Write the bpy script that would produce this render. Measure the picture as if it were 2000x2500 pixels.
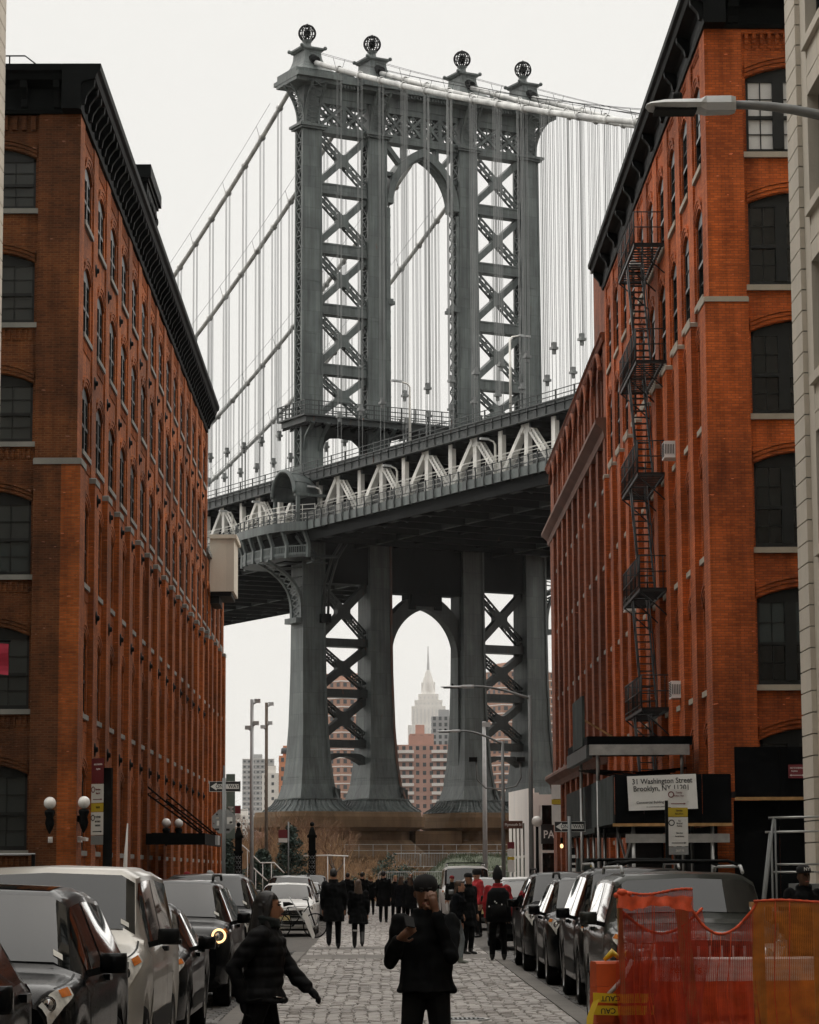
import bpy, bmesh, math, random
from math import sin, cos, pi, radians, sqrt, atan2
from mathutils import Vector, Matrix
random.seed(7)
SC = bpy.context.scene
for _o in list(bpy.data.objects): bpy.data.objects.remove(_o)
COL = SC.collection

# ------------------------------------------------------------------ camera
FPX = 6500.0; CAM_H = 1.8
TILT = math.atan((2130 - 1250) / FPX)
YAW = math.atan((1000 - 925) / FPX * math.cos(TILT))
ROLL = 0.005
cam_d = bpy.data.cameras.new('camera'); cam = bpy.data.objects.new('camera', cam_d); COL.objects.link(cam)
cam_d.sensor_fit = 'VERTICAL'; cam_d.sensor_height = 36.0
cam_d.lens = FPX / 2500 * 36.0
cam_d.clip_start = 0.5; cam_d.clip_end = 30000
_f = Vector((sin(YAW) * cos(TILT), cos(YAW) * cos(TILT), sin(TILT)))
_r = Vector((cos(YAW), -sin(YAW), 0)); _u = _r.cross(_f)
_r2 = _r * cos(ROLL) - _u * sin(ROLL); _u2 = _u * cos(ROLL) + _r * sin(ROLL)
cam.matrix_world = Matrix(((_r2.x, _u2.x, -_f.x, 0), (_r2.y, _u2.y, -_f.y, 0), (_r2.z, _u2.z, -_f.z, CAM_H), (0, 0, 0, 1)))
SC.camera = cam

# ------------------------------------------------------------------ sky, sun, exposure
SUN_EL = radians(58); SUN_AZ = radians(4)      # azimuth measured from +Y clockwise: high, beyond the bridge
w = bpy.data.worlds.new('World'); SC.world = w; w.use_nodes = True
nt = w.node_tree; nt.nodes.clear()
wo = nt.nodes.new('ShaderNodeOutputWorld'); bg = nt.nodes.new('ShaderNodeBackground')
sky = nt.nodes.new('ShaderNodeTexSky'); sky.sky_type = 'NISHITA'; sky.sun_disc = False
sky.sun_elevation = SUN_EL; sky.sun_rotation = SUN_AZ; sky.dust_density = 6.0; sky.air_density = 1.0
sc_ = nt.nodes.new('ShaderNodeVectorMath'); sc_.operation = 'SCALE'; sc_.inputs['Scale'].default_value = 0.045
mx = nt.nodes.new('ShaderNodeMix'); mx.data_type = 'RGBA'; mx.inputs[0].default_value = 0.93
mx.inputs[7].default_value = (0.338, 0.332, 0.316, 1)
nt.links.new(sky.outputs[0], sc_.inputs[0]); nt.links.new(sc_.outputs[0], mx.inputs[6])
nt.links.new(mx.outputs[2], bg.inputs[0]); bg.inputs[1].default_value = 1.0
nt.links.new(bg.outputs[0], wo.inputs[0])
sd = bpy.data.lights.new('sun', 'SUN'); sd.energy = 1.5; sd.angle = radians(140); sd.color = (1.0, 0.965, 0.91)
sun = bpy.data.objects.new('sun', sd); COL.objects.link(sun)
_d = Vector((sin(SUN_AZ) * cos(SUN_EL), cos(SUN_AZ) * cos(SUN_EL), sin(SUN_EL)))
sun.rotation_euler = _d.to_track_quat('Z', 'Y').to_euler()
SC.view_settings.view_transform = 'Standard'; SC.view_settings.look = 'None'
SC.view_settings.exposure = 1.40; SC.view_settings.gamma = 1.0
SC.view_settings.use_curve_mapping = False
SC.cycles.max_bounces = 5; SC.cycles.diffuse_bounces = 3; SC.cycles.glossy_bounces = 2
SC.cycles.transparent_max_bounces = 10; SC.cycles.volume_bounces = 0
SC.cycles.use_adaptive_sampling = True; SC.cycles.adaptive_threshold = .02
SC.cycles.use_denoising = True

# ------------------------------------------------------------------ materials
MATS = {}
def _new(name):
    m = bpy.data.materials.new(name); m.use_nodes = True
    n = m.node_tree.nodes; l = m.node_tree.links
    b = n['Principled BSDF']
    return m, n, l, b
def _pos(n, l, uv=False):
    g = n.new('ShaderNodeNewGeometry')
    if not uv: return g.outputs['Position']
    s = n.new('ShaderNodeSeparateXYZ'); l.new(g.outputs['Position'], s.inputs[0])
    a = n.new('ShaderNodeMath'); a.operation = 'ADD'; l.new(s.outputs[0], a.inputs[0]); l.new(s.outputs[1], a.inputs[1])
    c = n.new('ShaderNodeCombineXYZ'); l.new(a.outputs[0], c.inputs[0]); l.new(s.outputs[2], c.inputs[1])
    return c.outputs[0]
def _noise(n, l, vec, scale, detail=4, rough=.55, sc3=None):
    t = n.new('ShaderNodeTexNoise'); t.inputs['Scale'].default_value = scale
    t.inputs['Detail'].default_value = detail; t.inputs['Roughness'].default_value = rough
    if sc3:
        mp = n.new('ShaderNodeMapping'); mp.inputs['Scale'].default_value = sc3; l.new(vec, mp.inputs[0]); vec = mp.outputs[0]
    l.new(vec, t.inputs['Vector']); return t.outputs[0]
def _ramp(n, l, fac, stops):
    r = n.new('ShaderNodeValToRGB'); e = r.color_ramp.elements
    e[0].position, e[0].color = stops[0][0], (*stops[0][1], 1)
    e[1].position, e[1].color = stops[-1][0], (*stops[-1][1], 1)
    for p, c in stops[1:-1]:
        q = e.new(p); q.color = (*c, 1)
    l.new(fac, r.inputs[0]); return r.outputs[0]
def _mix(n, l, a, b, fac, mode='MIX'):
    m = n.new('ShaderNodeMix'); m.data_type = 'RGBA'; m.blend_type = mode
    for s, v in ((0, fac), (6, a), (7, b)):
        if hasattr(v, 'is_linked'): l.new(v, m.inputs[s])
        elif isinstance(v, (int, float)): m.inputs[s].default_value = v
        else: m.inputs[s].default_value = (*v, 1)
    return m.outputs[2]
def _bump(n, l, b, h, dist=.01, st=.5):
    k = n.new('ShaderNodeBump'); k.inputs['Distance'].default_value = dist; k.inputs['Strength'].default_value = st
    l.new(h, k.inputs['Height']); l.new(k.outputs[0], b.inputs['Normal'])
def plain(name, col, rough=.6, metal=0., var=.25, scale=3., coat=0., spec=.5, bump=0.):
    if name in MATS: return MATS[name]
    m, n, l, b = _new(name)
    p = _pos(n, l)
    nz = _noise(n, l, p, scale, 5)
    c = _ramp(n, l, nz, [(.3, tuple(x * (1 - var) for x in col)), (.7, tuple(min(1, x * (1 + var)) for x in col))])
    l.new(c, b.inputs['Base Color']); b.inputs['Roughness'].default_value = rough; b.inputs['Metallic'].default_value = metal
    b.inputs['Coat Weight'].default_value = coat; b.inputs['Coat Roughness'].default_value = .04
    b.inputs['Specular IOR Level'].default_value = spec
    if bump: _bump(n, l, b, nz, bump, .6)
    MATS[name] = m; return m
def brick(name, c1, c2, mortar, stain=(.3, .3, .3), sw=.5, bw=.215, rh=.073, ms=.012):
    m, n, l, b = _new(name)
    uv = _pos(n, l, True); p = _pos(n, l)
    t = n.new('ShaderNodeTexBrick'); t.inputs['Scale'].default_value = 1
    t.inputs['Brick Width'].default_value = bw; t.inputs['Row Height'].default_value = rh
    t.inputs['Mortar Size'].default_value = ms; t.inputs['Mortar Smooth'].default_value = .3
    t.inputs['Color1'].default_value = (*c1, 1); t.inputs['Color2'].default_value = (*c2, 1); t.inputs['Mortar'].default_value = (*mortar, 1)
    t.inputs['Bias'].default_value = -.2
    l.new(uv, t.inputs['Vector'])
    nz = _noise(n, l, uv, .55, 6, .65)
    st = _ramp(n, l, nz, [(.32, stain), (.62, (1, 1, 1))])
    c = _mix(n, l, t.outputs[0], st, sw, 'MULTIPLY')
    # rows of slightly different firing
    n2 = _noise(n, l, uv, 1.0, 3, .6, (.6, 9.0, 1))
    s2 = _ramp(n, l, n2, [(.35, (.80, .79, .78)), (.65, (1.12, 1.1, 1.07))])
    c = _mix(n, l, c, s2, .7, 'MULTIPLY')
    # rain streaks and soot running down the wall, and broad repointed patches
    n4 = _noise(n, l, uv, 1.0, 5, .65, (1.7, .13, 1)); s4 = _ramp(n, l, n4, [(.36, (.55, .53, .52)), (.58, (1.04, 1.02, 1.0))])
    c = _mix(n, l, c, s4, .85, 'MULTIPLY')
    n5 = _noise(n, l, uv, .22, 4, .6); s5 = _ramp(n, l, n5, [(.38, (.70, .70, .73)), (.6, (1.24, 1.17, 1.03))])
    c = _mix(n, l, c, s5, 1.0, 'MULTIPLY')
    # scattered pale replacement bricks
    n3 = _noise(n, l, uv, 1.0, 1, .5, (3.6, 11.0, 1))
    s3 = _ramp(n, l, n3, [(.745, (0, 0, 0)), (.765, (1, 1, 1))])
    c = _mix(n, l, c, tuple(min(1, x * 1.9 + .05) for x in c2), s3)
    l.new(c, b.inputs['Base Color']); b.inputs['Roughness'].default_value = .9
    b.inputs['Specular IOR Level'].default_value = .25
    _bump(n, l, b, t.outputs['Fac'], -.006, .7)
    MATS[name] = m; return m
brick('brick_left', (.40, .108, .022), (.225, .056, .012), (.24, .10, .038), (.5, .44, .38), .7)
brick('brick_left_brown', (.150, .050, .0150), (.080, .025, .008), (.145, .074, .034), (.42, .38, .33), .75)  # second one is a darker, browner brick than the street side's
brick('brick_right', (.53, .124, .026), (.33, .070, .015), (.27, .082, .030), (.62, .56, .52), .65)
brick('brick_rear', (.30, .088, .040), (.20, .056, .026), (.19, .08, .05), (.55, .5, .46), .7)
def steel(name, col, rust=0.0, rough=.55, dirt=1.0, spec=.5):
    m, n, l, b = _new(name)
    p = _pos(n, l)
    a = _noise(n, l, p, 1.0, 5, .6, (.9, .9, .12)); bb = _noise(n, l, p, .35, 5, .6)
    c = _ramp(n, l, a, [(.3, tuple(x * .68 for x in col)), (.55, col), (.75, tuple(x * 1.35 for x in col))])
    c2 = _ramp(n, l, bb, [(.35, (.78, .78, .78)), (.65, (1.12, 1.12, 1.1))])
    c = _mix(n, l, c, c2, 1.0, 'MULTIPLY')
    # riveted plates of slightly different tone, with dark seams
    t = n.new('ShaderNodeTexBrick'); t.inputs['Scale'].default_value = 1; t.inputs['Brick Width'].default_value = 1.3; t.inputs['Row Height'].default_value = 2.4; t.inputs['Mortar Size'].default_value = .03
    t.inputs['Color1'].default_value = (1.12, 1.12, 1.1, 1); t.inputs['Color2'].default_value = (.80, .81, .82, 1); t.inputs['Mortar'].default_value = (.62, .62, .62, 1); l.new(_pos(n, l, True), t.inputs['Vector'])
    c = _mix(n, l, c, t.outputs[0], .85 * dirt, 'MULTIPLY')
    g = _noise(n, l, p, 1.0, 6, .7, (3.2, 3.2, .10)); gs = _ramp(n, l, g, [(.36, (.5, .49, .48)), (.56, (1.05, 1.05, 1.05))]); c = _mix(n, l, c, gs, .6 * dirt, 'MULTIPLY')
    r = _noise(n, l, p, 1.0, 6, .7, (1.4, 1.4, .35))
    k = _ramp(n, l, r, [(.66 - rust * .35, (0, 0, 0)), (.74 - rust * .3, (1, 1, 1))])
    c = _mix(n, l, c, (.11, .048, .028), k)
    l.new(c, b.inputs['Base Color']); b.inputs['Roughness'].default_value = rough; b.inputs['Specular IOR Level'].default_value = spec
    MATS[name] = m; return m
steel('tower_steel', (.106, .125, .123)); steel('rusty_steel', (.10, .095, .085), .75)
steel('deck_and_shade_steel', (.040, .049, .049), .1); steel('dark_steel', (.006, .0075, .008), .02, .7, .5, .12)  # deck's own dark paint, also puts under-deck shade into the tower's lower bracing
steel('truss_white', (.84, .82, .775), .0, .55, .12); steel('cable_white', (.60, .60, .59), -.3, .55, .2)
steel('pole_steel', (.20, .21, .21), -.3, .45, .2)
def stone(name, c1, bw, rh, ms=.012, stain=(.5, .42, .32)):
    m, n, l, b = _new(name)
    uv = _pos(n, l, True)
    t = n.new('ShaderNodeTexBrick'); t.inputs['Brick Width'].default_value = bw; t.inputs['Row Height'].default_value = rh
    t.inputs['Scale'].default_value = 1; t.inputs['Mortar Size'].default_value = ms
    t.inputs['Color1'].default_value = (*c1, 1); t.inputs['Color2'].default_value = (*(x * .8 for x in c1), 1); t.inputs['Mortar'].default_value = (*(x * .45 for x in c1), 1)
    l.new(uv, t.inputs['Vector'])
    nz = _noise(n, l, uv, .4, 6, .65, (1, .35, 1)); s = _ramp(n, l, nz, [(.3, stain), (.65, (1.1, 1.05, 1))])
    c = _mix(n, l, t.outputs[0], s, .9, 'MULTIPLY')
    l.new(c, b.inputs['Base Color']); b.inputs['Roughness'].default_value = .9
    _bump(n, l, b, _noise(n, l, uv, 9, 5), .02, .4)
    MATS[name] = m; return m
stone('granite_brown', (.20, .130, .072), 2.2, .75); stone('limestone', (.50, .465, .405), 40, 40, .0, (.78, .76, .72))
stone('cream_panel', (.62, .575, .49), 40, 40, 0., (.85, .83, .8)); stone('brownstone', (.17, .085, .058), 40, 40, 0., (.55, .52, .5)); stone('sill_stone', (.20, .205, .19), 40, 40, 0., (.6, .6, .58))
stone('sill_pale', (.34, .305, .25), 40, 40, 0., (.7, .68, .64)); stone('white_render', (.84, .82, .80), 40, 40, 0., (.86, .85, .84))
stone('concrete', (.33, .32, .30), 1.5, 1.5, .01, (.75, .74, .72)); stone('kerb_granite', (.36, .345, .325), 1.9, 5., .01, (.7, .68, .66))
plain('black_iron', (.004, .005, .005), .7, spec=.08); plain('escape_iron', (.022, .023, .023), .6, spec=.3); plain('black_paint', (.007, .008, .008), .6, spec=.2); plain('window_frame', (.008, .0095, .009), .5, spec=.3)
plain('black_ply', (.0045, .0050, .0055), .9, 0, .4, 1.5, spec=.06); plain('grey_ply', (.035, .042, .040), .9, 0, .35, 1.2, spec=.15)
plain('wood', (.34, .19, .07), .8, 0, .3, 6); plain('white_paint', (.72, .70, .67), .5, 0, .08); plain('globe_glass', (.78, .76, .72), .25, 0, .03)
plain('galv', (.38, .38, .37), .4, .6, .2, 4); plain('sign_white', (.70, .69, .66), .45, 0, .06); plain('sign_black', (.012, .012, .013), .5)
plain('sign_red', (.15, .014, .02), .5, 0, .1); plain('sign_yellow', (.50, .36, .02), .5, 0, .1); plain('sign_green', (.13, .17, .145), .6, 0, .1)
plain('sign_back', (.30, .31, .31), .45, .4, .15); plain('banner_red', (.50, .03, .07), .7, 0, .15); plain('sign_brown', (.10, .035, .02), .5)
plain('sticker_mix', (.45, .42, .36), .5, 0, .6, 40)
plain('galv_paint', (.40, .41, .41), .45, 0, .12); plain('lamp_grey', (.42, .43, .43), .4, .2, .1)
def glass(name, col, rough=.05, spec=.5):
    m, n, l, b = _new(name)
    p = _pos(n, l); nz = _noise(n, l, p, .45, 2)
    oi = n.new('ShaderNodeObjectInfo')
    c = _ramp(n, l, oi.outputs['Random'], [(0., tuple(x * .4 for x in col)), (.55, col), (.72, tuple(x * 2.6 for x in col)), (.9, tuple(x * 5 for x in col)), (1., tuple(x * 9 for x in col))]) if name == 'window_glass' else _ramp(n, l, nz, [(.35, tuple(x * .6 for x in col)), (.65, tuple(x * 1.4 for x in col))])
    if name == 'window_glass': _bump(n, l, b, _noise(n, l, p, 1.6, 2), .02, .35)
    l.new(c, b.inputs['Base Color']); b.inputs['Roughness'].default_value = rough; b.inputs['Specular IOR Level'].default_value = spec
    MATS[name] = m; return m
glass('window_glass', (.006, .008, .008), .06, .4); glass('car_glass', (.007, .008, .008), .03, .5); MATS['car_glass'].node_tree.nodes['Principled BSDF'].inputs['IOR'].default_value = 1.48
plain('blind_white', (.50, .50, .485), .4, 0, .1, 1.5); plain('blind_grey', (.015, .019, .018), .4, 0, .3, .8)
def emit(name, col, s):
    m, n, l, b = _new(name)
    b.inputs['Base Color'].default_value = (*col, 1); b.inputs['Emission Color'].default_value = (*col, 1); b.inputs['Emission Strength'].default_value = s
    MATS[name] = m; return m
emit('lamp_warm', (1, .62, .28), .75)
def M(k): return MATS[k]

# ------------------------------------------------------------------ mesh helpers
class MB:
    def __init__(s): s.v = []; s.f = []; s.sm = []
    def add(s, vs, fs, smooth=False):
        o = len(s.v); s.v += [tuple(p) for p in vs]
        for f in fs: s.f.append(tuple(i + o for i in f)); s.sm.append(smooth)
        return s
    def box(s, x0, x1, y0, y1, z0, z1):
        if x0 > x1: x0, x1 = x1, x0
        if y0 > y1: y0, y1 = y1, y0
        if z0 > z1: z0, z1 = z1, z0
        return s.add([(x0, y0, z0), (x1, y0, z0), (x1, y1, z0), (x0, y1, z0), (x0, y0, z1), (x1, y0, z1), (x1, y1, z1), (x0, y1, z1)],
              [(0, 3, 2, 1), (4, 5, 6, 7), (0, 1, 5, 4), (1, 2, 6, 5), (2, 3, 7, 6), (3, 0, 4, 7)])
    def frustum(s, c0, a0, b0, z0, c1, a1, b1, z1):
        vs = [(c0[0] + i * a0, c0[1] + j * b0, z0) for i, j in ((-1, -1), (1, -1), (1, 1), (-1, 1))] + [(c1[0] + i * a1, c1[1] + j * b1, z1) for i, j in ((-1, -1), (1, -1), (1, 1), (-1, 1))]
        return s.add(vs, [(0, 3, 2, 1), (4, 5, 6, 7), (0, 1, 5, 4), (1, 2, 6, 5), (2, 3, 7, 6), (3, 0, 4, 7)])
    def beam(s, p, q, w, h, up=(0, 0, 1)):
        p = Vector(p); q = Vector(q); d = (q - p).normalized(); up = Vector(up)
        x = d.cross(up)
        if x.length < 1e-4: x = d.cross(Vector((1, 0, 0)))
        x.normalize(); y = x.cross(d).normalized()
        vs = []
        for c in (p, q):
            for i, j in ((-1, -1), (1, -1), (1, 1), (-1, 1)): vs.append(c + x * (i * w / 2) + y * (j * h / 2))
        return s.add(vs, [(0, 1, 2, 3), (7, 6, 5, 4), (0, 4, 5, 1), (1, 5, 6, 2), (2, 6, 7, 3), (3, 7, 4, 0)])
    def tube(s, pts, r, n=8, smooth=True, cap=True):
        pts = [Vector(p) for p in pts]; R = r if isinstance(r, (list, tuple)) else [r] * len(pts)
        o = len(s.v); ref = None; vs = []; fs = []
        for i, p in enumerate(pts):
            d = (pts[min(i + 1, len(pts) - 1)] - pts[max(i - 1, 0)]).normalized()
            if ref is None:
                ref = d.cross(Vector((0, 0, 1)))
                if ref.length < .05: ref = d.cross(Vector((1, 0, 0)))
            ref = (ref - d * ref.dot(d)).normalized(); y = d.cross(ref)
            for k in range(n):
                a = 2 * pi * k / n; vs.append(p + (ref * cos(a) + y * sin(a)) * R[i])
        for i in range(len(pts) - 1):
            for k in range(n):
                fs.append((i * n + k, i * n + (k + 1) % n, (i + 1) * n + (k + 1) % n, (i + 1) * n + k))
        s.add(vs, fs, smooth)
        if cap:
            s.f.append(tuple(o + k for k in reversed(range(n)))); s.sm.append(False)
            s.f.append(tuple(o + (len(pts) - 1) * n + k for k in range(n))); s.sm.append(False)
        return s
    def lathe(s, prof, c=(0, 0, 0), n=16, smooth=True, a0=0., a1=2 * pi, M4=None):
        closed = abs(a1 - a0 - 2 * pi) < 1e-6; k = n if closed else n + 1
        vs = []; fs = []
        for (r, z) in prof:
            for i in range(k):
                a = a0 + (a1 - a0) * i / n
                p = Vector((r * cos(a), r * sin(a), z))
                if M4: p = M4 @ p
                vs.append((c[0] + p[0], c[1] + p[1], c[2] + p[2]))
        for j in range(len(prof) - 1):
            for i in range(n):
                i2 = (i + 1) % k
                fs.append((j * k + i, j * k + i2, (j + 1) * k + i2, (j + 1) * k + i))
        return s.add(vs, fs, smooth)
    def prism(s, poly, fn, t0, t1, smooth=False):
        # poly: list of (u,v); fn(u,v,t) -> xyz
        n = len(poly); vs = [fn(u, v, t0) for u, v in poly] + [fn(u, v, t1) for u, v in poly]
        fs = [tuple(reversed(range(n))), tuple(range(n, 2 * n))] + [(i, (i + 1) % n, n + (i + 1) % n, n + i) for i in range(n)]
        return s.add(vs, fs, smooth)
    def strip(s, A, B, smooth=False):
        # two polylines joined by quads
        n = len(A); return s.add(list(A) + list(B), [(i, i + 1, n + i + 1, n + i) for i in range(n - 1)], smooth)
    def sphere(s, c, r, n=12, m=8, sz=1.0):
        prof = [(r * sin(pi * j / m) + (1e-4 if j in (0, m) else 0), -r * sz * cos(pi * j / m)) for j in range(m + 1)]
        return s.lathe(prof, c, n)
    def mesh(s, name, mat=None, fix=True):
        me = bpy.data.meshes.new(name); me.from_pydata(s.v, [], s.f); me.update()
        if fix:
            b = bmesh.new(); b.from_mesh(me); bmesh.ops.recalc_face_normals(b, faces=b.faces); b.to_mesh(me); b.free()
        me.polygons.foreach_set('use_smooth', s.sm)
        if mat: me.materials.append(MATS[mat] if isinstance(mat, str) else mat)
        return me
    def build(s, name, mat, parent=None, fix=True):
        return inst(name, s.mesh(name, mat, fix), parent)
def inst(name, me, parent=None, loc=(0, 0, 0), rot=(0, 0, 0), scale=(1, 1, 1)):
    o = bpy.data.objects.new(name, me); COL.objects.link(o); o.parent = parent
    o.location = loc; o.rotation_euler = rot; o.scale = scale
    return o
def tag(o, label=None, cat=None, group=None, kind=None):
    if label: o['label'] = label
    if cat: o['category'] = cat
    if group: o['group'] = group
    if kind: o['kind'] = kind
    return o
def thing(name, label, cat, loc=(0, 0, 0), rz=0., group=None):
    o = bpy.data.objects.new(name, None); COL.objects.link(o); o.empty_display_size = .1
    o.location = loc; o.rotation_euler = (0, 0, rz)
    return tag(o, label, cat, group)
def copy_tree(o, parent=None):
    c = o.copy(); COL.objects.link(c); c.parent = parent
    for ch in list(o.children): copy_tree(ch, c)
    return c
def text_mesh(s, size, name='lettering', align='CENTER', extrude=.002):
    cu = bpy.data.curves.new(name, 'FONT'); cu.body = s; cu.size = size; cu.align_x = align; cu.align_y = 'CENTER'; cu.extrude = extrude; cu.offset = size * .012
    cu.resolution_u = 3
    ob = bpy.data.objects.new(name, cu); COL.objects.link(ob)
    me = bpy.data.meshes.new_from_object(ob); COL.objects.unlink(ob); bpy.data.objects.remove(ob); bpy.data.curves.remove(cu)
    return me
def lettering(s, size, mat, parent, loc, rot=(pi / 2, 0, 0), sx=1., align='CENTER', bold=0.):
    me = text_mesh(s, size, align=align)
    me.materials.append(M(mat))
    o = inst('lettering', me, parent, loc, rot, (sx, 1, 1)); return o
# ================================================================== ground, street, pavements
plain('ground_soil', (.10, .085, .065), .95, 0, .4, .3)
plain('asphalt', (.055, .054, .053), .9, 0, .3, 2.)
plain('lane_joint', (.085, .078, .070), .95, 0, .3, 5.)
def sett_mat(name, a, b_):
    m, n, l, b = _new(name)
    g = n.new('ShaderNodeNewGeometry'); p = g.outputs['Position']
    r = g.outputs['Random Per Island']
    c = _ramp(n, l, r, [(0., tuple(x * .84 for x in a)), (.4, a), (.75, b_), (1., tuple(x * 1.08 for x in b_))])
    nz = _noise(n, l, p, .55, 5, .6); s = _ramp(n, l, nz, [(.3, (.70, .69, .68)), (.65, (1.06, 1.05, 1.04))])
    c = _mix(n, l, c, s, 1., 'MULTIPLY')
    f = _noise(n, l, p, 45, 4); s = _ramp(n, l, f, [(.3, (.7, .7, .7)), (.6, (1.05, 1.05, 1.05))])
    c = _mix(n, l, c, s, .8, 'MULTIPLY')
    l.new(c, b.inputs['Base Color']); b.inputs['Roughness'].default_value = .72
    _bump(n, l, b, f, .01, .5); MATS[name] = m
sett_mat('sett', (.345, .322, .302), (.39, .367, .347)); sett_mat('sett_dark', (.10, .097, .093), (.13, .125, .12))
def sheet(name, mat, x0, x1, y0, y1, z, kind='structure'):
    b = MB(); b.add([(x0, y0, z), (x1, y0, z), (x1, y1, z), (x0, y1, z)], [(0, 1, 2, 3)])
    return tag(b.build(name, mat, None, False), kind=kind)
sheet('ground', 'ground_soil', -9000, 9000, -600, 16000, -.06)
m_, n_, l_, b_ = _new('river_water'); b_.inputs['Base Color'].default_value = (.05, .065, .06, 1); b_.inputs['Roughness'].default_value = .12
_bump(n_, l_, b_, _noise(n_, l_, _pos(n_, l_), .6, 4), .3, .6); MATS['river_water'] = m_
sheet('river', 'river_water', -3000, 3000, 352, 860, -.03)
LX, RX, KL, KR, WL, WR = -1.85, 2.52, -4.4, 4.95, -9.52, 9.26
sheet('street_bed', 'lane_joint', KL, KR, -20, 146, -.016)
sheet('side_street', 'asphalt', -60, KL, 66.5, 82.2, -.012); sheet('side_street', 'asphalt', KR, 60, 59, 72.0, -.012)
sheet('cross_road', 'asphalt', -120, 120, 146.5, 158, -.012)
# pavements with kerbs
def pavement(x0, x1, y0, y1, kx):
    b = MB(); b.box(x0, x1, y0, y1, -.05, .125)
    o = tag(b.build('pavement', 'concrete'), kind='structure')
    k = MB(); s = 1 if kx > x0 else -1
    return o
def kerb(x0, x1, y0, y1):
    b = MB(); y = y0
    b.box(x0, x1, y0, y1, -.05, .135)
    return tag(b.build('kerb', 'kerb_granite'), kind='structure')
for (y0, y1) in ((-20, 66), (82.5, 146)):
    pavement(-14, KL - .16, y0, y1, KL); kerb(KL - .16, KL, y0, y1)
for (y0, y1) in ((-20, 58.7), (72.3, 146)):
    pavement(KR + .16, 14, y0, y1, KR); kerb(KR, KR + .16, y0, y1)
# granite strips that border the carriageway
for x in (LX, RX):
    for k in range(30):
        y = 20 + k * 1.5
        if y > 61: break
        b = MB(); b.box(x - .13, x + .13, y + .006, y + 1.494, -.05, .004)
        tag(b.build('edging_stone', 'kerb_granite'), kind='structure')
# setts: real blocks, laid in rows with raised, uneven tops
random.seed(11)
def sett_block(b, cx, cy, w, l, bev=.012):
    hz = random.uniform(-.005, .008); tx = random.uniform(-.006, .006); ty = random.uniform(-.006, .006)
    w2, l2 = w / 2, l / 2
    vs = [(cx - w2, cy - l2, -.06), (cx + w2, cy - l2, -.06), (cx + w2, cy + l2, -.06), (cx - w2, cy + l2, -.06)]
    vs += [(cx - w2, cy - l2, hz - .012), (cx + w2, cy - l2, hz - .012), (cx + w2, cy + l2, hz - .012), (cx - w2, cy + l2, hz - .012)]
    wi, li = w2 - bev, l2 - bev
    vs += [(cx - wi, cy - li, hz - tx - ty), (cx + wi, cy - li, hz + tx - ty), (cx + wi, cy + li, hz + tx + ty), (cx - wi, cy + li, hz - tx + ty)]
    b.add(vs, [(8, 9, 10, 11), (4, 5, 9, 8), (5, 6, 10, 9), (6, 7, 11, 10), (7, 4, 8, 11), (0, 1, 5, 4), (1, 2, 6, 5), (2, 3, 7, 6), (3, 0, 4, 7)])
road = thing('cobbled_road', None, None, (0, 0, 0)); road['kind'] = 'structure'
field = MB(); solo = []
x0, x1 = LX + .14, RX - .14; ncol = 24; cw = (x1 - x0) / ncol
y = 22.0; row = 0
while y < 146:
    ln = random.uniform(.24, .30)
    if 56.6 < y < 59.8 or 63.9 < y < 66.2: y += ln; continue
    off = (row % 2) * cw * .14 + random.uniform(-.012, .012) + .02 * sin(row * .21)
    for c in range(-1, ncol + 1):
        a = x0 + c * cw + off + random.uniform(-.008, .008); e = a + cw - random.uniform(.010, .022)
        a = max(a, x0); e = min(e, x1)
        if e - a < .05: continue
        args = ((a + e) / 2, y + ln / 2, e - a, ln - random.uniform(.008, .02))
        if 31.9 < y < 35.3 and len(solo) < 298: solo.append(args)
        else: sett_block(field, *args)
    y += ln; row += 1
for a in solo:
    b = MB(); sett_block(b, *a); b.build('cobblestone', 'sett', road, False)
fo = field.build('cobblestone_field', 'sett', road, False); fo['kind'] = 'stuff'
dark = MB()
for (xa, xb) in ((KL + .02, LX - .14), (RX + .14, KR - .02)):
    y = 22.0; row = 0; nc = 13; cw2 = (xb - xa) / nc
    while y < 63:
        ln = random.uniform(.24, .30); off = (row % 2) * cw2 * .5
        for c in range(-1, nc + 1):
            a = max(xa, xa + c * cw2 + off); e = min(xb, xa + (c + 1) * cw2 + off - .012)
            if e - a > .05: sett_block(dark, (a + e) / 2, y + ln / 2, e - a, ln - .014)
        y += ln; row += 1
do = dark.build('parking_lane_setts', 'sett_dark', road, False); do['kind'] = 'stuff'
for k, (ya, yb) in enumerate(((56.8, 59.6), (64.0, 66.0))):
    for j in range(6):
        b = MB(); xa = LX + .14 + j * .683; b.box(xa + .004, xa + .679, ya, yb, -.05, .003); b.build('crossing_slab', 'kerb_granite', road)
mh = thing('manhole_cover', 'round iron manhole cover set in the cobbles at the near edge', 'manhole cover', (1.0, 33.3, .008))
b = MB(); b.lathe([(.0001, .008), (.27, .008), (.28, .004), (.28, -.03)], n=24); b.build('lid', 'black_iron', mh)
b = MB(); b.lathe([(.285, -.03), (.285, .006), (.34, .006), (.34, -.03)], n=24); b.build('frame_ring', 'galv', mh)
b = MB()
for i in range(-4, 5):
    ww = sqrt(max(.0, .06 - (i * .055) ** 2)); b.box(i * .055 - .012, i * .055 + .012, -ww, ww, .008, .014)
b.build('lid_ribs', 'pole_steel', mh)
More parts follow.
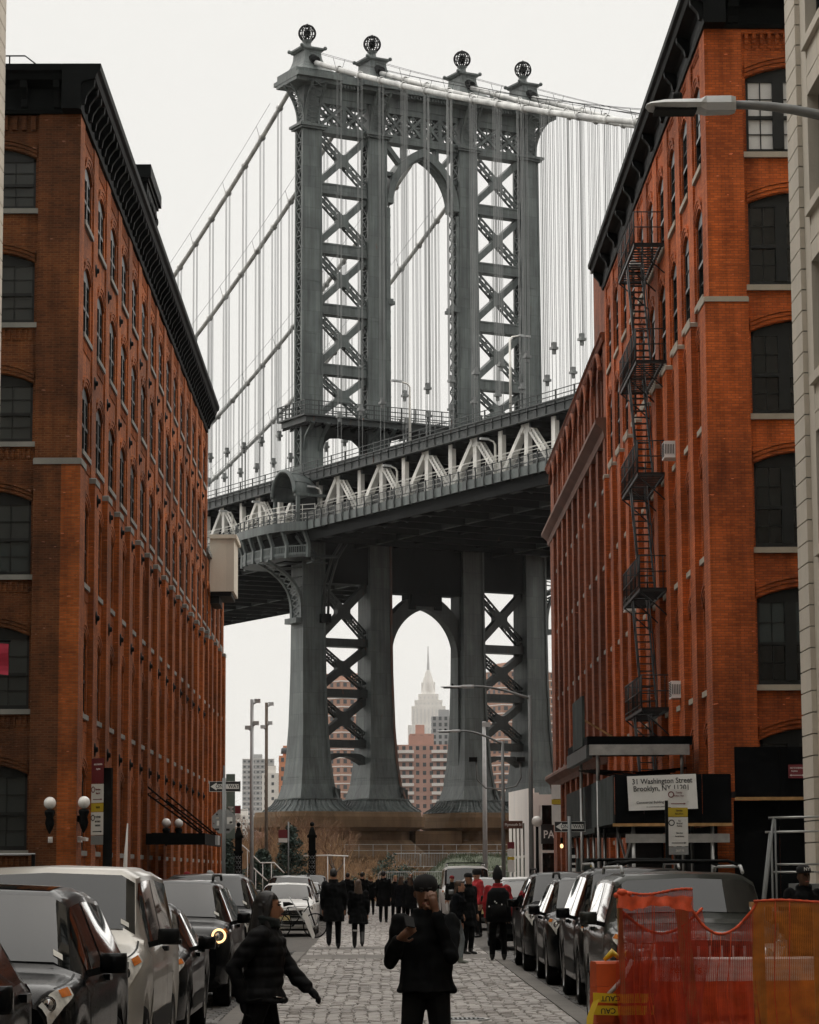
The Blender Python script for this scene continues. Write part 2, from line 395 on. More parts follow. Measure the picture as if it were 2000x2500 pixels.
# ================================================================== brick buildings
def arc_pts(a, b, zs, rise, n=8):
    # points of a segmental arch from (a,zs) up and over to (b,zs)
    out = []
    for i in range(n + 1):
        t = i / n; u = a + (b - a) * t; out.append((u, zs + rise * (1 - (2 * t - 1) ** 2)))
    return out
def cell_mesh(fn, w, z0, sill, top, z1, wa, wb, rise, t0, t1, mat, soldier=True):
    """one bay of one storey: brick with an arched window opening"""
    b = MB()
    if sill > z0 + .01: b.prism([(0, z0), (w, z0), (w, sill), (0, sill)], fn, t0, t1)
    sp = top - rise
    b.prism([(0, sill), (wa, sill), (wa, sp), (0, sp)], fn, t0, t1)
    b.prism([(wb, sill), (w, sill), (w, sp), (wb, sp)], fn, t0, t1)
    ar = arc_pts(wa, wb, sp, rise)
    for i in range(len(ar) - 1):
        (ua, za), (ub, zb) = ar[i], ar[i + 1]
        b.prism([(ua, za), (ub, zb), (ub, z1), (ua, z1)], fn, t0, t1)
    b.prism([(0, sp), (wa, sp), (wa, z1), (0, z1)], fn, t0, t1); b.prism([(wb, sp), (w, sp), (w, z1), (wb, z1)], fn, t0, t1)
    if soldier and sill - z0 > .5:
        n = int((w - .3) / .17); zc = sill - .34
        for i in range(n):
            u = .15 + i * (w - .3) / n; b.prism([(u, zc - .2), (u + .085, zc - .2), (u + .085, zc + .13), (u, zc + .13)], fn, t1 - .001, t1 + .035)
        b.prism([(.08, sill - .2), (w - .08, sill - .2), (w - .08, sill - .14), (.08, sill - .14)], fn, t1 - .001, t1 + .045)
    return b.mesh('wall_bay', mat)
def arch_mesh(fn, wa, wb, sp, rise, t1, mat, rings=3):
    b = MB()
    for r in range(rings):
        A = arc_pts(wa - .02, wb + .02, sp + .02 + r * .12, rise + .01, 10); B = [(u, z + .10) for u, z in A]
        for i in range(10):
            b.prism([A[i], A[i + 1], B[i + 1], B[i]], fn, t1 - .002, t1 + .02 + .022 * (r + 1))
    return b.mesh('window_arch', mat)
def sash_meshes(fn, wa, wb, sill, top, rise, t, mull, mat='window_frame', bars=True, mw=.11):
    b = MB(); fw = .09
    sp = top - rise
    def bar(u0, u1, z0, z1, ta=-.10, tb=.0): b.prism([(u0, z0), (u1, z0), (u1, z1), (u0, z1)], fn, t + ta, t + tb)
    bar(wa, wa + fw, sill, sp); bar(wb - fw, wb, sill, sp); bar(wa + fw, wb - fw, sill, sill + .13)
    A = arc_pts(wa, wb, sp, rise, 8)
    for i in range(8): b.prism([(A[i][0], sp - .10), (A[i + 1][0], sp - .10), A[i + 1], A[i]], fn, t - .10, t)
    mid = sill + (sp - sill) * .48
    edges = [wa + fw]
    for m in mull: bar(m - mw, m + mw, sill + .13, sp - .1, -.10, .03); edges += [m - mw, m + mw]
    edges.append(wb - fw)
    for i in range(0, len(edges), 2):
        a, c = edges[i], edges[i + 1]
        bar(a, c, mid - .05, mid + .05, -.09, .02)
        if bars:
            u = (a + c) / 2; bar(u - .014, u + .014, mid + .05, sp - .1, -.06, -.01)
            if True: bar(u - .014, u + .014, sill + .13, mid - .05, -.08, -.03)
            zz = (mid + .05 + sp - .1) / 2; bar(a, c, zz - .013, zz + .013, -.06, -.012)
            zz = (mid - .05 + sill + .13) / 2; bar(a, c, zz - .013, zz + .013, -.08, -.032)
    frame = b.mesh('window', mat)
    panes = []
    for (z0, z1, dt, nm) in ((mid, sp - .05, -.045, 'upper_pane'), (sill + .1, mid, -.065, 'lower_pane')):
        p = MB(); p.prism([(wa + .04, z0), (wb - .04, z0), (wb - .04, z1), (wa + .04, z1)], fn, t + dt - .02, t + dt); panes.append((nm, p))
    return frame, panes
def sill_mesh(fn, wa, wb, sill, t0, t1, mat):
    b = MB(); b.prism([(wa - .12, sill - .16), (wb + .12, sill - .16), (wb + .12, sill), (wa - .12, sill)], fn, t0, t1)
    return b.mesh('sill', mat)
PANE_CHOICES = ['window_glass'] * 6 + ['blind_grey'] * 3
def facade(parent, fn, d, bay_w, starts, floors, z0, z1, rec, mats, margin=.45, mull_n=0, rise=.32, seed=1, soldier=True, bars=True, blinds=None, rings=3, wdep=.13, mw=.11):
    """starts: bay start positions along the wall; floors: (sill, top); d: wall direction"""
    rnd = random.Random(seed)
    wa, wb = margin, bay_w - margin
    mull = [wa + (wb - wa) * (k + 1) / (mull_n + 1) for k in range(mull_n)]
    bounds = [z0] + [(floors[i][1] + floors[i + 1][0]) / 2 + .25 for i in range(len(floors) - 1)] + [z1]
    for i, (s, tp) in enumerate(floors):
        t1 = -rec
        cm = cell_mesh(fn, bay_w, bounds[i], s, tp, bounds[i + 1], wa, wb, rise, t1 - .4, t1, mats['brick'], soldier)
        am = arch_mesh(fn, wa, wb, tp - rise, rise, t1, mats['brick'], rings)
        fr, pn = sash_meshes(fn, wa, wb, s, tp, rise, t1 - wdep, mull, bars=bars, mw=mw)
        sm = sill_mesh(fn, wa, wb, s, t1 - .2, t1 + .09, mats['sill'])
        pm = {}
        for j, st in enumerate(starts):
            off = Vector(d) * st
            inst('wall_bay', cm, parent, off)
            wn = inst('window', fr, parent, off)
            inst('window_arch', am, wn); inst('sill', sm, wn)
            bl = (blinds or {}).get((i, j))
            for nm, p in pn:
                mt = bl if bl else rnd.choice(PANE_CHOICES)
                if mt == 'blind_grey' and nm == 'lower_pane' and rnd.random() < .6: mt = 'window_glass'
                key = (nm, mt)
                if key not in pm: pm[key] = p.mesh('pane', mt)
                inst('pane', pm[key], wn)
NEAR = []
def pilaster(parent, fn, d, u, w, z0, z1, rec, mat, belt=None, low=.12, capmat='sill_stone', ch=.2):
    b = MB()
    zb = belt if belt else z0
    b.prism([(u, zb), (u + w, zb), (u + w, z1), (u, z1)], fn, -rec - .35, 0)
    o = b.build('pilaster', mat, parent)
    if belt:
        ua = u - .01; e = .02
        if u < .01: ua = -low + (.004 if fn in NEAR else .0); e = .0
        b = MB(); b.prism([(ua, z0), (u + w + .01, z0), (u + w + .01, belt - ch), (ua, belt - ch)], fn, -rec - .35, low - (.003 if fn in NEAR else 0))
        b.build('pilaster_base', mat, parent)
        if u < .01: ua -= .03
        b = MB(); b.prism([(ua - e, belt - ch), (u + w + .03, belt - ch), (u + w + .03, belt - .04), (u + w, belt + .0), (ua + .06, belt + .0), (ua - e, belt - .04)], fn, -rec - .35, low + .03 - (.004 if fn in NEAR else 0))
        b.build('cap_stone', capmat, parent)
def cornice(parent, fn, d, u0, u1, zb, zt, out, mat, step, bh=.75, bw=.2):
    h = zt - zb
    prof = [(-.55, zb), (.06, zb), (.10, zb + .12), (.06, zb + .16), (.06, zb + h * .55), (.14, zb + h * .62), (out - .16, zb + h * .68), (out - .1, zb + h * .8), (out, zb + h * .86), (out + .02, zt), (-.55, zt)]
    b = MB(); b.prism(prof, lambda t, z, u: fn(u, z, t), u0, u1); b.build('cornice', mat, parent)
    # scrolled brackets
    br = MB(); q = [(.06, zb + h * .12), (.18, zb + h * .14), (.22, zb + h * .3), (out * .55, zb + h * .45), (out - .2, zb + h * .52), (out - .18, zb + h * .67), (.06, zb + h * .6)]
    br.prism(q, lambda t, z, u: fn(u, z, t), 0, bw); bm = br.mesh('bracket', mat)
    n = max(1, int((u1 - u0) / step))
    for i in range(n + 1):
        u = u0 + .1 + i * (u1 - u0 - .2 - bw) / n
        inst('bracket', bm, parent, Vector(d) * u)

# ---- left brick warehouse
XL = -9.52
LB = thing('brick_warehouse', 'tall orange-brown brick warehouse with black bracketed cornice along the left of the street', 'building', (XL, 83.0, 0))
fS = lambda u, v, t: (t, u, v)              # street side: u along +Y, outward +X
fN = lambda u, v, t: (-u, -t, v)            # near side: u along -X, outward -Y
NEAR.append(fN)
lf = [(2.54, 5.2), (6.9, 9.5), (11.11, 13.76), (15.33, 17.54), (19.16, 21.44), (22.87, 24.85)]
ML = {'brick': 'brick_left', 'sill': 'sill_stone'}; MLN = {'brick': 'brick_left_brown', 'sill': 'sill_stone'}
core = MB(); core.box(-40, -.62, .62, 62.2, 0, 26.4); core.build('wall', 'black_paint', LB)
bp = 4.155; pw = 1.3
pil_top = 26.0
facade(LB, fS, (0, 1, 0), bp - pw, [pw + k * bp for k in range(15)], lf, 0, 25.98, .06, ML, margin=.3, mull_n=1, seed=3, wdep=.05, blinds={})
for k in range(16):
    u = k * bp if k else .006
    pilaster(LB, fS, (0, 1, 0), u, pw if k < 15 else .9, 0, pil_top, .13, 'brick_left', 14.78, .13)
for k in range(15):   # stepped corbel panels under the cornice
    b = MB(); u = pw + k * bp
    for j in range(9): b.prism([(u + .12 + j * .3, 25.45), (u + .27 + j * .3, 25.45), (u + .27 + j * .3, 25.9), (u + .12 + j * .3, 25.9)], fS, -.131, -.03)
    b.build('corbel_course', 'brick_left', LB)
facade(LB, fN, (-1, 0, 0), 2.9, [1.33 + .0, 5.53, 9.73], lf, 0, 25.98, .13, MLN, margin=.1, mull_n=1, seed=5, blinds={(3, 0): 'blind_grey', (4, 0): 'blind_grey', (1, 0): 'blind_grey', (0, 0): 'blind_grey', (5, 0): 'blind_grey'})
fNc = lambda u, v, t: (-u, -t, v)
for (u, wd) in ((.006, 1.324), (4.23, 1.3), (8.43, 1.3)): pilaster(LB, fN, (-1, 0, 0), u, wd, 0, pil_top, .13, 'brick_left_brown', 14.78, .13)
for u in (1.33, 5.53):
    b = MB()
    for j in range(9): b.prism([(u + .12 + j * .3, 25.45), (u + .27 + j * .3, 25.45), (u + .27 + j * .3, 25.9), (u + .12 + j * .3, 25.9)], fN, -.131, -.03)
    b.build('corbel_course', 'brick_left_brown', LB)
cornice(LB, fS, (0, 1, 0), -.67, 62.5, 25.95, 27.42, .67, 'black_iron', 1.04)
cornice(LB, fN, (-1, 0, 0), .56, 30, 25.95, 27.415, .665, 'black_iron', 1.04)
an = MB(); an.lathe([(.0001, .12), (.08, .11), (.10, .04), (.21, .03), (.24, 0)], n=8, M4=Matrix.Rotation(pi / 2, 4, 'Y')); am = an.mesh('anchor_plate', 'black_iron')
for k in range(1, 15):
    for z in (21.93, 18.08, 14.1, 10.19, 5.85):
        t = 0 if z > 14.5 else .13
        inst('anchor_plate', am, LB, (t, k * bp + .75, z))
# rooftop pediment over the cornice
pd = MB(); X0, Y0 = .45, 18.9
pd.box(-.35, .45, Y0, Y0 + 4.6, 27.40, 28.7); pd.box(-.40, .52, Y0 - .1, Y0 + 4.7, 28.7, 28.85); pd.box(-.40, .62, Y0 - .25, Y0 + 4.85, 28.85, 29.35)
po = pd.build('roof_pediment', 'black_iron', LB)
s2 = MB()
for yy in (Y0 + .5, Y0 + 4.1): s2.lathe([(.0001, .12), (.12, .1), (.2, .05), (.32, .04), (.34, .0)], (.45, yy, 28.1), 14, M4=Matrix.Rotation(pi / 2, 4, 'Y'))
s2.tube([(.5, Y0 + 1.2 + .3 * i, 27.9 + .35 * abs(sin(i * 1.1))) for i in range(9)], .06, 6); s2.build('scroll_relief', 'black_iron', po)
rl = MB(); zr = 27.42
for h in (.35, .65): rl.tube([(-30, .6, zr + h), (-1.9, .6, zr + h), (-1.5, .9, zr + h - .25)], .025, 6)
for i in range(8): rl.tube([(-2.4 - i * 3.5, .6, zr - .1), (-2.4 - i * 3.5, .6, zr + .65)], .025, 6)
rl.build('roof_rail', 'black_iron', LB)

# ---- lower continuation of the row and the cream box on its wall
LA = thing('brick_annex', 'lower brick annex at the far end of the warehouse row on the left', 'building', (XL, 145.45, 0))
core = MB(); core.box(-25, -.62, .1, 16.3, 0, 19.3); core.build('wall', 'brick_left', LA)
facade(LA, fS, (0, 1, 0), 2.8, [.6 + 4.0 * k for k in range(4)], [(2.54, 5.2), (6.9, 9.5), (11.11, 13.76), (15.33, 17.54)], 0, 19.2, .06, ML, margin=.3, mull_n=1, seed=8, wdep=.05)
for k in range(5): pilaster(LA, fS, (0, 1, 0), 4.0 * k - .6 if k else .0, 1.19 if k else .59, 0, 19.3, .13, 'brick_left', 15.0, .14)
b = MB(); b.box(-25, .12, -.05, 16.4, 19.3, 19.55); b.build('coping', 'sill_stone', LA)
CB = thing('cream_bay_box', 'cream metal-clad box projecting from the brick annex beside the bridge', 'box', (XL, 148.6, 17.35))
b = MB(); b.box(-.02, 1.35, 0, 4.2, .12, 3.1); b.build('body', 'cream_panel', CB)
b = MB(); b.box(-.02, 1.5, -.12, 4.3, 3.1, 3.32); b.build('cap_moulding', 'cream_panel', CB)
b = MB(); b.box(.05, 1.2, .15, 4.0, -.12, .12); b.box(.0, .5, .4, 3.8, -.5, -.12); b.build('underside', 'black_paint', CB)

# ---- right brick building (31 Washington)
XR = 9.26
RB = thing('brick_loft_building', 'bright red-orange brick loft building with black cornice and fire escape on the right', 'building', (XR, 73.0, 0))
gS = lambda u, v, t: (-t, u, v)             # street side faces -X
gN = lambda u, v, t: (u, -t, v)             # near side faces -Y
NEAR.append(gN)
rf = [(3.0, 5.67), (6.87, 9.57), (10.68, 13.36), (14.43, 17.09), (18.1, 20.78), (21.93, 24.42)]
MR = {'brick': 'brick_right', 'sill': 'sill_pale'}
core = MB(); core.box(.62, 40, .62, 33.5, 0, 26.0); core.build('wall', 'black_paint', RB)
bp2 = 3.335; pw2 = 1.2
facade(RB, gS, (0, 1, 0), bp2 - pw2, [pw2 + k * bp2 for k in range(10)], rf, 0, 25.5, .06, MR, margin=.2, mull_n=0, seed=13, wdep=.05)
for k in range(11): pilaster(RB, gS, (0, 1, 0), k * bp2 + (0 if k else .006), pw2 if k < 10 else .65, 0, 25.5, .13, 'brick_right', 17.72, .14, 'sill_pale', .15)
facade(RB, gN, (1, 0, 0), 3.0, [1.06, 5.1, 9.2], rf, 0, 25.5, .13, MR, margin=.1, mull_n=2, seed=17, mw=.16, blinds={(5, 0): 'blind_white', (2, 0): 'window_glass', (1, 0): 'window_glass', (3, 0): 'window_glass', (4, 0): 'window_glass', (0, 0): 'blind_grey'})
for (u, wd) in ((.006, 1.054), (4.06, 1.04), (8.1, 1.1)): pilaster(RB, gN, (1, 0, 0), u, wd, 0, 25.5, .13, 'brick_right', 17.72, .14, 'sill_pale', .15)
for fn_, starts in ((gN, (1.06, 5.1)), (gS, [pw2 + k * bp2 for k in range(10)])):
    ww = 3.0 if fn_ is gN else bp2 - pw2
    for u in starts:
        b = MB(); nj = int((ww - .2) / .22)
        for r in range(3):
            for j in range(nj): b.prism([(u + .1 + j * .22, 24.95 + r * .14), (u + .2 + j * .22, 24.95 + r * .14), (u + .2 + j * .22, 25.09 + r * .14), (u + .1 + j * .22, 25.09 + r * .14)], fn_, -.131, -.1 + r * .035)
        b.prism([(u, 25.37), (u + ww, 25.37), (u + ww, 25.5), (u, 25.5)], fn_, -.131, -.01); b.build('corbel_course', 'brick_right', RB)
cornice(RB, gS, (0, 1, 0), -.62, 34.3, 25.5, 26.55, .62, 'black_iron', 3.4, bw=.26)
cornice(RB, gN, (1, 0, 0), .56, 30, 25.5, 26.548, .618, 'black_iron', 3.9, bw=.3)
b = MB(); b.box(1.0, 5, 27.5, 33.5, 26.0, 29.0); b.box(.9, 5.1, 27.4, 33.6, 29.0, 29.12); b.build('roof_bulkhead', 'brick_rear', RB)
# window air conditioners
for (yy, z) in ((9.0, 14.6), (8.2, 7.1), (23.0, 11.2)):
    ac = thing('air_conditioner', {9.0: 'white window air conditioner high on the red wall right of the fire escape', 8.2: 'white window air conditioner low on the red wall right of the fire escape', 23.0: 'white window air conditioner left of the fire escape'}[yy], 'air conditioner', (XR - .0, 73 + yy - .6, z - .1))
    b = MB(); b.box(-.42, .1, 0, .75, 0, .52); b.build('casing', 'white_paint', ac)
    b = MB()
    for q in range(9): b.box(-.43, -.419, .06, .69, .06 + q * .05, .085 + q * .05)
    for q in range(6): b.box(-.40 + .05 * q, -.38 + .05 * q, -.011, 0, .12, .42)
    b.build('vent_slats', 'black_paint', ac)

# ---- second building on the right
RC = thing('arched_brick_building', 'darker red brick building with wavy arched window hoods and a stone band', 'building', (XR, 107.3, 0))
core = MB(); core.box(.55, 30, .1, 36.6, 0, 23.4); core.build('wall', 'brick_rear', RC)
b = MB(); b.box(.02, 12, .05, 5.2, 23.4, 27.4); b.build('stair_tower', 'brick_rear', RC)
b = MB(); b.box(-.1, 12.1, 0, 5.3, 27.4, 27.6); b.build('coping', 'sill_stone', RC)
MC = {'brick': 'brick_rear', 'sill': 'sill_stone'}
pb = 3.65
facade(RC, gS, (0, 1, 0), 2.55, [1.1 + k * pb for k in range(9)], [(20.4, 22.9)], 20.2, 23.4, .12, MC, margin=.5, rise=.62, seed=19, soldier=False, rings=2)
facade(RC, gS, (0, 1, 0), 2.55, [1.1 + k * pb for k in range(9)], [(7.2, 9.6), (10.9, 13.2), (14.4, 16.6), (17.6, 19.0)], 6.9, 19.4, .16, MC, margin=.5, rise=.5, seed=23, soldier=False, rings=2)
facade(RC, gS, (0, 1, 0), 2.55, [1.1 + k * pb for k in range(9)], [(1.0, 5.6)], 0, 6.2, .16, MC, margin=.25, rise=.9, seed=29, soldier=False, rings=2)
for k in range(10):
    wd = 1.1 if k < 9 else 2.6
    for (za, zb_, lo) in ((20.2, 23.4, -.02), (6.9, 19.4, .03), (0, 6.2, .03)):
        b = MB(); b.prism([(k * pb, za), (k * pb + wd, za), (k * pb + wd, zb_), (k * pb, zb_)], gS, -.5, lo); b.build('pilaster', 'brick_rear', RC)
def bandcornice(z0, z1, out, mat, nm):
    h = z1 - z0
    b = MB(); b.prism([(-.5, z0), (.06, z0), (.12, z0 + h * .35), (out * .6, z0 + h * .5), (out, z0 + h * .7), (out, z1 - .08), (out * .8, z1), (-.5, z1)], lambda t, z, u: gS(u, z, t), -.05, 36.9); b.build(nm, mat, RC)
bandcornice(19.4, 20.2, .42, 'brownstone', 'stone_band'); bandcornice(6.2, 6.9, .38, 'brownstone', 'stone_band'); bandcornice(23.4, 23.75, .2, 'brick_rear', 'parapet')
b = MB()   # wavy hood mouldings along the top storey
wv = []
for k in range(9):
    c = 1.1 + k * pb + 1.27
    for i in range(13):
        t = -1 + 2 * i / 12; wv.append((-.14, c + t * pb / 2, 22.35 + .85 * max(0., 1 - abs(t) ** 2.2 * 1.55)))
b.tube(wv, .10, 6); b.build('hood_moulding', 'brick_rear', RC)
b = MB(); b.tube([(.2, 4, 24.6), (.2, 36.3, 24.6)], .03, 6); b.tube([(.2, 4, 24.1), (.2, 36.3, 24.1)], .03, 6)
for i in range(20): b.tube([(.2, 4 + i * 1.7, 23.7), (.2, 4 + i * 1.7, 24.6)], .03, 6)
b.build('roof_rail', 'black_iron', RC)

# ---- fire escape
FE = thing('fire_escape', 'black iron fire escape zigzagging down the red brick facade', 'fire escape', (XR, 84.0, 0))
LV = [21.9, 18.05, 14.4, 10.7, 6.9]
ya, yb, xo = 0.0, 5.7, -1.0
def plat_mesh():
    b = MB()
    for i in range(16): b.box(xo, -.02, ya + i * .375, ya + i * .375 + .06, -.02, .02) if i != 99 else None
    b.box(xo, xo + .06, ya, yb, -.08, .03); b.box(-.16, -.1, ya, yb, -.08, .03); b.box(xo, -.02, ya, ya + .06, -.08, .03); b.box(xo, -.02, yb - .06, yb, -.08, .03)
    return b.mesh('platform', 'escape_iron')
def rail_mesh():
    b = MB(); r = .02
    for h in (.55, 1.05): b.tube([(-.02, ya, h), (xo, ya, h), (xo, yb, h), (-.02, yb, h)], r, 5)
    b.tube([(xo, ya, .12), (xo, yb, .12)], r, 5)
    for i in range(20): b.tube([(xo, ya + i * .3, 0), (xo, ya + i * .3, 1.05)], .012 if i % 5 else .025, 5)
    for i in range(4): b.tube([(xo + .25 * i, ya, 0), (xo + .25 * i, ya, 1.05)], .012, 5); b.tube([(xo + .25 * i, yb, 0), (xo + .25 * i, yb, 1.05)], .012, 5)
    return b.mesh('railing', 'escape_iron')
def brk_mesh():
    b = MB(); b.tube([(-.02, 0, -.95), (-.5, 0, -.5), (xo, 0, -.06)], .025, 5); b.tube([(-.02, 0, -.05), (xo, 0, -.05)], .025, 5); return b.mesh('bracket', 'escape_iron')
pm_, rm_, bm_ = plat_mesh(), rail_mesh(), brk_mesh()
for i, z in enumerate(LV):
    inst('platform', pm_, FE, (0, 0, z)); inst('railing', rm_, FE, (0, 0, z))
    for yy in (.1, 2.85, 5.6): inst('bracket', bm_, FE, (0, yy, z))
for i in range(len(LV)):
    zt = LV[i]; zb_ = LV[i + 1] if i < 4 else 3.4
    p = Vector((0, 3.4, zt + .0)); q = Vector((0, .7, zb_ + .03))
    for x in (-.93, -.45):
        b = MB(); b.beam((x, p.y, p.z), (x, q.y, q.z), .05, .16); b.build('stringer', 'escape_iron', FE)
    n = 15; b = MB()
    for k in range(1, n):
        c = p.lerp(q, k / n); b.box(-.91, -.47, c.y - .09, c.y + .09, c.z - .015, c.z + .015)
    b.build('stair_treads', 'escape_iron', FE)
    b = MB(); b.tube([(-.95, p.y, p.z + .85), (-.95, q.y, q.z + .85)], .02, 5); b.tube([(-.43, p.y, p.z + .85), (-.43, q.y, q.z + .85)], .02, 5)
    for k in (0, 5, 10, 15):
        c = p.lerp(q, k / n); b.tube([(-.95, c.y, c.z), (-.95, c.y, c.z + .85)], .015, 5); b.tube([(-.43, c.y, c.z), (-.43, c.y, c.z + .85)], .015, 5)
    b.build('handrail', 'escape_iron', FE)
BN = thing('white_bundle', 'rolled white bundle lying on the second fire escape landing', 'bundle', (XR - .7, 87.4, 21.92))
b = MB(); b.tube([(0, 0, .12), (.03, .35, .16), (.02, .7, .12)], [.10, .15, .09], 8); b.tube([(.2, .05, .1), (.22, .5, .13), (.2, .75, .1)], [.08, .13, .08], 8); b.build('cloth_roll', 'white_paint', BN)

# ---- grey stone buildings at both frame edges
def quoin_building(label, x, y1, sgn, z1, seed):
    """corner building; street wall at x facing -sgn*X, far corner at y1"""
    t = thing('stone_corner_building', label, 'building', (x, y1, 0)); X = lambda a: sgn * a
    b = MB(); b.box(X(.5), X(30), -70, -.02, 0, z1); b.build('wall', 'limestone', t)
    qh = .462; n = int(z1 / qh)
    for (nm, ya_, yb_, xo_) in (('quoin_stone', -1.4, 0, 0.),):
        me = MB(); c_ = .02
        me.prism([(xo_, yb_), (xo_, ya_), (.6, ya_), (.6, yb_)], lambda u, v, q: (X(u), v, q), .0, qh - .03); m1 = me.mesh(nm, 'limestone')
        for i in range(n): inst(nm, m1, t, (0, 0, .1 + i * qh))
    b = MB(); b.box(X(.03), X(.55), -1.385, -.015, .1, z1); b.build('quoin_backing', 'sill_stone', t)
    fl = 3.72; zs = 1.2; pit = 3.3; ww = 2.2; y0 = -2.15
    b = MB(); b.box(X(.11), X(.55), y0, -1.4, 0, z1); b.build('pier', 'limestone', t)
    pm = MB(); pm.box(X(.11), X(.55), -pit, -ww, 0, z1); pmm = pm.mesh('pier', 'limestone')
    f = MB()
    for (a, c_, e, g) in ((-ww, -ww + .1, 0, 2.5), (-.1, 0, 0, 2.5), (-ww + .1, -.1, 0, .12), (-ww + .1, -.1, 2.38, 2.5), (-ww + .1, -.1, 1.2, 1.3), (-ww / 2 - .05, -ww / 2 + .05, .12, 2.38)): f.box(X(.36), X(.5), a, c_, e, g)
    fm = f.mesh('window', 'window_frame'); p = MB(); p.box(X(.42), X(.46), -ww + .05, -.05, .06, 2.44); gm = p.mesh('pane', 'window_glass')
    s_ = MB(); s_.box(X(.02), X(.5), -ww - .12, .12, -.2, 0); sm = s_.mesh('sill', 'limestone')
    l2 = MB(); l2.box(X(.13), X(.55), -ww, 0, 2.5, fl - .2); lm = l2.mesh('spandrel', 'limestone')
    g2 = MB()
    for k in range(2): g2.box(X(.115), X(.14), -ww, 0, 2.5 + .42 * k, 2.5 + .42 * k + .39)
    gm2 = g2.mesh('spandrel_courses', 'limestone')
    for j in range(8):
        y = y0 - j * pit
        inst('pier', pmm, t, (0, y, 0))
        for i in range(int(z1 / fl)):
            wo_ = inst('window', fm, t, (0, y, zs + i * fl)); inst('pane', gm, wo_); inst('sill', sm, wo_)
            so_ = inst('spandrel', lm, t, (0, y, zs + i * fl)); inst('spandrel_courses', gm2, so_)
    return t
quoin_building('grey limestone corner building with chamfered quoins at the right edge', 9.26, 58.45, 1, 34, 1)
quoin_building('pale stone corner building, a sliver at the left edge of the picture', -9.52, 66.05, -1, 30, 2)
# ================================================================== the bridge tower
TA = 0.50491; TX, TY = 4.69, 303.67
TW = thing('bridge_tower', 'tall grey steel suspension bridge tower with pointed arches and ball finials', 'bridge tower', (TX, TY, 0), TA)
def L(o, n, z): return (o, -n, z)           # local: across, towards us, up
CO = [-14.63, -6.1, 6.1, 14.63]; NC = .3    # column lines and their middle plane
TS = 'tower_steel'
def P(mb, name, mat=TS, parent=None): return mb.build(name, mat, parent or TW)
def lattice(b, o, n0, n1, z0, z1, step, side):
    k = max(1, round((z1 - z0) / step)); h = (z1 - z0) / k
    for i in range(k):
        a, c = z0 + i * h, z0 + (i + 1) * h
        b.beam(L(o, n0, a), L(o, n1, c), .10, .13, (1, 0, 0)); b.beam(L(o, n1, a), L(o, n0, c), .10, .13, (1, 0, 0))
        b.beam(L(o, n0, a), L(o, n1, a), .10, .12, (1, 0, 0))
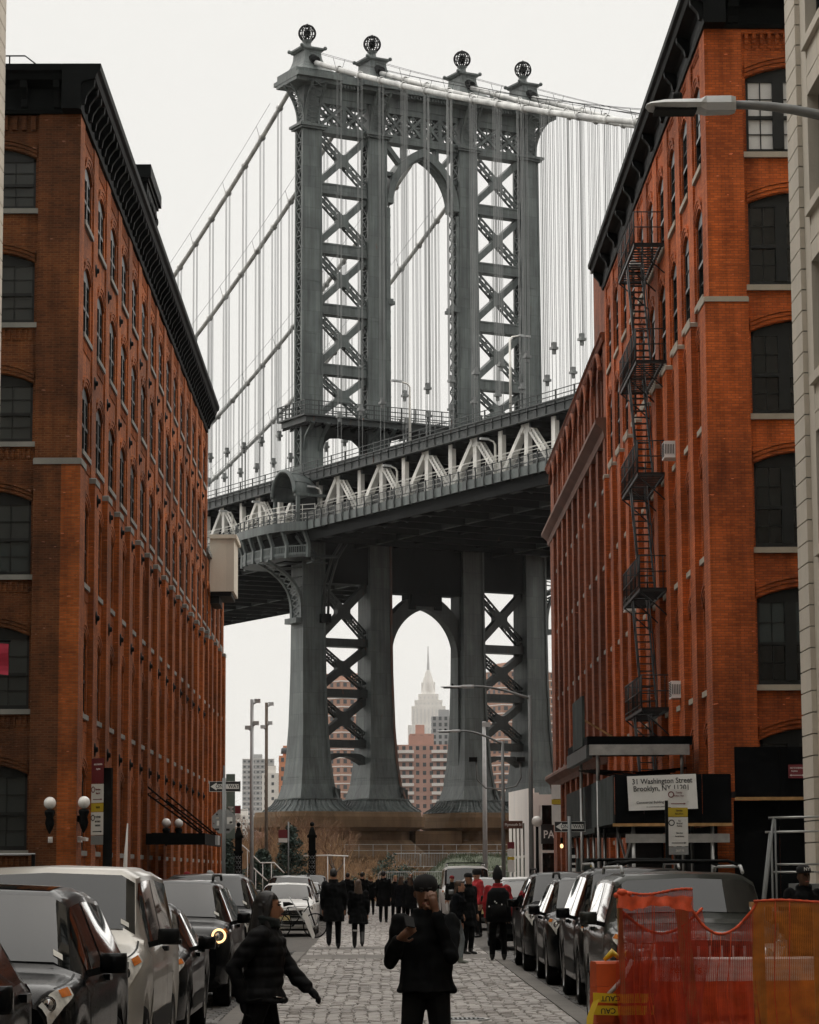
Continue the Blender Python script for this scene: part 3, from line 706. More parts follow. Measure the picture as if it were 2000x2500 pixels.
# ---- columns
for ci, c in enumerate(CO):
    z0, z1 = 47.0, 86.0; W0, W1 = 1.40, 1.22
    b = MB()
    for (na, nb) in ((NC + .62, NC + .95), (NC - .95, NC - .62)):
        mid = (na + nb) / 2; hd = (nb - na) / 2
        b.frustum((c, -mid), W0, hd, z0, (c, -mid), W1, hd, z1)
    b.frustum((c, -NC), .28, .7, z0, (c, -NC), .25, .7, z1)
    sh = P(b, 'column_shaft')
    # edge angles and plate seams on the face
    b = MB()
    for s in (-1, 1):
        b.frustum((c + s * (W0 - .11), -(NC + .97)), .11, .03, z0, (c + s * (W1 - .11), -(NC + .97)), .11, .03, z1)
    P(b, 'edge_angle', parent=sh)
    b = MB(); z = z0 + 3 + (ci % 2) * 2.2
    while z < z1 - 2:
        wv = W0 + (W1 - W0) * (z - z0) / (z1 - z0) - .24; b.box(c - wv, c + wv, -(NC + .975), -(NC + .94), z, z + .32); z += 6.1
    P(b, 'splice_plate', parent=sh)['kind'] = 'stuff'
    b = MB()
    for s in (-1, 1): lattice(b, c + s * 1.18, NC - .7, NC + .7, z0, z1, 1.55, s)
    lo = P(b, 'side_lattice', parent=sh); lo['kind'] = 'stuff'
    # lower shaft with flare
    prof = [(8.6, 2.75, 3.0), (9.8, 2.45, 2.75), (11.5, 2.05, 2.25), (14, 1.78, 1.95), (18, 1.58, 1.66), (24, 1.46, 1.44), (30, 1.42, 1.36), (40.0, 1.40, 1.3), (47.0, 1.4, 1.0)]
    for part, f, mt in (('lower_shaft', 1, TS),):
        b = MB()
        for i in range(len(prof) - 1):
            (za, wa, da), (zb, wb, db) = prof[i], prof[i + 1]
            b.frustum((c, -NC), wa - .18, da, za, (c, -NC), wb - .18, db, zb)
        ls = P(b, part)
    for s in (-1, 1):
        b = MB()
        for i in range(len(prof) - 1):
            (za, wa, da), (zb, wb, db) = prof[i], prof[i + 1]
            b.frustum((c + s * (wa - .13), -NC), .13, da + .12, za, (c + s * (wb - .13), -NC), .13, db + .12, zb)
        P(b, 'edge_flange', 'rusty_steel' if (ci == 1 and s == 1) else TS, ls)
    b = MB(); z = 12.2
    while z < 38:
        k = [j for j in range(len(prof) - 1) if prof[j][0] <= z < prof[j + 1][0]][0]
        t = (z - prof[k][0]) / (prof[k + 1][0] - prof[k][0]); wv = prof[k][1] + (prof[k + 1][1] - prof[k][1]) * t; dv = prof[k][2] + (prof[k + 1][2] - prof[k][2]) * t
        b.box(c - wv + .27, c + wv - .27, -(NC + dv + .015), -NC, z, z + .12); b.box(c - wv - .005, c + wv + .005, -(NC + dv * .7), -(NC - dv * .7), z, z + .12); z += 4.4
    P(b, 'splice_plate', parent=ls)['kind'] = 'stuff'
    # ribbed bell skirt on the pedestal
    b = MB(); bell = [(4.35, 8.45), (4.25, 8.62), (3.95, 8.8), (3.5, 9.15), (3.25, 9.55), (3.15, 9.75), (3.3, 9.8), (3.3, 9.95), (2.6, 9.98)]
    def sq(a, r):   # rounded square in plan
        ca, sa = cos(a), sin(a); q = (abs(ca) ** 4 + abs(sa) ** 4) ** -.25
        return Vector((c + r * ca * q, -NC + r * sa * q, 0))
    nn = 64; vs = []; fs = []
    for j, (r, z) in enumerate(bell):
        for i in range(nn):
            p = sq(2 * pi * i / nn, r * (.985 + (.03 if i % 2 else 0) * (1 if j < 6 else 0))); vs.append((p.x, p.y, z))
    for j in range(len(bell) - 1):
        for i in range(nn): fs.append((j * nn + i, j * nn + (i + 1) % nn, (j + 1) * nn + (i + 1) % nn, (j + 1) * nn + i))
    b.add(vs, fs); sk = P(b, 'base_skirt')
    b = MB()
    for i in range(32):
        a = 2 * pi * i / 32; pts = []
        for (r, z) in bell[:6]:
            p = sq(a, r * 1.02); pts.append((p.x, p.y, z + .03))
        b.tube(pts, .075, 4, False)
    P(b, 'skirt_ribs', parent=sk)
    b = MB()
    for i in range(6): b.box(c + 1.75 + i * .17, c + 1.84 + i * .17, -(NC + 2.72 - i * .1), -(NC + 1.6), 9.9, 11.25 - i * .06)
    b.box(c + 1.7, c + 2.72, -(NC + 2.5), -(NC + 1.5), 9.9, 11.0)
    P(b, 'foot_fins', 'deck_and_shade_steel', sk)
    # capital ledge and flaring lattice brackets under the cornice
    b = MB(); b.box(c - 1.55, c + 1.55, -(NC + 1.3), -(NC - 1.3), 86.0, 86.25); b.box(c - 1.75, c + 1.75, -(NC + 1.5), -(NC - 1.5), 86.25, 86.55)
    cp = P(b, 'capital_ledge')
    b = MB(); b.box(c - .95, c + .95, -(NC + .75), -(NC - .75), 86.55, 91.2); P(b, 'capital_core')
    def flare(dirs):
        for (dx, dn, wdt) in dirs:
            b = MB(); K = 8; pr = []
            for i in range(K + 1):
                t = i / K; pr.append((86.6 + 4.6 * t, .95 + 1.9 * t ** 2.3))
            for e in (-wdt, wdt):
                pts = []
                for z, r in pr:
                    pts.append(L(c + dx * r + (e if dx == 0 else 0), NC + dn * (r if dn else 0) + (e if dn == 0 else 0), z))
                for i in range(K): b.beam(pts[i], pts[i + 1], .16, .28, (dn, dx, 0))
            for i in range(K):
                for (e0, e1) in ((-wdt, wdt), (wdt, -wdt)):
                    (za, ra), (zb, rb) = pr[i], pr[i + 1]
                    A = L(c + dx * ra + (e0 if dx == 0 else 0), NC + dn * (ra if dn else 0) + (e0 if dn == 0 else 0), za); B = L(c + dx * rb + (e1 if dx == 0 else 0), NC + dn * (rb if dn else 0) + (e1 if dn == 0 else 0), zb)
                    b.beam(A, B, .08, .10)
            P(b, 'capital_bracket')
    dd = [(0, 1, .85), (0, -1, .85)]
    if ci == 0: dd.append((-1, 0, .75))
    if ci == 3: dd.append((1, 0, .75))
    flare(dd)
    # saddle housing, pedestal and ball finial
    b = MB(); ns = 6
    for i in range(ns):
        t, u = i / ns, (i + 1) / ns; r = lambda q: 1.25 + 1.15 * (1 - q) ** 2.4
        b.frustum((c, 0), r(t) * .85, r(t) * 1.15, 92.6 + 2.6 * t, (c, 0), r(u) * .85, r(u) * 1.15, 92.6 + 2.6 * u)
    b.box(c - .35, c + .35, -1.53, 1.53, 93.4, 95.0)
    sd_ = P(b, 'saddle_housing')
    b = MB()
    for s in (-1, 1):
        for k in range(3): b.box(c + s * (.75 - .5 * k) - .07, c + s * (.75 - .5 * k) + .07, -1.50, 1.50, 93.9, 95.1)
    P(b, 'fluted_panel', parent=sd_)
    b = MB(); b.frustum((c, 0), 1.25, 1.45, 95.2, (c, 0), 1.45, 1.6, 95.4); b.box(c - 1.5, c + 1.5, -1.65, 1.65, 95.4, 95.6)
    P(b, 'pedestal_cap', parent=sd_)
    for s in (-1, 1):
        for t in (-1, 1):
            b = MB(); b.sphere((c + s * 1.5, t * 1.6, 95.6), .24, 8, 6); P(b, 'corner_knob', parent=sd_)
    b = MB(); b.lathe([(.95, 95.6), (.75, 95.85), (.48, 96.15), (.44, 96.5), (.62, 96.65), (.5, 96.8)], (c, 0, 0), 14); P(b, 'finial_neck')
    bc = 97.62; br = .98; b = MB()
    for i in range(14):
        a = 2 * pi * i / 14; pts = [(c + br * sin(pi * j / 12) * cos(a), br * sin(pi * j / 12) * sin(a), bc - br * cos(pi * j / 12)) for j in range(13)]
        b.tube(pts, .07, 4, True, False)
    for z in (-.7, 0, .7):
        rr = sqrt(br * br - z * z) + .01; b.tube([(c + rr * cos(2 * pi * j / 24), rr * sin(2 * pi * j / 24), bc + z) for j in range(25)], .06, 4, True, False)
    b.lathe([(.55, bc + .85), (.2, bc + 1.0), (.08, bc + 1.14), (.001, bc + 1.16)], (c, 0, 0), 10); b.lathe([(.001, bc - .95), (.6, bc - .83)], (c, 0, 0), 10)
    fb = P(b, 'ball_finial', 'dark_steel')
    b = MB(); b.sphere((c, 0, bc), .45, 10, 8); P(b, 'lantern_core', 'dark_steel', fb)
    # cable collar where the cable leaves the housing
    for s in (1, -1):
        b = MB(); b.tube([L(c, s * 1.4, 94.15), L(c, s * 2.3, 93.75)], [.62, .50], 12); P(b, 'cable_collar', 'dark_steel', sd_)

# ---- cornice and top truss
def layered(z0, z1, ext_o, ext_n, name, brk=0.):
    b = MB(); b.box(-ext_o, ext_o, -ext_n - NC, ext_n - NC, z0, z1)
    if brk:
        for c in CO: b.box(c - 2.6 - brk * .3, c + 2.6 + brk * .3, -ext_n - brk - NC, ext_n + brk - NC, z0 + .004, z1 - .004)
    return P(b, name)
layered(90.0, 91.1, 15.6, .9, 'frieze'); layered(91.1, 91.5, 16.9, 1.75, 'cornice_bed', .8); layered(91.5, 92.0, 17.3, 2.2, 'cornice_corona', .95); layered(92.0, 92.6, 16.3, 1.7, 'cornice_crown', .7)
b = MB()
for i in range(84):
    o = -16.6 + i * .4
    b.box(o, o + .18, -(NC + 1.95), -(NC + 1.7), 91.13, 91.46)
P(b, 'dentils')
for k in range(3):
    a, c_ = CO[k] + 2.6, CO[k + 1] - 2.6; b = MB(); b.prism([(a, 92.6), (c_, 92.6), (c_ - .6, 93.3), (a + .6, 93.3)], lambda u, v, t: (u, t, v), -1.1, 1.0); P(b, 'roof_slab')
    b = MB()
    for i in range(14): b.box(a + .5 + (c_ - a - 1) * i / 14, a + .6 + (c_ - a - 1) * i / 14, -1.3, -1.1, 92.6, 93.25)
    P(b, 'roof_ribs')
spans = [(CO[0] + 1.3, CO[1] - 1.3, 2), (CO[1] + 1.3, CO[2] - 1.3, 4), (CO[2] + 1.3, CO[3] - 1.3, 2)]
for (a, e, n) in spans:
    b = MB(); b.box(a, e, -(NC + .8), -(NC - .8), 85.85, 86.75); P(b, 'bottom_chord')
    b = MB(); b.box(a, e, -(NC + .8), -(NC - .8), 89.3, 90.0); P(b, 'top_chord')
    for i in range(n):
        u0, u1 = a + (e - a) * i / n, a + (e - a) * (i + 1) / n
        if i: b = MB(); b.box(u0 - .25, u0 + .25, -(NC + .75), -(NC - .75), 86.75, 89.3); P(b, 'truss_post')
        for nn_ in (NC + .6, NC - .6):
            b = MB(); m_ = (u0 + u1) / 2; h0, h1 = 86.75, 89.3; hm = (h0 + h1) / 2
            b.beam(L(u0, nn_, h0), L(u1, nn_, h1), .3, .34, (0, 1, 0)); b.beam(L(u0, nn_ + .01, h1), L(u1, nn_ + .01, h0), .3, .34, (0, 1, 0))
            q = .14
            for (pa, pb_) in (((u0, hm), (m_, h1)), ((m_, h1), (u1, hm)), ((u1, hm), (m_, h0)), ((m_, h0), (u0, hm))): b.beam(L(pa[0], nn_, pa[1]), L(pb_[0], nn_, pb_[1]), q, q, (0, 1, 0))
            b.beam(L(m_, nn_, h0), L(m_, nn_, h1), q, q, (1, 0, 0)); b.beam(L(u0, nn_, hm), L(u1, nn_, hm), q, q)
            P(b, 'lattice_panel')

# ---- X bracing between the paired columns
def solid_diag(a, za, e, zb, wd):
    b = MB(); b.beam(L(a, NC, za), L(e, NC, zb), .95, wd, (0, 1, 0)) if False else b.beam(L(a, NC, za), L(e, NC, zb), 1.0, wd, Vector((0, 1, 0)).cross(Vector((e - a, 0, zb - za))))
    return b
def open_diag(a, za, e, zb, wd):
    b = MB(); d = Vector((e - a, 0, zb - za)).normalized(); q = Vector((-d.z, 0, d.x))
    for s in (-1, 1):
        for nn_ in (NC + .38, NC - .38):
            A = Vector(L(a, nn_, za)) + q * (s * wd * .40); B = Vector(L(e, nn_, zb)) + q * (s * wd * .40)
            b.beam(A, B, .18, wd * .24, q)
    A = Vector(L(a, NC, za)); B = Vector(L(e, NC, zb)); k = int((B - A).length / .9)
    for i in range(1, k):
        c = A.lerp(B, i / k)
        for nn_ in (.38, -.38): b.beam(c + q * wd * .4 + Vector((0, -nn_, 0)) + d * .3, c - q * wd * .4 + Vector((0, -nn_, 0)) - d * .3, .1, .12, d)
        for nn_ in (.38, -.38): b.beam(c + q * wd * .4 + Vector((0, -nn_, 0)) - d * .3, c - q * wd * .4 + Vector((0, -nn_, 0)) + d * .3, .1, .12, d)
    return b
def gusset(o, z, w, h, nm='gusset', th=.48, mt=TS):
    b = MB(); poly = []
    for i in range(16):
        a = 2 * pi * i / 16 + pi / 16; r = 1.0 + .35 * abs(cos(2 * a)) ** 3 * -1 + .3 * abs(sin(2 * a))
        poly.append((o + w * cos(a) * r, z + h * sin(a) * r))
    b.prism(poly, lambda u, v, t: L(u, t, v), NC - th, NC + th); P(b, nm, mt)
def corner_gusset(o, z, sx, sz, w, h, th=.46, mt=TS):
    b = MB(); poly = [(o, z), (o + sx * w, z)] + [(o + sx * w * (1 - sin(t)) , z + sz * h * (1 - cos(t))) for t in [pi / 2 * i / 5 for i in range(1, 5)]] + [(o, z + sz * h)]
    b.prism(poly, lambda u, v, t: L(u, t, v), NC - th, NC + th); P(b, 'corner_gusset', mt)
for (a, e) in ((CO[0] + 1.15, CO[1] - 1.15), (CO[2] + 1.15, CO[3] - 1.15)):
    tops = [85.85, 78.75, 71.75, 64.7, 57.75]; bots = [79.95, 72.95, 65.9, 58.95, 53.0]
    for i in range(5):
        t_, b_ = tops[i], bots[i]; m_ = (a + e) / 2
        P(solid_diag(a, b_ + .1, e, t_ - .1, .72), 'diagonal_brace'); P(open_diag(a, t_ - .1, e, b_ + .1, .80), 'laced_brace')
        gusset(m_, (t_ + b_) / 2, .85, .85)
        for (o, sx) in ((a, 1), (e, -1)):
            corner_gusset(o, b_, sx, 1, 1.1, 1.3)
        if i < 4:
            b = MB()
            for nn_ in (NC + .55, NC - .55):
                for zz in (b_ - .14, t_ - 7.0 + .0): pass
            b.box(a - .2, e + .2, -(NC + .72), -(NC - .72), tops[i + 1], b_)
            st = P(b, 'cross_strut')
            b = MB(); b.box(a - .1, e + .1, -(NC + .80), -(NC + .72), b_ - .16, b_ + .02); b.box(a - .1, e + .1, -(NC + .80), -(NC + .72), tops[i + 1] - .02, tops[i + 1] + .16); P(b, 'strut_flange', parent=st)
    # below the deck: under-deck shade put into the darker steel colour
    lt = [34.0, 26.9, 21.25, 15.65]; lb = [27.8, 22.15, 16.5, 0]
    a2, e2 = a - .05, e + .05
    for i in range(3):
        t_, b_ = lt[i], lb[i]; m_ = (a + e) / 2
        P(solid_diag(a2, b_, e2, t_, .8), 'diagonal_brace', 'deck_and_shade_steel'); P(open_diag(a2, t_, e2, b_, .85), 'laced_brace', 'deck_and_shade_steel'); gusset(m_, (t_ + b_) / 2, 1.0, .95, mt='deck_and_shade_steel')
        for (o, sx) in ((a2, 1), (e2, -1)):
            corner_gusset(o, b_, sx, 1, 1.3, 1.4, mt='deck_and_shade_steel'); corner_gusset(o, t_, sx, -1, 1.3, 1.4, mt='deck_and_shade_steel')
        b = MB(); b.box(a2, e2, -(NC + .9), -(NC - .9), lt[i + 1], b_); P(b, 'cross_strut', 'deck_and_shade_steel')
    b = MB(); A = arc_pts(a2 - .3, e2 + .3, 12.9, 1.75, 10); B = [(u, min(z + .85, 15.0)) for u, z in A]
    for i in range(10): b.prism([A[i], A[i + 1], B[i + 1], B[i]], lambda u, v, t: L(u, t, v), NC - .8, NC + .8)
    P(b, 'strut_arch', 'deck_and_shade_steel')

# ---- central arches
def pointed(o0, zs, za, n=12, k=1.0):
    """half outline of a pointed arch from (o0,zs) to (0,za)"""
    R = (o0 * o0 + (za - zs) ** 2) / (2 * o0); pts = []
    amax = math.asin(min(1, (za - zs) / R))
    for i in range(n + 1):
        t = amax * i / n; pts.append((o0 - R * (1 - cos(t)), zs + R * sin(t)))
    return pts
def arch_ring(o_in, zs, z_in, th, z_low, name, nn_, hw):
    pin = pointed(o_in, zs, z_in); po_ = pointed(o_in + th, zs, z_in + th * 1.35)
    for s in (-1, 1):
        b = MB()
        for i in range(12):
            b.prism([(s * pin[i][0], pin[i][1]), (s * pin[i + 1][0], pin[i + 1][1]), (s * po_[i + 1][0], po_[i + 1][1]), (s * po_[i][0], po_[i][1])], lambda u, v, t: L(u, t, v), nn_ - hw, nn_ + hw)
        P(b, name)
arch_ring(4.05, 78.6, 84.6, .75, 54, 'arch_rib', NC, 1.0)
arch_ring(3.85, 78.6, 84.25, .3, 54, 'arch_moulding', NC, .55)
b = MB()
for s in (-1, 1): lattice(b, s * 4.35, NC - .7, NC + .7, 53, 78.6, 1.4, s)
P(b, 'inner_lattice')['kind'] = 'stuff'
for s in (-1, 1):
    b = MB(); b.box(s * 4.75, s * 3.9, -(NC + 1.05), -(NC - 1.05), 66.6, 67.0); b.box(s * 4.75, s * 4.05, -(NC + .9), -(NC - .9), 67.0, 67.3); P(b, 'impost_ledge')
    b = MB(); b.beam(L(s * 4.8, NC, 85.9), L(s * 2.7, NC, 83.6), .8, .55, (s * .7, 0, .7)); P(b, 'spandrel_strut')
    b = MB(); b.beam(L(s * 4.85, NC, 82.2), L(s * 3.6, NC, 82.2), .8, .5); P(b, 'spandrel_strut')
    b = MB(); b.box(s * 2.15 - .2, s * 2.15 + .2, -(NC + .5), -(NC - .5), 84.1, 85.85); P(b, 'spandrel_post')
    b = MB(); b.box(s * 4.9, s * 4.25, -(NC + .9), -(NC - .9), 53, 78.0) if False else b.box(s * 4.8, s * 4.45, -(NC + .95), -(NC + .7), 53, 78.0); P(b, 'arch_pilaster')
# lower arch and portal: plated wall with a pointed opening, shade put into its darker steel
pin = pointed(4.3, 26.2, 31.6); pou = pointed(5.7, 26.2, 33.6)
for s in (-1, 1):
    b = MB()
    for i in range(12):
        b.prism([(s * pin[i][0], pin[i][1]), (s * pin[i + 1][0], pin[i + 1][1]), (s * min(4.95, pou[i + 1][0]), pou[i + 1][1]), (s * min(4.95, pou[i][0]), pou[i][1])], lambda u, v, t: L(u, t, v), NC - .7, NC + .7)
    P(b, 'lower_arch_rib', 'deck_and_shade_steel')
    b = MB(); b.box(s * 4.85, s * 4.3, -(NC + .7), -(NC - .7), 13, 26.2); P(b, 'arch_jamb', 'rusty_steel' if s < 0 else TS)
    b = MB(); b.box(s * 4.95, s * 4.45, -(NC + .9), -(NC - .9), 27, 33.2); P(b, 'arch_spandrel', 'deck_and_shade_steel')
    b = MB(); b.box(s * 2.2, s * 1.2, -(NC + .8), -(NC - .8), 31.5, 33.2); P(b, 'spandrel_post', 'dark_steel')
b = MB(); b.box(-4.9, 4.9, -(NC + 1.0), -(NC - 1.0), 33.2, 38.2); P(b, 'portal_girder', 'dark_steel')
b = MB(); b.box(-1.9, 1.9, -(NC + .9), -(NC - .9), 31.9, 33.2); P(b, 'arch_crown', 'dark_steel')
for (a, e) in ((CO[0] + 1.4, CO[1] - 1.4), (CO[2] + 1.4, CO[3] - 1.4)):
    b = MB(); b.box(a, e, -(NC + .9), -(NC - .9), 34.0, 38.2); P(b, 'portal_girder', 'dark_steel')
# ---- tower platform above the deck
b = MB(); b.box(-16.5, 16.5, -(NC + 3.0), -(NC - 3.0), 51.7, 52.35); b.box(-16.9, 16.9, -(NC + 3.4), -(NC - 3.4), 52.35, 52.55); pf = P(b, 'platform_floor', 'deck_and_shade_steel')
b = MB()
for i in range(35):
    o = -16.3 + i * .95; b.box(o, o + .12, -(NC + 3.2), -(NC - 3.2), 51.45, 51.7)
P(b, 'platform_joists', 'dark_steel', pf)
for nn_ in (NC + 3.3, NC - 3.3):
    b = MB()
    for zz in (53.0, 53.5, 54.05): b.box(-16.8, 16.8, -nn_ - .05, -nn_ + .05, zz, zz + .09)
    for i in range(20): o = -16.8 + i * 1.768; b.box(o - .06, o + .06, -nn_ - .07, -nn_ + .07, 52.55, 54.15)
    for i in range(111): o = -16.8 + i * .304; b.box(o - .015, o + .015, -nn_ - .015, -nn_ + .015, 52.6, 54.0)
    P(b, 'platform_railing', 'deck_and_shade_steel')
for o in (-16.8, 16.8):
    b = MB()
    for zz in (53.0, 53.5, 54.05): b.box(o - .05, o + .05, -NC - 3.3, -NC + 3.3, zz, zz + .09)
    for i in range(8): b.box(o - .06, o + .06, -NC - 3.3 + i * .94 - .06, -NC - 3.3 + i * .94 + .06, 52.55, 54.15)
    P(b, 'platform_railing', 'deck_and_shade_steel')
for c in CO:
    for s in (-1, 1):
        b = MB(); pts = [L(c + s * 1.0, NC + .9, 48.8), L(c + s * 1.0, NC + 1.5, 50.4), L(c + s * 1.0, NC + 3.1, 51.7)]
        for i in range(2): b.beam(pts[i], pts[i + 1], .25, .4, (1, 0, 0))
        P(b, 'platform_bracket')
for (a, e) in ((CO[0] + 1.2, CO[1] - 1.2), (CO[2] + 1.2, CO[3] - 1.2)):
    b = MB(); A = [(a, 48.6), (a + .5, 49.9), (a + 1.4, 50.6), ((a + e) / 2, 50.75), (e - 1.4, 50.6), (e - .5, 49.9), (e, 48.6)]
    for i in range(6): b.prism([A[i], A[i + 1], (A[i + 1][0], 51.7), (A[i][0], 51.7)], lambda u, v, t: L(u, t, v), NC - .8, NC + .8)
    P(b, 'portal_haunch', 'dark_steel')
# ---- stone pedestal
PDN = thing('stone_pedestal', 'stepped brown granite pedestal carrying the bridge tower', 'pedestal', (TX, TY, 0), TA)
def rnd_rect(o0, o1, hn, r, n=6):
    pts = []
    for (cx, cy, a0) in ((o1 - r, hn - r, 0), (o0 + r, hn - r, pi / 2), (o0 + r, -hn + r, pi), (o1 - r, -hn + r, 1.5 * pi)):
        for i in range(n + 1): a = a0 + pi / 2 * i / n; pts.append((cx + r * cos(a), cy + r * sin(a)))
    return pts
for (o0, o1) in ((-19.6, -1.9), (1.9, 19.6)):
    for (za, zb_, g0, g1, nm) in ((7.9, 8.45, .15, .0, 'capstone_course'), (6.75, 7.9, .35, .35, 'fascia_course'), (6.35, 6.75, -.35, .25, 'corbel_course'), (5.35, 6.35, -.9, -.9, 'shaft_course'), (4.95, 5.35, -.45, -.75, 'torus_course'), (3.55, 4.95, .65, -.45, 'battered_course'), (3.1, 3.55, .95, .9, 'base_course'), (1.9, 3.1, 1.05, 1.05, 'dado_course'), (1.55, 1.9, 1.35, 1.3, 'string_course'), (-.05, 1.55, 1.3, 1.3, 'plinth_course')):
        lo_ = rnd_rect(o0 - g0, o1 + g0, 5.2 + g0, 3.0); hi = rnd_rect(o0 - g1, o1 + g1, 5.2 + g1, 3.0); n = len(lo_)
        b = MB(); b.add([(x, y, za) for x, y in lo_] + [(x, y, zb_) for x, y in hi], [(i, (i + 1) % n, n + (i + 1) % n, n + i) for i in range(n)] + [tuple(range(n, 2 * n)), tuple(reversed(range(n)))])
        b.build(nm, 'granite_brown', PDN)
b = MB(); b.box(-3, 3, -3.8, 3.8, 0, 6.4); b.build('link_wall', 'granite_brown', PDN)
rl = MB()
for zz in (4.2, 4.85): rl.tube([L(-20.3, 6.2, zz), L(20.3, 6.2, zz)], .03, 5)
for i in range(24): o = -20.3 + i * 1.765; rl.tube([L(o, 6.2, 3.4), L(o, 6.2, 4.85)], .03, 5)
rl.build('ledge_railing', 'galv_paint', PDN)
# ================================================================== deck, walkway, cables
DK = thing('bridge_deck', 'double-deck bridge roadway with white trusses crossing above the street', 'bridge deck', (TX, TY, 0), TA)
N0, N1 = -120.0, 100.0
def D(mb, name, mat='deck_and_shade_steel', parent=None): return mb.build(name, mat, parent or DK)
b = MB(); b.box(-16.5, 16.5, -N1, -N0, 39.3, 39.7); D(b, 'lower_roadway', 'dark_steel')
for s in (-1, 1):
    b = MB(); b.box(s * 16.2, s * 7.2, -N1, -N0, 44.9, 45.3); D(b, 'upper_roadway', 'dark_steel')
    # upper fascia girder
    b = MB(); b.box(s * 16.55, s * 16.2, -N1, -N0, 44.85, 45.95); fg = D(b, 'upper_fascia_girder', 'deck_and_shade_steel')
    b = MB(); b.box(s * 16.68, s * 16.2, -N1, -N0, 45.95, 46.07); b.box(s * 16.64, s * 16.2, -N1, -N0, 44.75, 44.85); D(b, 'fascia_flange', parent=fg)
    st = MB(); st.box(s * 16.63, s * 16.5, -.05, .05, 44.86, 45.94); sm = st.mesh('stiffener', 'deck_and_shade_steel')
    n = int((N1 - N0) / 1.62)
    for i in range(n): inst('stiffener', sm, fg, (0, -N1 + i * 1.62, 0))
    b = MB()
    for zz in (46.45, 46.95): b.box(s * 16.47, s * 16.39, -N1, -N0, zz, zz + .07)
    for i in range(int((N1 - N0) / 3.24)): b.box(s * 16.49, s * 16.37, -N1 + i * 3.24, -N1 + i * 3.24 + .12, 46.07, 47.05)
    D(b, 'upper_railing')
    b = MB(); b.tube([(s * 16.78, -N1, 45.55), (s * 16.78, -N0, 45.55)], .06, 6); D(b, 'conduit', 'dark_steel')
# floor beams, stringers
fb = MB(); fb.box(-17.6, 17.6, -.25, .25, 37.9, 39.3); fm = fb.mesh('floor_beam', 'dark_steel')
ar = MB()
for s in (-1, 1):
    pts = [(s * 15.6, 0, 37.9), (s * 17.2, 0, 38.6), (s * 18.3, 0, 39.35)]
    for i in range(2): ar.beam(pts[i], pts[i + 1], .14, .3, (0, 1, 0))
am = ar.mesh('walkway_bracket', 'deck_and_shade_steel')
n = int((N1 - N0) / 4.85)
for i in range(n):
    inst('floor_beam', fm, DK, (0, -N1 + 2 + i * 4.85, 0)); inst('walkway_bracket', am, DK, (0, -N1 + 2.6 + i * 4.85, 0))
for o in (-15.5, -9.0, -4, 4, 9.0, 15.5):
    b = MB(); b.box(o - .22, o + .22, -N1, -N0, 38.0, 38.85) if abs(o) == 9 else b.box(o - .25, o + .25, -N1, -N0, 38.3, 39.3); D(b, 'stringer', 'deck_and_shade_steel' if abs(o) >= 9 else 'dark_steel')
for o in (-17.75, 17.75):
    b = MB(); b.box(o - .12, o + .12, -N1, -N0, 37.85, 39.5); D(b, 'edge_stringer', 'dark_steel')
ub = MB(); ub.box(-16.1, -7.3, -.2, .2, 44.2, 44.9); um = ub.mesh('upper_floor_beam', 'dark_steel')
for i in range(n):
    inst('upper_floor_beam', um, DK, (0, -N1 + 2 + i * 4.85, 0)); inst('upper_floor_beam', um, DK, (23.4, -N1 + 2 + i * 4.85, 0))
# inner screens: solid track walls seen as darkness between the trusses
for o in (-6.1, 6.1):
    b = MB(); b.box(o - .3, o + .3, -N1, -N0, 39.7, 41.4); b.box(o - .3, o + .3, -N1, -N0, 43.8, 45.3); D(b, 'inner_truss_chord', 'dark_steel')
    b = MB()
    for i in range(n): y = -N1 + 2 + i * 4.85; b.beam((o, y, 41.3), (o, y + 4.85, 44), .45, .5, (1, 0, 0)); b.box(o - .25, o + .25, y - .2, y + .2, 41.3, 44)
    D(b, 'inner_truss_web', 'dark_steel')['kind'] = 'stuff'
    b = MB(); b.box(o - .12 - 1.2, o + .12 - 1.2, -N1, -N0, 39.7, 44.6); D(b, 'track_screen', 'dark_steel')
# truss members, outer planes
PIT = 9.67; A0 = 9.48
ZT, ZB = 44.75, 39.9
dg = MB(); dg.beam((0, 0, ZB), (0, PIT / 2 - .35, ZT - .2), .5, .72, (1, 0, 0)); dgm = dg.mesh('truss_diagonal', 'truss_white')
lc = MB(); d = Vector((0, PIT / 2 - .35, ZT - .2 - ZB)).normalized(); q = Vector((0, -d.z, d.y))
for e in (-.28, .28):
    for s in (-.2, .2): lc.beam(Vector((s, 0, ZB)) + q * e, Vector((s, PIT / 2 - .35, ZT - .2)) + q * e, .05, .24, q)
for i in range(16):
    c = Vector((0, 0, ZB)).lerp(Vector((0, PIT / 2 - .35, ZT - .2)), (i + .5) / 16); h = .16
    for s in (-.2, .2): lc.beam(c + q * .24 - d * h + Vector((s, 0, 0)), c - q * .24 + d * h + Vector((s, 0, 0)), .04, .09, d); lc.beam(c - q * .24 - d * h + Vector((s, 0, 0)), c + q * .24 + d * h + Vector((s, 0, 0)), .04, .09, d)
lc.v = [(x, -y, z) for x, y, z in lc.v]
lcm = lc.mesh('laced_diagonal', 'truss_white')
pv = MB(); pv.box(-.24, .24, -.34, .34, ZB, ZT); pvm = pv.mesh('truss_post', 'truss_white')
gp = MB(); gp.prism([(-.95, ZT + .02), (.95, ZT + .02), (.55, ZT - .85), (-.55, ZT - .85)], lambda u, v, t: (t, u, v), -.27, .27); gpm = gp.mesh('gusset_plate', 'truss_white')
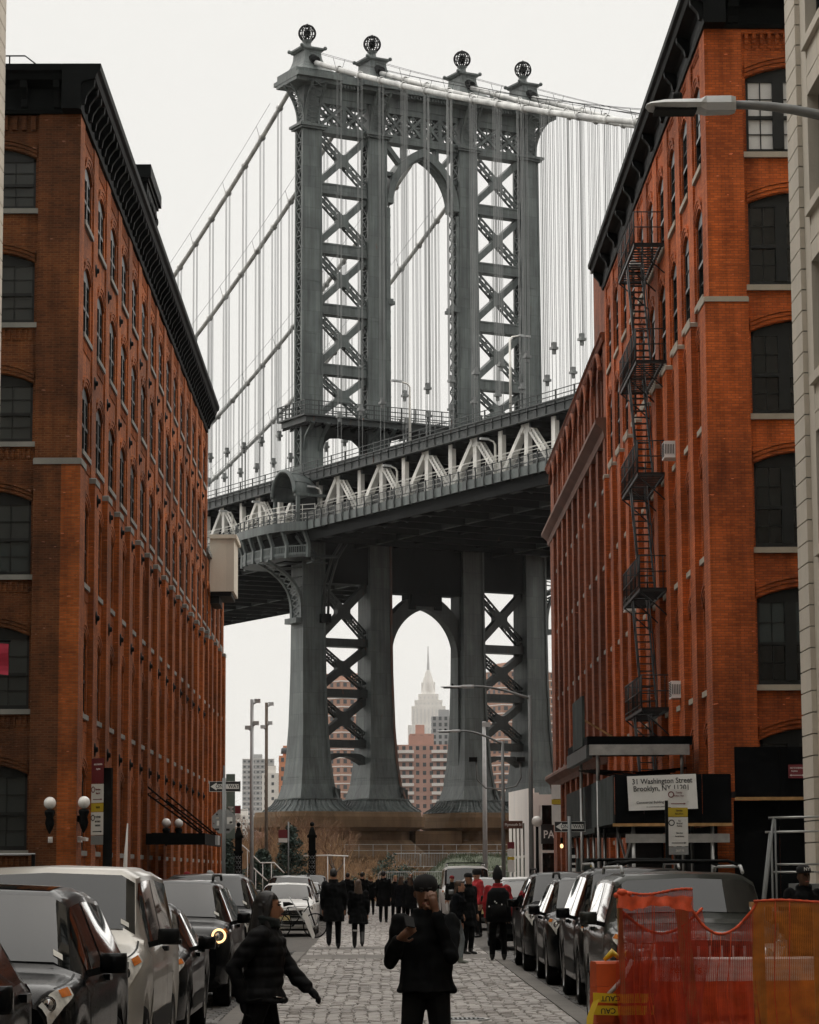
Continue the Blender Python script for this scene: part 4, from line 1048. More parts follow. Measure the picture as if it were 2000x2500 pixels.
for s in (-1, 1):
    o = s * 15.5
    b = MB(); b.box(o - .3, o + .3, -N1, -N0, 39.7, 40.0); D(b, 'bottom_chord', 'truss_white')
    for k in range(-13, 10):
        y = -(A0 + PIT * k)
        if -N1 + 5 < y < -N0 - 5:
            # far-left diagonal rises from y+PIT/2 (further along the river) to the apex
            od = inst('truss_diagonal', dgm, DK, (o, y + PIT / 2, 0), (0, 0, pi)); inst('laced_diagonal', lcm, DK, (o, y - PIT / 2, 0), (0, 0, pi))
            inst('truss_post', pvm, DK, (o, y, 0)); inst('gusset_plate', gpm, DK, (o, y, 0)); inst('truss_post', pvm, DK, (o, y - PIT / 2, 0))
# outer walkway
for s in (-1, 1):
    b = MB(); b.box(s * 18.4, s * 15.9, -N1, -N0, 39.55, 39.8); D(b, 'walkway_floor')
    b = MB(); b.box(s * 18.55, s * 18.4, -N1, -N0, 38.95, 39.85); wf = D(b, 'walkway_fascia', 'tower_steel')
    b = MB()
    for zz in (40.1, 40.85): b.box(s * 18.52, s * 18.44, -N1, -N0, zz, zz + .06)
    D(b, 'walkway_rail', 'deck_and_shade_steel')
    po_ = MB(); pp = [(s * 18.62, 0, 38.95), (s * 18.66, 0, 39.6), (s * 18.55, 0, 40.3), (s * 18.62, 0, 40.95)]
    for i in range(3): po_.beam(pp[i], pp[i + 1], .10, .14, (0, 1, 0))
    pmh = po_.mesh('rail_post', 'deck_and_shade_steel')
    sc2 = MB()
    for i in range(10): sc2.box(s * 18.49, s * 18.47, -.0 + i * .16, .016 + i * .16, 39.85, 40.85)
    for i in range(6): sc2.box(s * 18.49, s * 18.47, 0, 1.55, 39.92 + i * .15, 39.935 + i * .15)
    scm = sc2.mesh('mesh_panel', 'pole_steel')
    nn_ = int((N1 - N0) / 1.62)
    for i in range(nn_):
        y = -N1 + i * 1.62
        if s < 0 and -9.5 < -y < 7.5: continue
        if s < 0 or i % 2 == 0: inst('rail_post', pmh, DK, (0, y, 0)); inst('mesh_panel', scm, DK, (0, y + .04, 0))
    # white protective fence inside the walkway, top curling over
    b = MB(); hoops = MB()
    for i, (do, zz) in enumerate(((0, 40.25), (.0, 40.75), (-.02, 41.25), (-.1, 41.7), (-.3, 42.05), (-.55, 42.2))):
        b.box(s * (16.9 + do) - .02, s * (16.9 + do) + .02, -N1, -N0, zz, zz + .035)
    D(b, 'fence_bars', 'truss_white')
    hp = MB(); hp.tube([(s * 16.9, 0, 39.8), (s * 16.9, 0, 41.2), (s * 16.8, 0, 41.75), (s * 16.6, 0, 42.1), (s * 16.3, 0, 42.25)], .03, 5); hm = hp.mesh('fence_hoop', 'truss_white')
    for i in range(int((N1 - N0) / 2.4)): inst('fence_hoop', hm, DK, (0, -N1 + i * 2.4, 0))
# bulge of the walkway round the tower, with gallery and corbels below
bulge = []
for i in range(15):
    t = -1 + 2 * i / 14; bulge.append((-18.5 - 2.3 * (1 - abs(t) ** 3.2), -(-1.0 + t * 8.6)))
def ribbon(pts, dx0, dx1, z0, z1):
    b = MB()
    for i in range(len(pts) - 1):
        (xa, ya_), (xb, yb_) = pts[i], pts[i + 1]
        b.prism([(xa + dx0, ya_), (xb + dx0, yb_), (xb + dx1, yb_), (xa + dx1, ya_)], lambda u, v, t: (u, v, t), z0, z1)
    return b
D(ribbon(bulge, -.1, 2.6, 39.5, 39.75), 'balcony_floor'); D(ribbon(bulge, -.18, .0, 38.9, 39.85), 'balcony_fascia', 'tower_steel')
b = MB()
for zz in (40.15, 40.9): b.tube([(x, y, zz) for x, y in bulge], .045, 5)
D(b, 'balcony_rail')
for x, y in bulge[::1]:
    b = MB(); b.beam((x - .1, y, 38.95), (x, y, 40.95), .1, .13, (0, 1, 0)); D(b, 'balcony_post')
b = MB()
for zz in (40.3, 40.8, 41.3, 41.8): b.tube([(x + .9, y, zz) for x, y in bulge], .035, 5)
for x, y in bulge: b.tube([(x + .9, y, 39.8), (x + .9, y, 41.85)], .035, 5)
D(b, 'balcony_fence', 'truss_white')
low = [(x + .55, y * .9) for x, y in bulge]
D(ribbon(low, -.1, 3.6, 36.1, 36.35), 'gallery_floor'); D(ribbon(low, -.12, .05, 36.35, 36.6), 'gallery_base', 'tower_steel'); D(ribbon(low, -.12, .05, 37.25, 37.4), 'gallery_cap', 'tower_steel')
b = MB()
for i in range(len(low) - 1):
    for j in range(5):
        t = j / 5; x = low[i][0] + (low[i + 1][0] - low[i][0]) * t; y = low[i][1] + (low[i + 1][1] - low[i][1]) * t; b.box(x - .08, x + .0, y - .07, y + .07, 36.6, 37.25)
D(b, 'gallery_balusters', 'tower_steel')['kind'] = 'stuff'
for i in range(0, 15, 2):
    x, y = low[i]; b = MB(); pts = [(x - .1, y, 36.0), (x - .05, y, 37.5), (x - .35, y, 38.3), (x - .6, y, 38.95)]
    for j in range(3): b.beam(pts[j], pts[j + 1], .34, .42, (0, 1, 0))
    D(b, 'corbel', 'tower_steel')
# great curved brackets from the outer columns to the gallery
for s in (-1, 1):
    for nn_ in (NC + 1.15, NC - 1.15):
        b = MB(); pts = [(s * (16.1 + 4.3 * (i / 10) ** 2.6), -nn_, 29.9 + 6.1 * (i / 10) ** .8) for i in range(11)]
        for i in range(10): b.beam(pts[i], pts[i + 1], .3, .5, (0, 1, 0))
        for i in range(10):
            m_ = (Vector(pts[i]) + Vector(pts[i + 1])) / 2
            if i % 2 == 0: b.beam(m_, (s * 15.9, m_.y, m_.z + .3), .12, .16, (0, 1, 0))
        b.build('gallery_bracket', 'tower_steel', TW)
    b = MB()
    for i in range(10):
        t = i / 10; p1 = (s * (16.1 + 4.3 * t ** 2.6), -(NC + 1.1), 29.9 + 6.1 * t ** .8); t2 = (i + 1) / 10; p2 = (s * (16.1 + 4.3 * t2 ** 2.6), -(NC - 1.1), 29.9 + 6.1 * t2 ** .8); p3 = (p1[0], -(NC - 1.1), p1[2]); p4 = (p2[0], -(NC + 1.1), p2[2])
        b.beam(p1, p2, .12, .14); b.beam(p3, p4, .12, .14)
    b.build('bracket_lacing', 'tower_steel', TW)['kind'] = 'stuff'
    b = MB(); b.box(s * 15.9, s * 16.9, -(NC + 1.4), -(NC - 1.4), 29.3, 29.9); b.build('bracket_foot', 'tower_steel', TW)
    b = MB(); b.box(s * 15.9, s * 18.2, -(NC + 1.1), -(NC - 1.1), 36.0, 39.2); b.build('bracket_head', 'dark_steel', TW)
b = MB(); c = CO[0]; b.box(c + .7, c + 1.9, -(NC + 1.9), -(NC + .6), 29.4, 30.4); b.build('front_bracket_foot', 'dark_steel', TW)
for k in range(2):
    b = MB(); b.tube([L(c + 1.0 + k * .7, NC + 1.5, 30.4), L(c + 1.05 + k * .7, NC + 1.7, 33.5), L(c + 1.3 + k * .7, NC + 3.2, 36.5), L(c + 1.5 + k * .7, NC + 5, 38)], .16, 6); b.build('front_bracket', 'deck_and_shade_steel', TW)
# domed kiosk hood on the walkway beside the tower
KH = thing('walkway_hood', 'ribbed metal half-dome hood over the walkway beside the tower', 'hood', (TX, TY, 0), TA)
def hoodp(a, t): # a around the barrel, t along the axis
    R = 2.7 * sqrt(max(0., 1 - max(0., t) ** 2.2)); return (-19.0 + (t * 3.6), -3.7 - R * cos(a) * 1.0, 43.0 + R * 1.02 * sin(a))
vs = []; fs = []; NA, NT = 18, 10
for j in range(NT + 1):
    for i in range(NA + 1): vs.append(hoodp(pi * i / NA, -.12 + (j / NT) * 1.11))
for j in range(NT):
    for i in range(NA): fs.append((j * (NA + 1) + i, j * (NA + 1) + i + 1, (j + 1) * (NA + 1) + i + 1, (j + 1) * (NA + 1) + i))
b = MB(); b.add(vs, fs, True); hd = b.build('dome_shell', 'tower_steel', KH)
b = MB()
for k in range(1, 6):
    b.tube([hoodp(pi * k / 6, -.12 + .11 * j * 1.0) for j in range(11)], .05, 4)
b.build('dome_ribs', 'deck_and_shade_steel', hd)
b = MB(); b.tube([hoodp(pi * i / 24, -.14) for i in range(25)], .24, 8); b.tube([(x - .12, y, z + .0) for x, y, z in [hoodp(pi * i / 24, -.14) for i in range(25)]], .12, 6); b.build('arch_moulding', 'tower_steel', KH)
b = MB(); b.box(-19.5, -15.6, -6.7, -6.2, 42.75, 43.05); b.box(-19.5, -15.6, -1.2, -.75, 42.75, 43.05); b.build('eaves', 'tower_steel', KH)
b = MB(); b.box(-16.9, -16.6, -6.3, -1.1, 39.8, 43.0); b.build('back_wall', 'dark_steel', KH)
for yy in (-6.45, -.95):
    b = MB(); b.box(-19.3, -18.9, yy - .15, yy + .15, 39.8, 42.75); b.build('hood_post', 'tower_steel', KH)
b = MB(); b.lathe([(.05, 45.7), (.16, 45.9), (.05, 46.1), (.03, 46.8), (.001, 47.6)], (-19.2, -3.7, 0), 8); b.build('spike', 'dark_steel', KH)
# access stair below the walkway
b = MB(); b.beam((-18.3, -4.4, 38.6), (-17.2, -6.6, 35.6), .08, .3); b.beam((-17.4, -4.4, 38.6), (-16.3, -6.6, 35.6), .08, .3)
for i in range(9): t = i / 9; b.box(-18.3 + 1.1 * t, -17.4 + 1.1 * t, -4.5 - 2.2 * t, -4.25 - 2.2 * t, 38.5 - 3 * t, 38.55 - 3 * t)
for k in (.5, 1.0): b.tube([(-18.3, -4.4, 38.6 + k), (-17.2, -6.6, 35.6 + k)], .04, 5)
b.box(-18, -16, -7.6, -6.4, 35.3, 35.45); b.build('access_stair', 'deck_and_shade_steel', DK)
# lamps on the decks
def deck_lamp(o, n_, z0, h, arm, label):
    t = thing('bridge_lamp', label, 'street lamp', Vector((TX, TY, 0)) + Vector((cos(TA) * o + sin(TA) * n_, sin(TA) * o - cos(TA) * n_, z0)), TA, 'lamps along the bridge')
    b = MB(); b.tube([(0, 0, 0), (0, 0, h - .3), (arm * .12, 0, h), (arm * .5, 0, h + .18)], [.14, .11, .09, .08], 6); b.build('pole', 'truss_white', t)
    b = MB(); b.box(arm * .45, arm * 1.0, -.17, .17, h + .1, h + .3); b.build('lamp_head', 'galv_paint', t)
deck_lamp(-15.2, 44.5, 46.05, 8.0, 2.3, 'tall pale lamp post on the upper deck in front of the right tower leg')
deck_lamp(-15.2, 24.5, 46.05, 6.5, -2.2, 'pale lamp post on the upper deck under the centre of the tower')
for (n_, lb) in ((43.0, 'rightmost white gooseneck lamp under the upper deck'), (23.3, 'middle white gooseneck lamp under the upper deck'), (6.2, 'white gooseneck lamp just right of the domed hood'), (-7.5, 'white gooseneck lamp left of the domed hood'), (-16.2, 'leftmost white gooseneck lamp under the upper deck')): deck_lamp(-16.1, n_, 39.8, 3.9, -1.7, lb)
# ---- main cables with suspenders
def zcab(n_): return 94.45 - .42 * n_ + .00085 * n_ * n_ if n_ > 0 else 94.4 + .556 * n_ + .0017 * n_ * n_
CLAB = ['main cable of the tower leg nearest the left', 'second main cable from the left', 'third main cable from the left', 'main cable of the rightmost tower leg']
for ci, c in enumerate(CO):
    cb = thing('main_cable', 'thick pale suspension cable, ' + CLAB[ci], 'cable', (TX, TY, 0), TA, 'main suspension cables')
    pts = [L(c, n_, zcab(n_)) for n_ in range(2, 101, 3)]
    b = MB(); b.tube(pts, .30, 10); b.build('side_span', 'cable_white', cb)
    pts = [L(c, n_, zcab(n_)) for n_ in range(-2, -121, -3)]
    b = MB(); b.tube(pts, .28, 10); b.build('main_span', 'cable_white', cb)
    for s in (-1, 1):
        rg = [2, 100] if s > 0 else [-120, -2]
        b = MB()
        for e in (-.75, .75):
            b.tube([L(c + e, n_, zcab(n_) + 1.25) for n_ in range(rg[0], rg[1] + 1, 7)], .022, 4)
        b.build('hand_rope', 'dark_steel', cb)
    bd = MB(); bd.lathe([(.30, -.28), (.38, -.26), (.38, .26), (.30, .28)], n=10, M4=Matrix.Rotation(pi / 2, 4, 'X')); bdm = bd.mesh('cable_band', 'cable_white')
    sk = MB(); sk.box(-.32, .32, -.3, .3, 51.55, 51.8); sk.box(-.2, .2, -.22, .22, 51.8, 52.25); sk.box(-.14, .14, -.14, .14, 51.1, 51.55)
    for e in (-.22, .22): sk.tube([(e, 0, 51.6), (e, 0, 46.0)], .035, 4, False)
    skm = sk.mesh('socket', 'pole_steel')
    for i in range(-23, 20):
        n_ = 7.78 + 4.87 * (i) if i >= 0 else -7.0 + 4.62 * (i + 1)
        if n_ > 98 or n_ < -118: continue
        zc = zcab(n_); b = MB()
        if zc > 53:
            for (e, f) in ((-.22, -.13), (.22, -.13), (-.22, .13), (.22, .13)): b.tube([L(c + e, n_ + f, 52.0), L(c + e, n_ + f, zc)], .032, 4, False, False)
            so = b.build('suspender', 'pole_steel', cb, False)
            inst('socket', skm, so, (c, -n_, 0))
        bo = inst('cable_band', bdm, cb, (c, -n_, zc), (-math.atan(.39 if n_ > 0 else -.48), 0, 0))
        if i % 2 == 0:
            b = MB(); b.tube([L(c - .75, n_, zc + 1.25), L(c - .4, n_, zc + .1)], .025, 4, False); b.tube([L(c + .75, n_, zc + 1.25), L(c + .4, n_, zc + .1)], .025, 4, False); b.build('rope_stanchion', 'dark_steel', cb)
# ================================================================== far shore
plain('far_brick', (.34, .19, .135), .9, 0, .12, .2); plain('far_pink', (.42, .25, .20), .9, 0, .1, .2); plain('far_grey', (.30, .30, .30), .9, 0, .1, .1); plain('far_stone', (.60, .57, .53), .9, 0, .08, .05)  # far brick and stone lightened: distance haze put into the colour
plain('far_band', (.66, .63, .60), .9, 0, .05); plain('far_window', (.035, .04, .045), .3, 0, .3, .5); plain('far_orange', (.50, .20, .10), .9, 0, .1, .2)
plain('esb_haze_strip', (.50, .48, .46), .9, 0, .05, .05)  # window strips kept pale, with the haze put into their colour
def block(name, label, x, y, w_, d_, h, rz, fl, wall, bands=0, win=1.6, step=3.0, balc=None, extra=None, cat='building', wh=1.4, band_mat='far_band'):
    t = thing(name, label, cat, (x, y, -.05), rz)
    b = MB(); b.box(-w_ / 2, w_ / 2, -d_ / 2, d_ / 2, 0, h); b.build('wall', wall, t)
    b = MB(); fh = h / fl
    for f in range(fl):
        z = f * fh + fh * .35
        n = int(w_ / step)
        for i in range(n):
            u = -w_ / 2 + (i + .5) * w_ / n; b.box(u - win / 2, u + win / 2, -d_ / 2 - .12, -d_ / 2 + .1, z, z + wh)
        n = int(d_ / step)
        for i in range(n):
            v = -d_ / 2 + (i + .5) * d_ / n
            for s in (-1, 1): b.box(s * w_ / 2 - .1, s * w_ / 2 + .1, v - win / 2, v + win / 2, z, z + wh)
    b.build('windows', 'far_window', t)['kind'] = 'stuff'
    if bands:
        for f in range(0, fl + 1, bands):
            b = MB(); b.box(-w_ / 2 - .2, w_ / 2 + .2, -d_ / 2 - .2, d_ / 2 + .2, f * fh - .17, f * fh + .17); b.build('floor_band', band_mat, t)
    if balc:
        for (u0, u1) in balc:
            for f in range(1, fl):
                b = MB(); z = f * fh; b.box(u0, u1, -d_ / 2 - 1.5, -d_ / 2 - .01, z - .1, z + .15); b.box(u0, u1, -d_ / 2 - 1.5, -d_ / 2 - 1.35, z + .15, z + 1.0); b.build('balcony', band_mat, t)
    b = MB(); b.box(-w_ / 4, w_ / 8, -d_ / 4, d_ / 4, h, h + 3.5); b.build('roof_housing', wall, t)
    return t
def ax(px, Y): return (px - 928) / 6500 * Y
block('housing_tower', 'brown brick housing tower with white floor bands seen through the left tower legs', ax(838, 930), 940, 20, 20, 68, .75, 23, 'far_brick', 1, 1.5, 3.2)
block('housing_tower', 'brown brick housing tower with white floor bands seen through the right tower legs', ax(1266, 930), 950, 26, 24, 72, .5, 24, 'far_brick', 1, 1.5, 3.2)
block('balcony_apartments', 'pinkish brick apartment block with stacked balconies framed by the lower arch', ax(1036, 950), 960, 22, 16, 47, 0, 16, 'far_pink', 0, 1.2, 2.3, [(-9.5, -3.8), (2.5, 9.8)])
t = block('balcony_apartments', 'taller pink brick wing rising behind the stacked balconies', ax(1030, 985), 1000, 9, 14, 53, 0, 18, 'far_pink', 0, 1.2, 2.3)
block('grey_apartment_block', 'grey apartment block with dark windows right of the pointed skyscraper', ax(1090, 1300), 1320, 14, 14, 78, 0, 26, 'far_grey', 0, 1.4, 2.4, wh=1.8)
block('orange_building', 'orange brick building beside the left foot of the bridge tower', ax(700, 900), 905, 5, 12, 41, 0, 13, 'far_orange', 0, 1.0, 2.2)
block('grey_slab', 'hazy grey office slab at the left behind the light poles', ax(632, 1900), 1900, 22, 14, 82, 0, 22, 'far_grey', 1, 1.6, 3, band_mat='far_stone')
block('pale_building', 'pale stepped building left of the orange brick one', ax(668, 1250), 1250, 10, 10, 48, 0, 14, 'far_stone', 0, 1.2, 3.2)
block('pale_building', 'low pale building at the far left of the skyline', ax(598, 1500), 1500, 16, 10, 34, 0, 10, 'far_stone', 0, 1.2, 3)
block('riverside_shed', 'low white riverside shed below the balcony apartments', ax(1020, 880), 880, 12, 8, 8, 0, 2, 'far_band', 0, 1.0, 3)
block('brown_block', 'brown brick block low behind the brush at the left', ax(640, 800), 888, 24, 10, 12, 0, 4, 'far_brick', 0, 1.2, 3)
wt = thing('water_tank', 'dark rooftop water tank on the orange brick building', 'water tank', (ax(697, 900), 903, 40.9))
b = MB(); b.lathe([(.001, 3.4), (1.6, 2.6), (1.6, .8), (.001, .8)], n=12); b.build('tank', 'far_window', wt)
b = MB()
for i in range(4): b.box(1.1 * cos(i * pi / 2 + .8) - .1, 1.1 * cos(i * pi / 2 + .8) + .1, 1.1 * sin(i * pi / 2 + .8) - .1, 1.1 * sin(i * pi / 2 + .8) + .1, 0, .9)
b.build('tank_legs', 'far_window', wt)
# art deco skyscraper
EX = ax(1046, 5200)
ES = thing('skyscraper', 'tall hazy pointed stepped skyscraper framed by the lower bridge arch', 'skyscraper', (EX, 5200, -.05)); ES.scale = (1.22, 1.1, 1.0)
def tier(w_, d_, z0, z1, name='tier'):
    b = MB(); b.box(-w_ / 2, w_ / 2, -d_ / 2, d_ / 2, z0, z1); o = b.build(name, 'far_stone', ES)
    n = int(w_ / 6); b = MB()
    for i in range(n): u = -w_ / 2 + (i + .5) * w_ / n; b.box(u - 1.2, u + 1.2, -d_ / 2 - .6, -d_ / 2 + .5, z0 + 3, z1 - 5)
    b.build('window_strips', 'esb_haze_strip', o)['kind'] = 'stuff'
tier(84, 60, 0, 120); tier(66, 50, 120, 285); tier(54, 44, 285, 322); tier(44, 38, 322, 334); tier(32, 30, 334, 346)
b = MB(); b.lathe([(12, 346), (9.5, 356), (8, 376), (6, 382), (5, 388), (2.4, 394)], n=12); b.build('mooring_mast', 'far_stone', ES)
b = MB()
for i in range(4): b.box(10 * cos(i * pi / 2) - 1, 10 * cos(i * pi / 2) + 1, 10 * sin(i * pi / 2) - 1, 10 * sin(i * pi / 2) + 1, 346, 370)
b.build('mast_wings', 'far_stone', ES)
b = MB(); b.lathe([(2.4, 394), (2.1, 408), (1.6, 409), (1.3, 424), (.9, 425), (.7, 440)], n=8); b.build('antenna', 'far_grey', ES)
# ================================================================== waterside park
plain('twig', (.19, .105, .06), .9, 0, .35, 2.); plain('twig_pale', (.30, .185, .10), .9, 0, .3, 2.); plain('bark', (.11, .085, .065), .9, 0, .3, 6.)
plain('conifer', (.030, .052, .040), .8, 0, .5, 3.); plain('juniper', (.045, .072, .055), .8, 0, .45, 3.); plain('grass_blades', (.060, .078, .045), .9, 0, .4, 1.5); plain('grass_soil', (.055, .066, .038), .95, 0, .3, 1.)
sheet('park_ground', 'ground_soil', -60, 60, 158.5, 345, -.008)
random.seed(21)
def brush(name, label, x0, x1, y0, y1, n, h0, h1, mat, lean=.35, base=0.):
    b = MB()
    for i in range(n):
        x, y = random.uniform(x0, x1), random.uniform(y0, y1); h = random.uniform(h0, h1) * (1 - .35 * random.random())
        lx, ly = random.gauss(0, lean), random.gauss(0, lean); r = random.uniform(.022, .045)
        p = [(x, y, base), (x + lx * .3 * h * .4, y + ly * .2, base + h * .5), (x + lx * h * .45, y + ly * h * .3, base + h)]
        b.tube(p, [r, r * .8, r * .35], 3, False, False)
        for k in range(3):
            t = random.uniform(.35, .9); q = Vector(p[1]).lerp(Vector(p[2]), t); e = q + Vector((random.gauss(0, .25), random.gauss(0, .2), random.uniform(.15, .55))) * h * .22
            b.tube([q, e], [r * .55, r * .25], 3, False, False)
    return tag(b.build(name, mat, None, False), label, 'brush', kind='stuff')
brush('winter_brush', 'tall bare reddish-brown brush left of the pedestal', -14.0, -4.2, 190, 214, 1700, 3.0, 6.4, 'twig')
brush('winter_brush', 'pale dry stems in front of the brown brush', -13, -2.6, 180, 190, 1500, 2.0, 5.0, 'twig_pale')
brush('winter_brush', 'low dry brush in front of the stone pedestal', -6.5, 2.6, 192, 208, 1300, 1.2, 3.4, 'twig_pale', .5)
brush('winter_brush', 'low tangle of dry stems by the gate posts', -9, .5, 170, 180, 900, .6, 2.2, 'twig_pale', .6)
def bare_tree(label, x, y, h, seed):
    rnd = random.Random(seed); t = thing('bare_tree', label, 'tree', (x, y, 0)); tr = MB(); br = MB()
    def grow(p, d, ln, r, lv):
        q = p + d * ln; mid = p.lerp(q, .5) + Vector((rnd.gauss(0, .06), rnd.gauss(0, .06), 0)) * ln
        (tr if lv < 2 else br).tube([p, mid, q], [r, r * .85, r * .65], 5 if lv < 3 else 3, False, False)
        if lv >= 6: return
        for k in range(3 if lv else 4):
            nd = (d + Vector((rnd.gauss(0, .5), rnd.gauss(0, .5), rnd.uniform(-.1, .4)))).normalized(); grow(p.lerp(q, rnd.uniform(.55, 1.)), nd, ln * rnd.uniform(.55, .8), r * .55, lv + 1)
    grow(Vector((0, 0, 0)), Vector((.05, 0, 1)).normalized(), h * .3, .09, 0)
    tr.build('trunk', 'bark', t, False); br.build('crown', 'twig', t, False)
bare_tree('bare leafless tree beside the right-hand gate post', -3.0, 171, 6.5, 4); bare_tree('bare leafless tree in front of the pedestal corner', -4.6, 188, 8.0, 9)
bare_tree('bare leafless tree poking up beside the green banner', -11.6, 185, 11.5, 14)
def needles(b, cx, cy, cz, r, n, rnd, up=.3, sz=.16):
    for i in range(n):
        a = rnd.uniform(0, 2 * pi); e = rnd.uniform(-1, 1); rr = r * rnd.uniform(.35, 1.0) ** .6
        p = Vector((cx + rr * cos(a) * sqrt(1 - e * e), cy + rr * sin(a) * sqrt(1 - e * e), cz + rr * e * .8))
        d = Vector((rnd.gauss(0, 1), rnd.gauss(0, 1), rnd.gauss(up, .7))).normalized(); s_ = d.cross(Vector((rnd.gauss(0, 1), rnd.gauss(0, 1), rnd.gauss(0, 1)))).normalized()
        L_ = sz * rnd.uniform(.6, 1.5); W_ = L_ * .28
        b.add([p - s_ * W_, p + d * L_ * .6 - s_ * W_ * .5, p + d * L_, p + s_ * W_], [(0, 1, 2, 3)])
def conifer(label, x, y, h, r, seed, mat='conifer'):
    rnd = random.Random(seed); t = thing('evergreen_tree', label, 'tree', (x, y, 0))
    b = MB(); b.tube([(0, 0, 0), (.03, 0, h * .5), (0, 0, h * .95)], [.12, .08, .02], 6)
    for i in range(26):
        z = h * (.12 + .8 * i / 26); a = i * 2.4; rr = r * (1 - z / h) * .85; b.tube([(0, 0, z), (rr * cos(a), rr * sin(a), z + .12)], [.03, .01], 3, False, False)
    b.build('trunk', 'bark', t)
    b = MB()
    for i in range(150):
        u = rnd.random() ** .8; z = h * (.05 + .93 * u); rr = r * (1 - u) ** .8 * rnd.uniform(.45, 1.1); a = rnd.uniform(0, 2 * pi)
        needles(b, rr * cos(a), rr * sin(a), z, .28 + .35 * (1 - u), 34, rnd)
    b.build('crown', mat, t, False)
conifer('dark evergreen beside the one-way sign pole', -9.3, 163, 3.9, 1.2, 1)
conifer('bluish rounded evergreen behind the white handrail', -7.3, 166, 3.2, 1.5, 2, 'juniper')
conifer('tall dark conical evergreen between the two gate posts', -5.6, 167, 4.7, 1.5, 3)
def shrub(label, x, y, z, rx, rz_, seed, mat='juniper'):
    rnd = random.Random(seed); t = thing('shrub', label, 'shrub', (x, y, z)); b = MB()
    for i in range(70):
        a = rnd.uniform(0, 2 * pi); q = rnd.random() ** .5; needles(b, rx * q * cos(a), rx * .7 * q * sin(a), rz_ * rnd.uniform(.15, .95) * (1 - .5 * q), .35, 34, rnd)
    b.build('foliage', mat, t, False)
    b = MB()
    for i in range(9): a = i * .7; b.tube([(0, 0, -.05), (rx * .5 * cos(a), rx * .35 * sin(a), rz_ * .7)], [.03, .012], 3, False, False)
    b.build('stems', 'bark', t, False)
shrub('low juniper shrub left of the metal barriers', -1.1, 176, .2, 1.3, 1.9, 5); shrub('taller juniper shrub beside the metal barriers', .9, 178, .3, 1.4, 3.1, 6); shrub('small shrub below the grassy bank', 4.6, 162, .0, 1.2, 1.6, 7); shrub('small shrub at the foot of the second barrier row', 2.6, 160, .0, .9, 1.2, 8)
# grass bank
b = MB(); G = {}
nx, ny = 30, 16
def bankz(x, y): return 2.9 * max(0., min(1., (y - 160) / 26)) ** 1.1 * max(0., min(1., (x - 1.5) / 3.5)) + .12 * sin(x * 2.1 + y * .7) - .06
vs = [(1.0 + 22 * i / nx, 159 + 50 * j / ny, bankz(1.0 + 22 * i / nx, 159 + 50 * j / ny)) for j in range(ny + 1) for i in range(nx + 1)]
fs = [(j * (nx + 1) + i, j * (nx + 1) + i + 1, (j + 1) * (nx + 1) + i + 1, (j + 1) * (nx + 1) + i) for j in range(ny) for i in range(nx)]
b.add(vs, fs, True); tag(b.build('grass_bank', 'grass_soil', None, False), kind='structure')
b = MB(); rnd = random.Random(3)
for i in range(9000):
    x, y = rnd.uniform(1.2, 16), rnd.uniform(160, 200); z = bankz(x, y); h = rnd.uniform(.12, .4); a = rnd.uniform(0, pi); w2 = .02
    b.add([(x - w2 * cos(a), y - w2 * sin(a), z), (x + w2 * cos(a), y + w2 * sin(a), z), (x + rnd.gauss(0, .08), y + rnd.gauss(0, .08), z + h)], [(0, 1, 2)])
tag(b.build('bank_grass', 'grass_blades', None, False), 'rough greenish grass covering the bank beside the white building', 'grass', kind='stuff')
# crowd barriers
def crowd_barrier():
    b = MB(); r = .025
    b.tube([(-1.05, 0, .12), (-1.05, 0, .95), (-.95, 0, 1.08), (.95, 0, 1.08), (1.05, 0, .95), (1.05, 0, .12), (-1.05, 0, .12)], r, 6)
    fr = b.mesh('frame', 'galv_paint'); b = MB()
    for i in range(1, 18): b.tube([(-1.05 + i * .1167, 0, .12), (-1.05 + i * .1167, 0, 1.08)], .011, 4, False)
    ba = b.mesh('bars', 'galv_paint'); b = MB()
    for x in (-.8, .8): b.tube([(x, -.3, .0), (x, 0, .12), (x, .3, .0)], .02, 5)
    return fr, ba, b.mesh('feet', 'galv_paint')
cbm = crowd_barrier()
rows = [('upper', 1.9 + 2.05 * k, 196, 2.1, .0) for k in range(5)] + [('lower', .9 + 2.1 * k, 168.5, .75, .0) for k in range(4)]
ordn = ['leftmost', 'second', 'third', 'fourth', 'rightmost']
for k, (rw, x, y, z, a) in enumerate(rows):
    j = k if rw == 'upper' else k - 5
    t = thing('crowd_barrier', '%s grey metal crowd barrier of the %s row on the bank' % (ordn[j] if rw == 'upper' or j < 3 else 'last', rw), 'barrier', (x, y, z), random.uniform(-.12, .12), 'metal crowd barriers in the park')
    for nm, me in zip(('frame', 'bars', 'feet'), cbm): inst(nm, me, t)
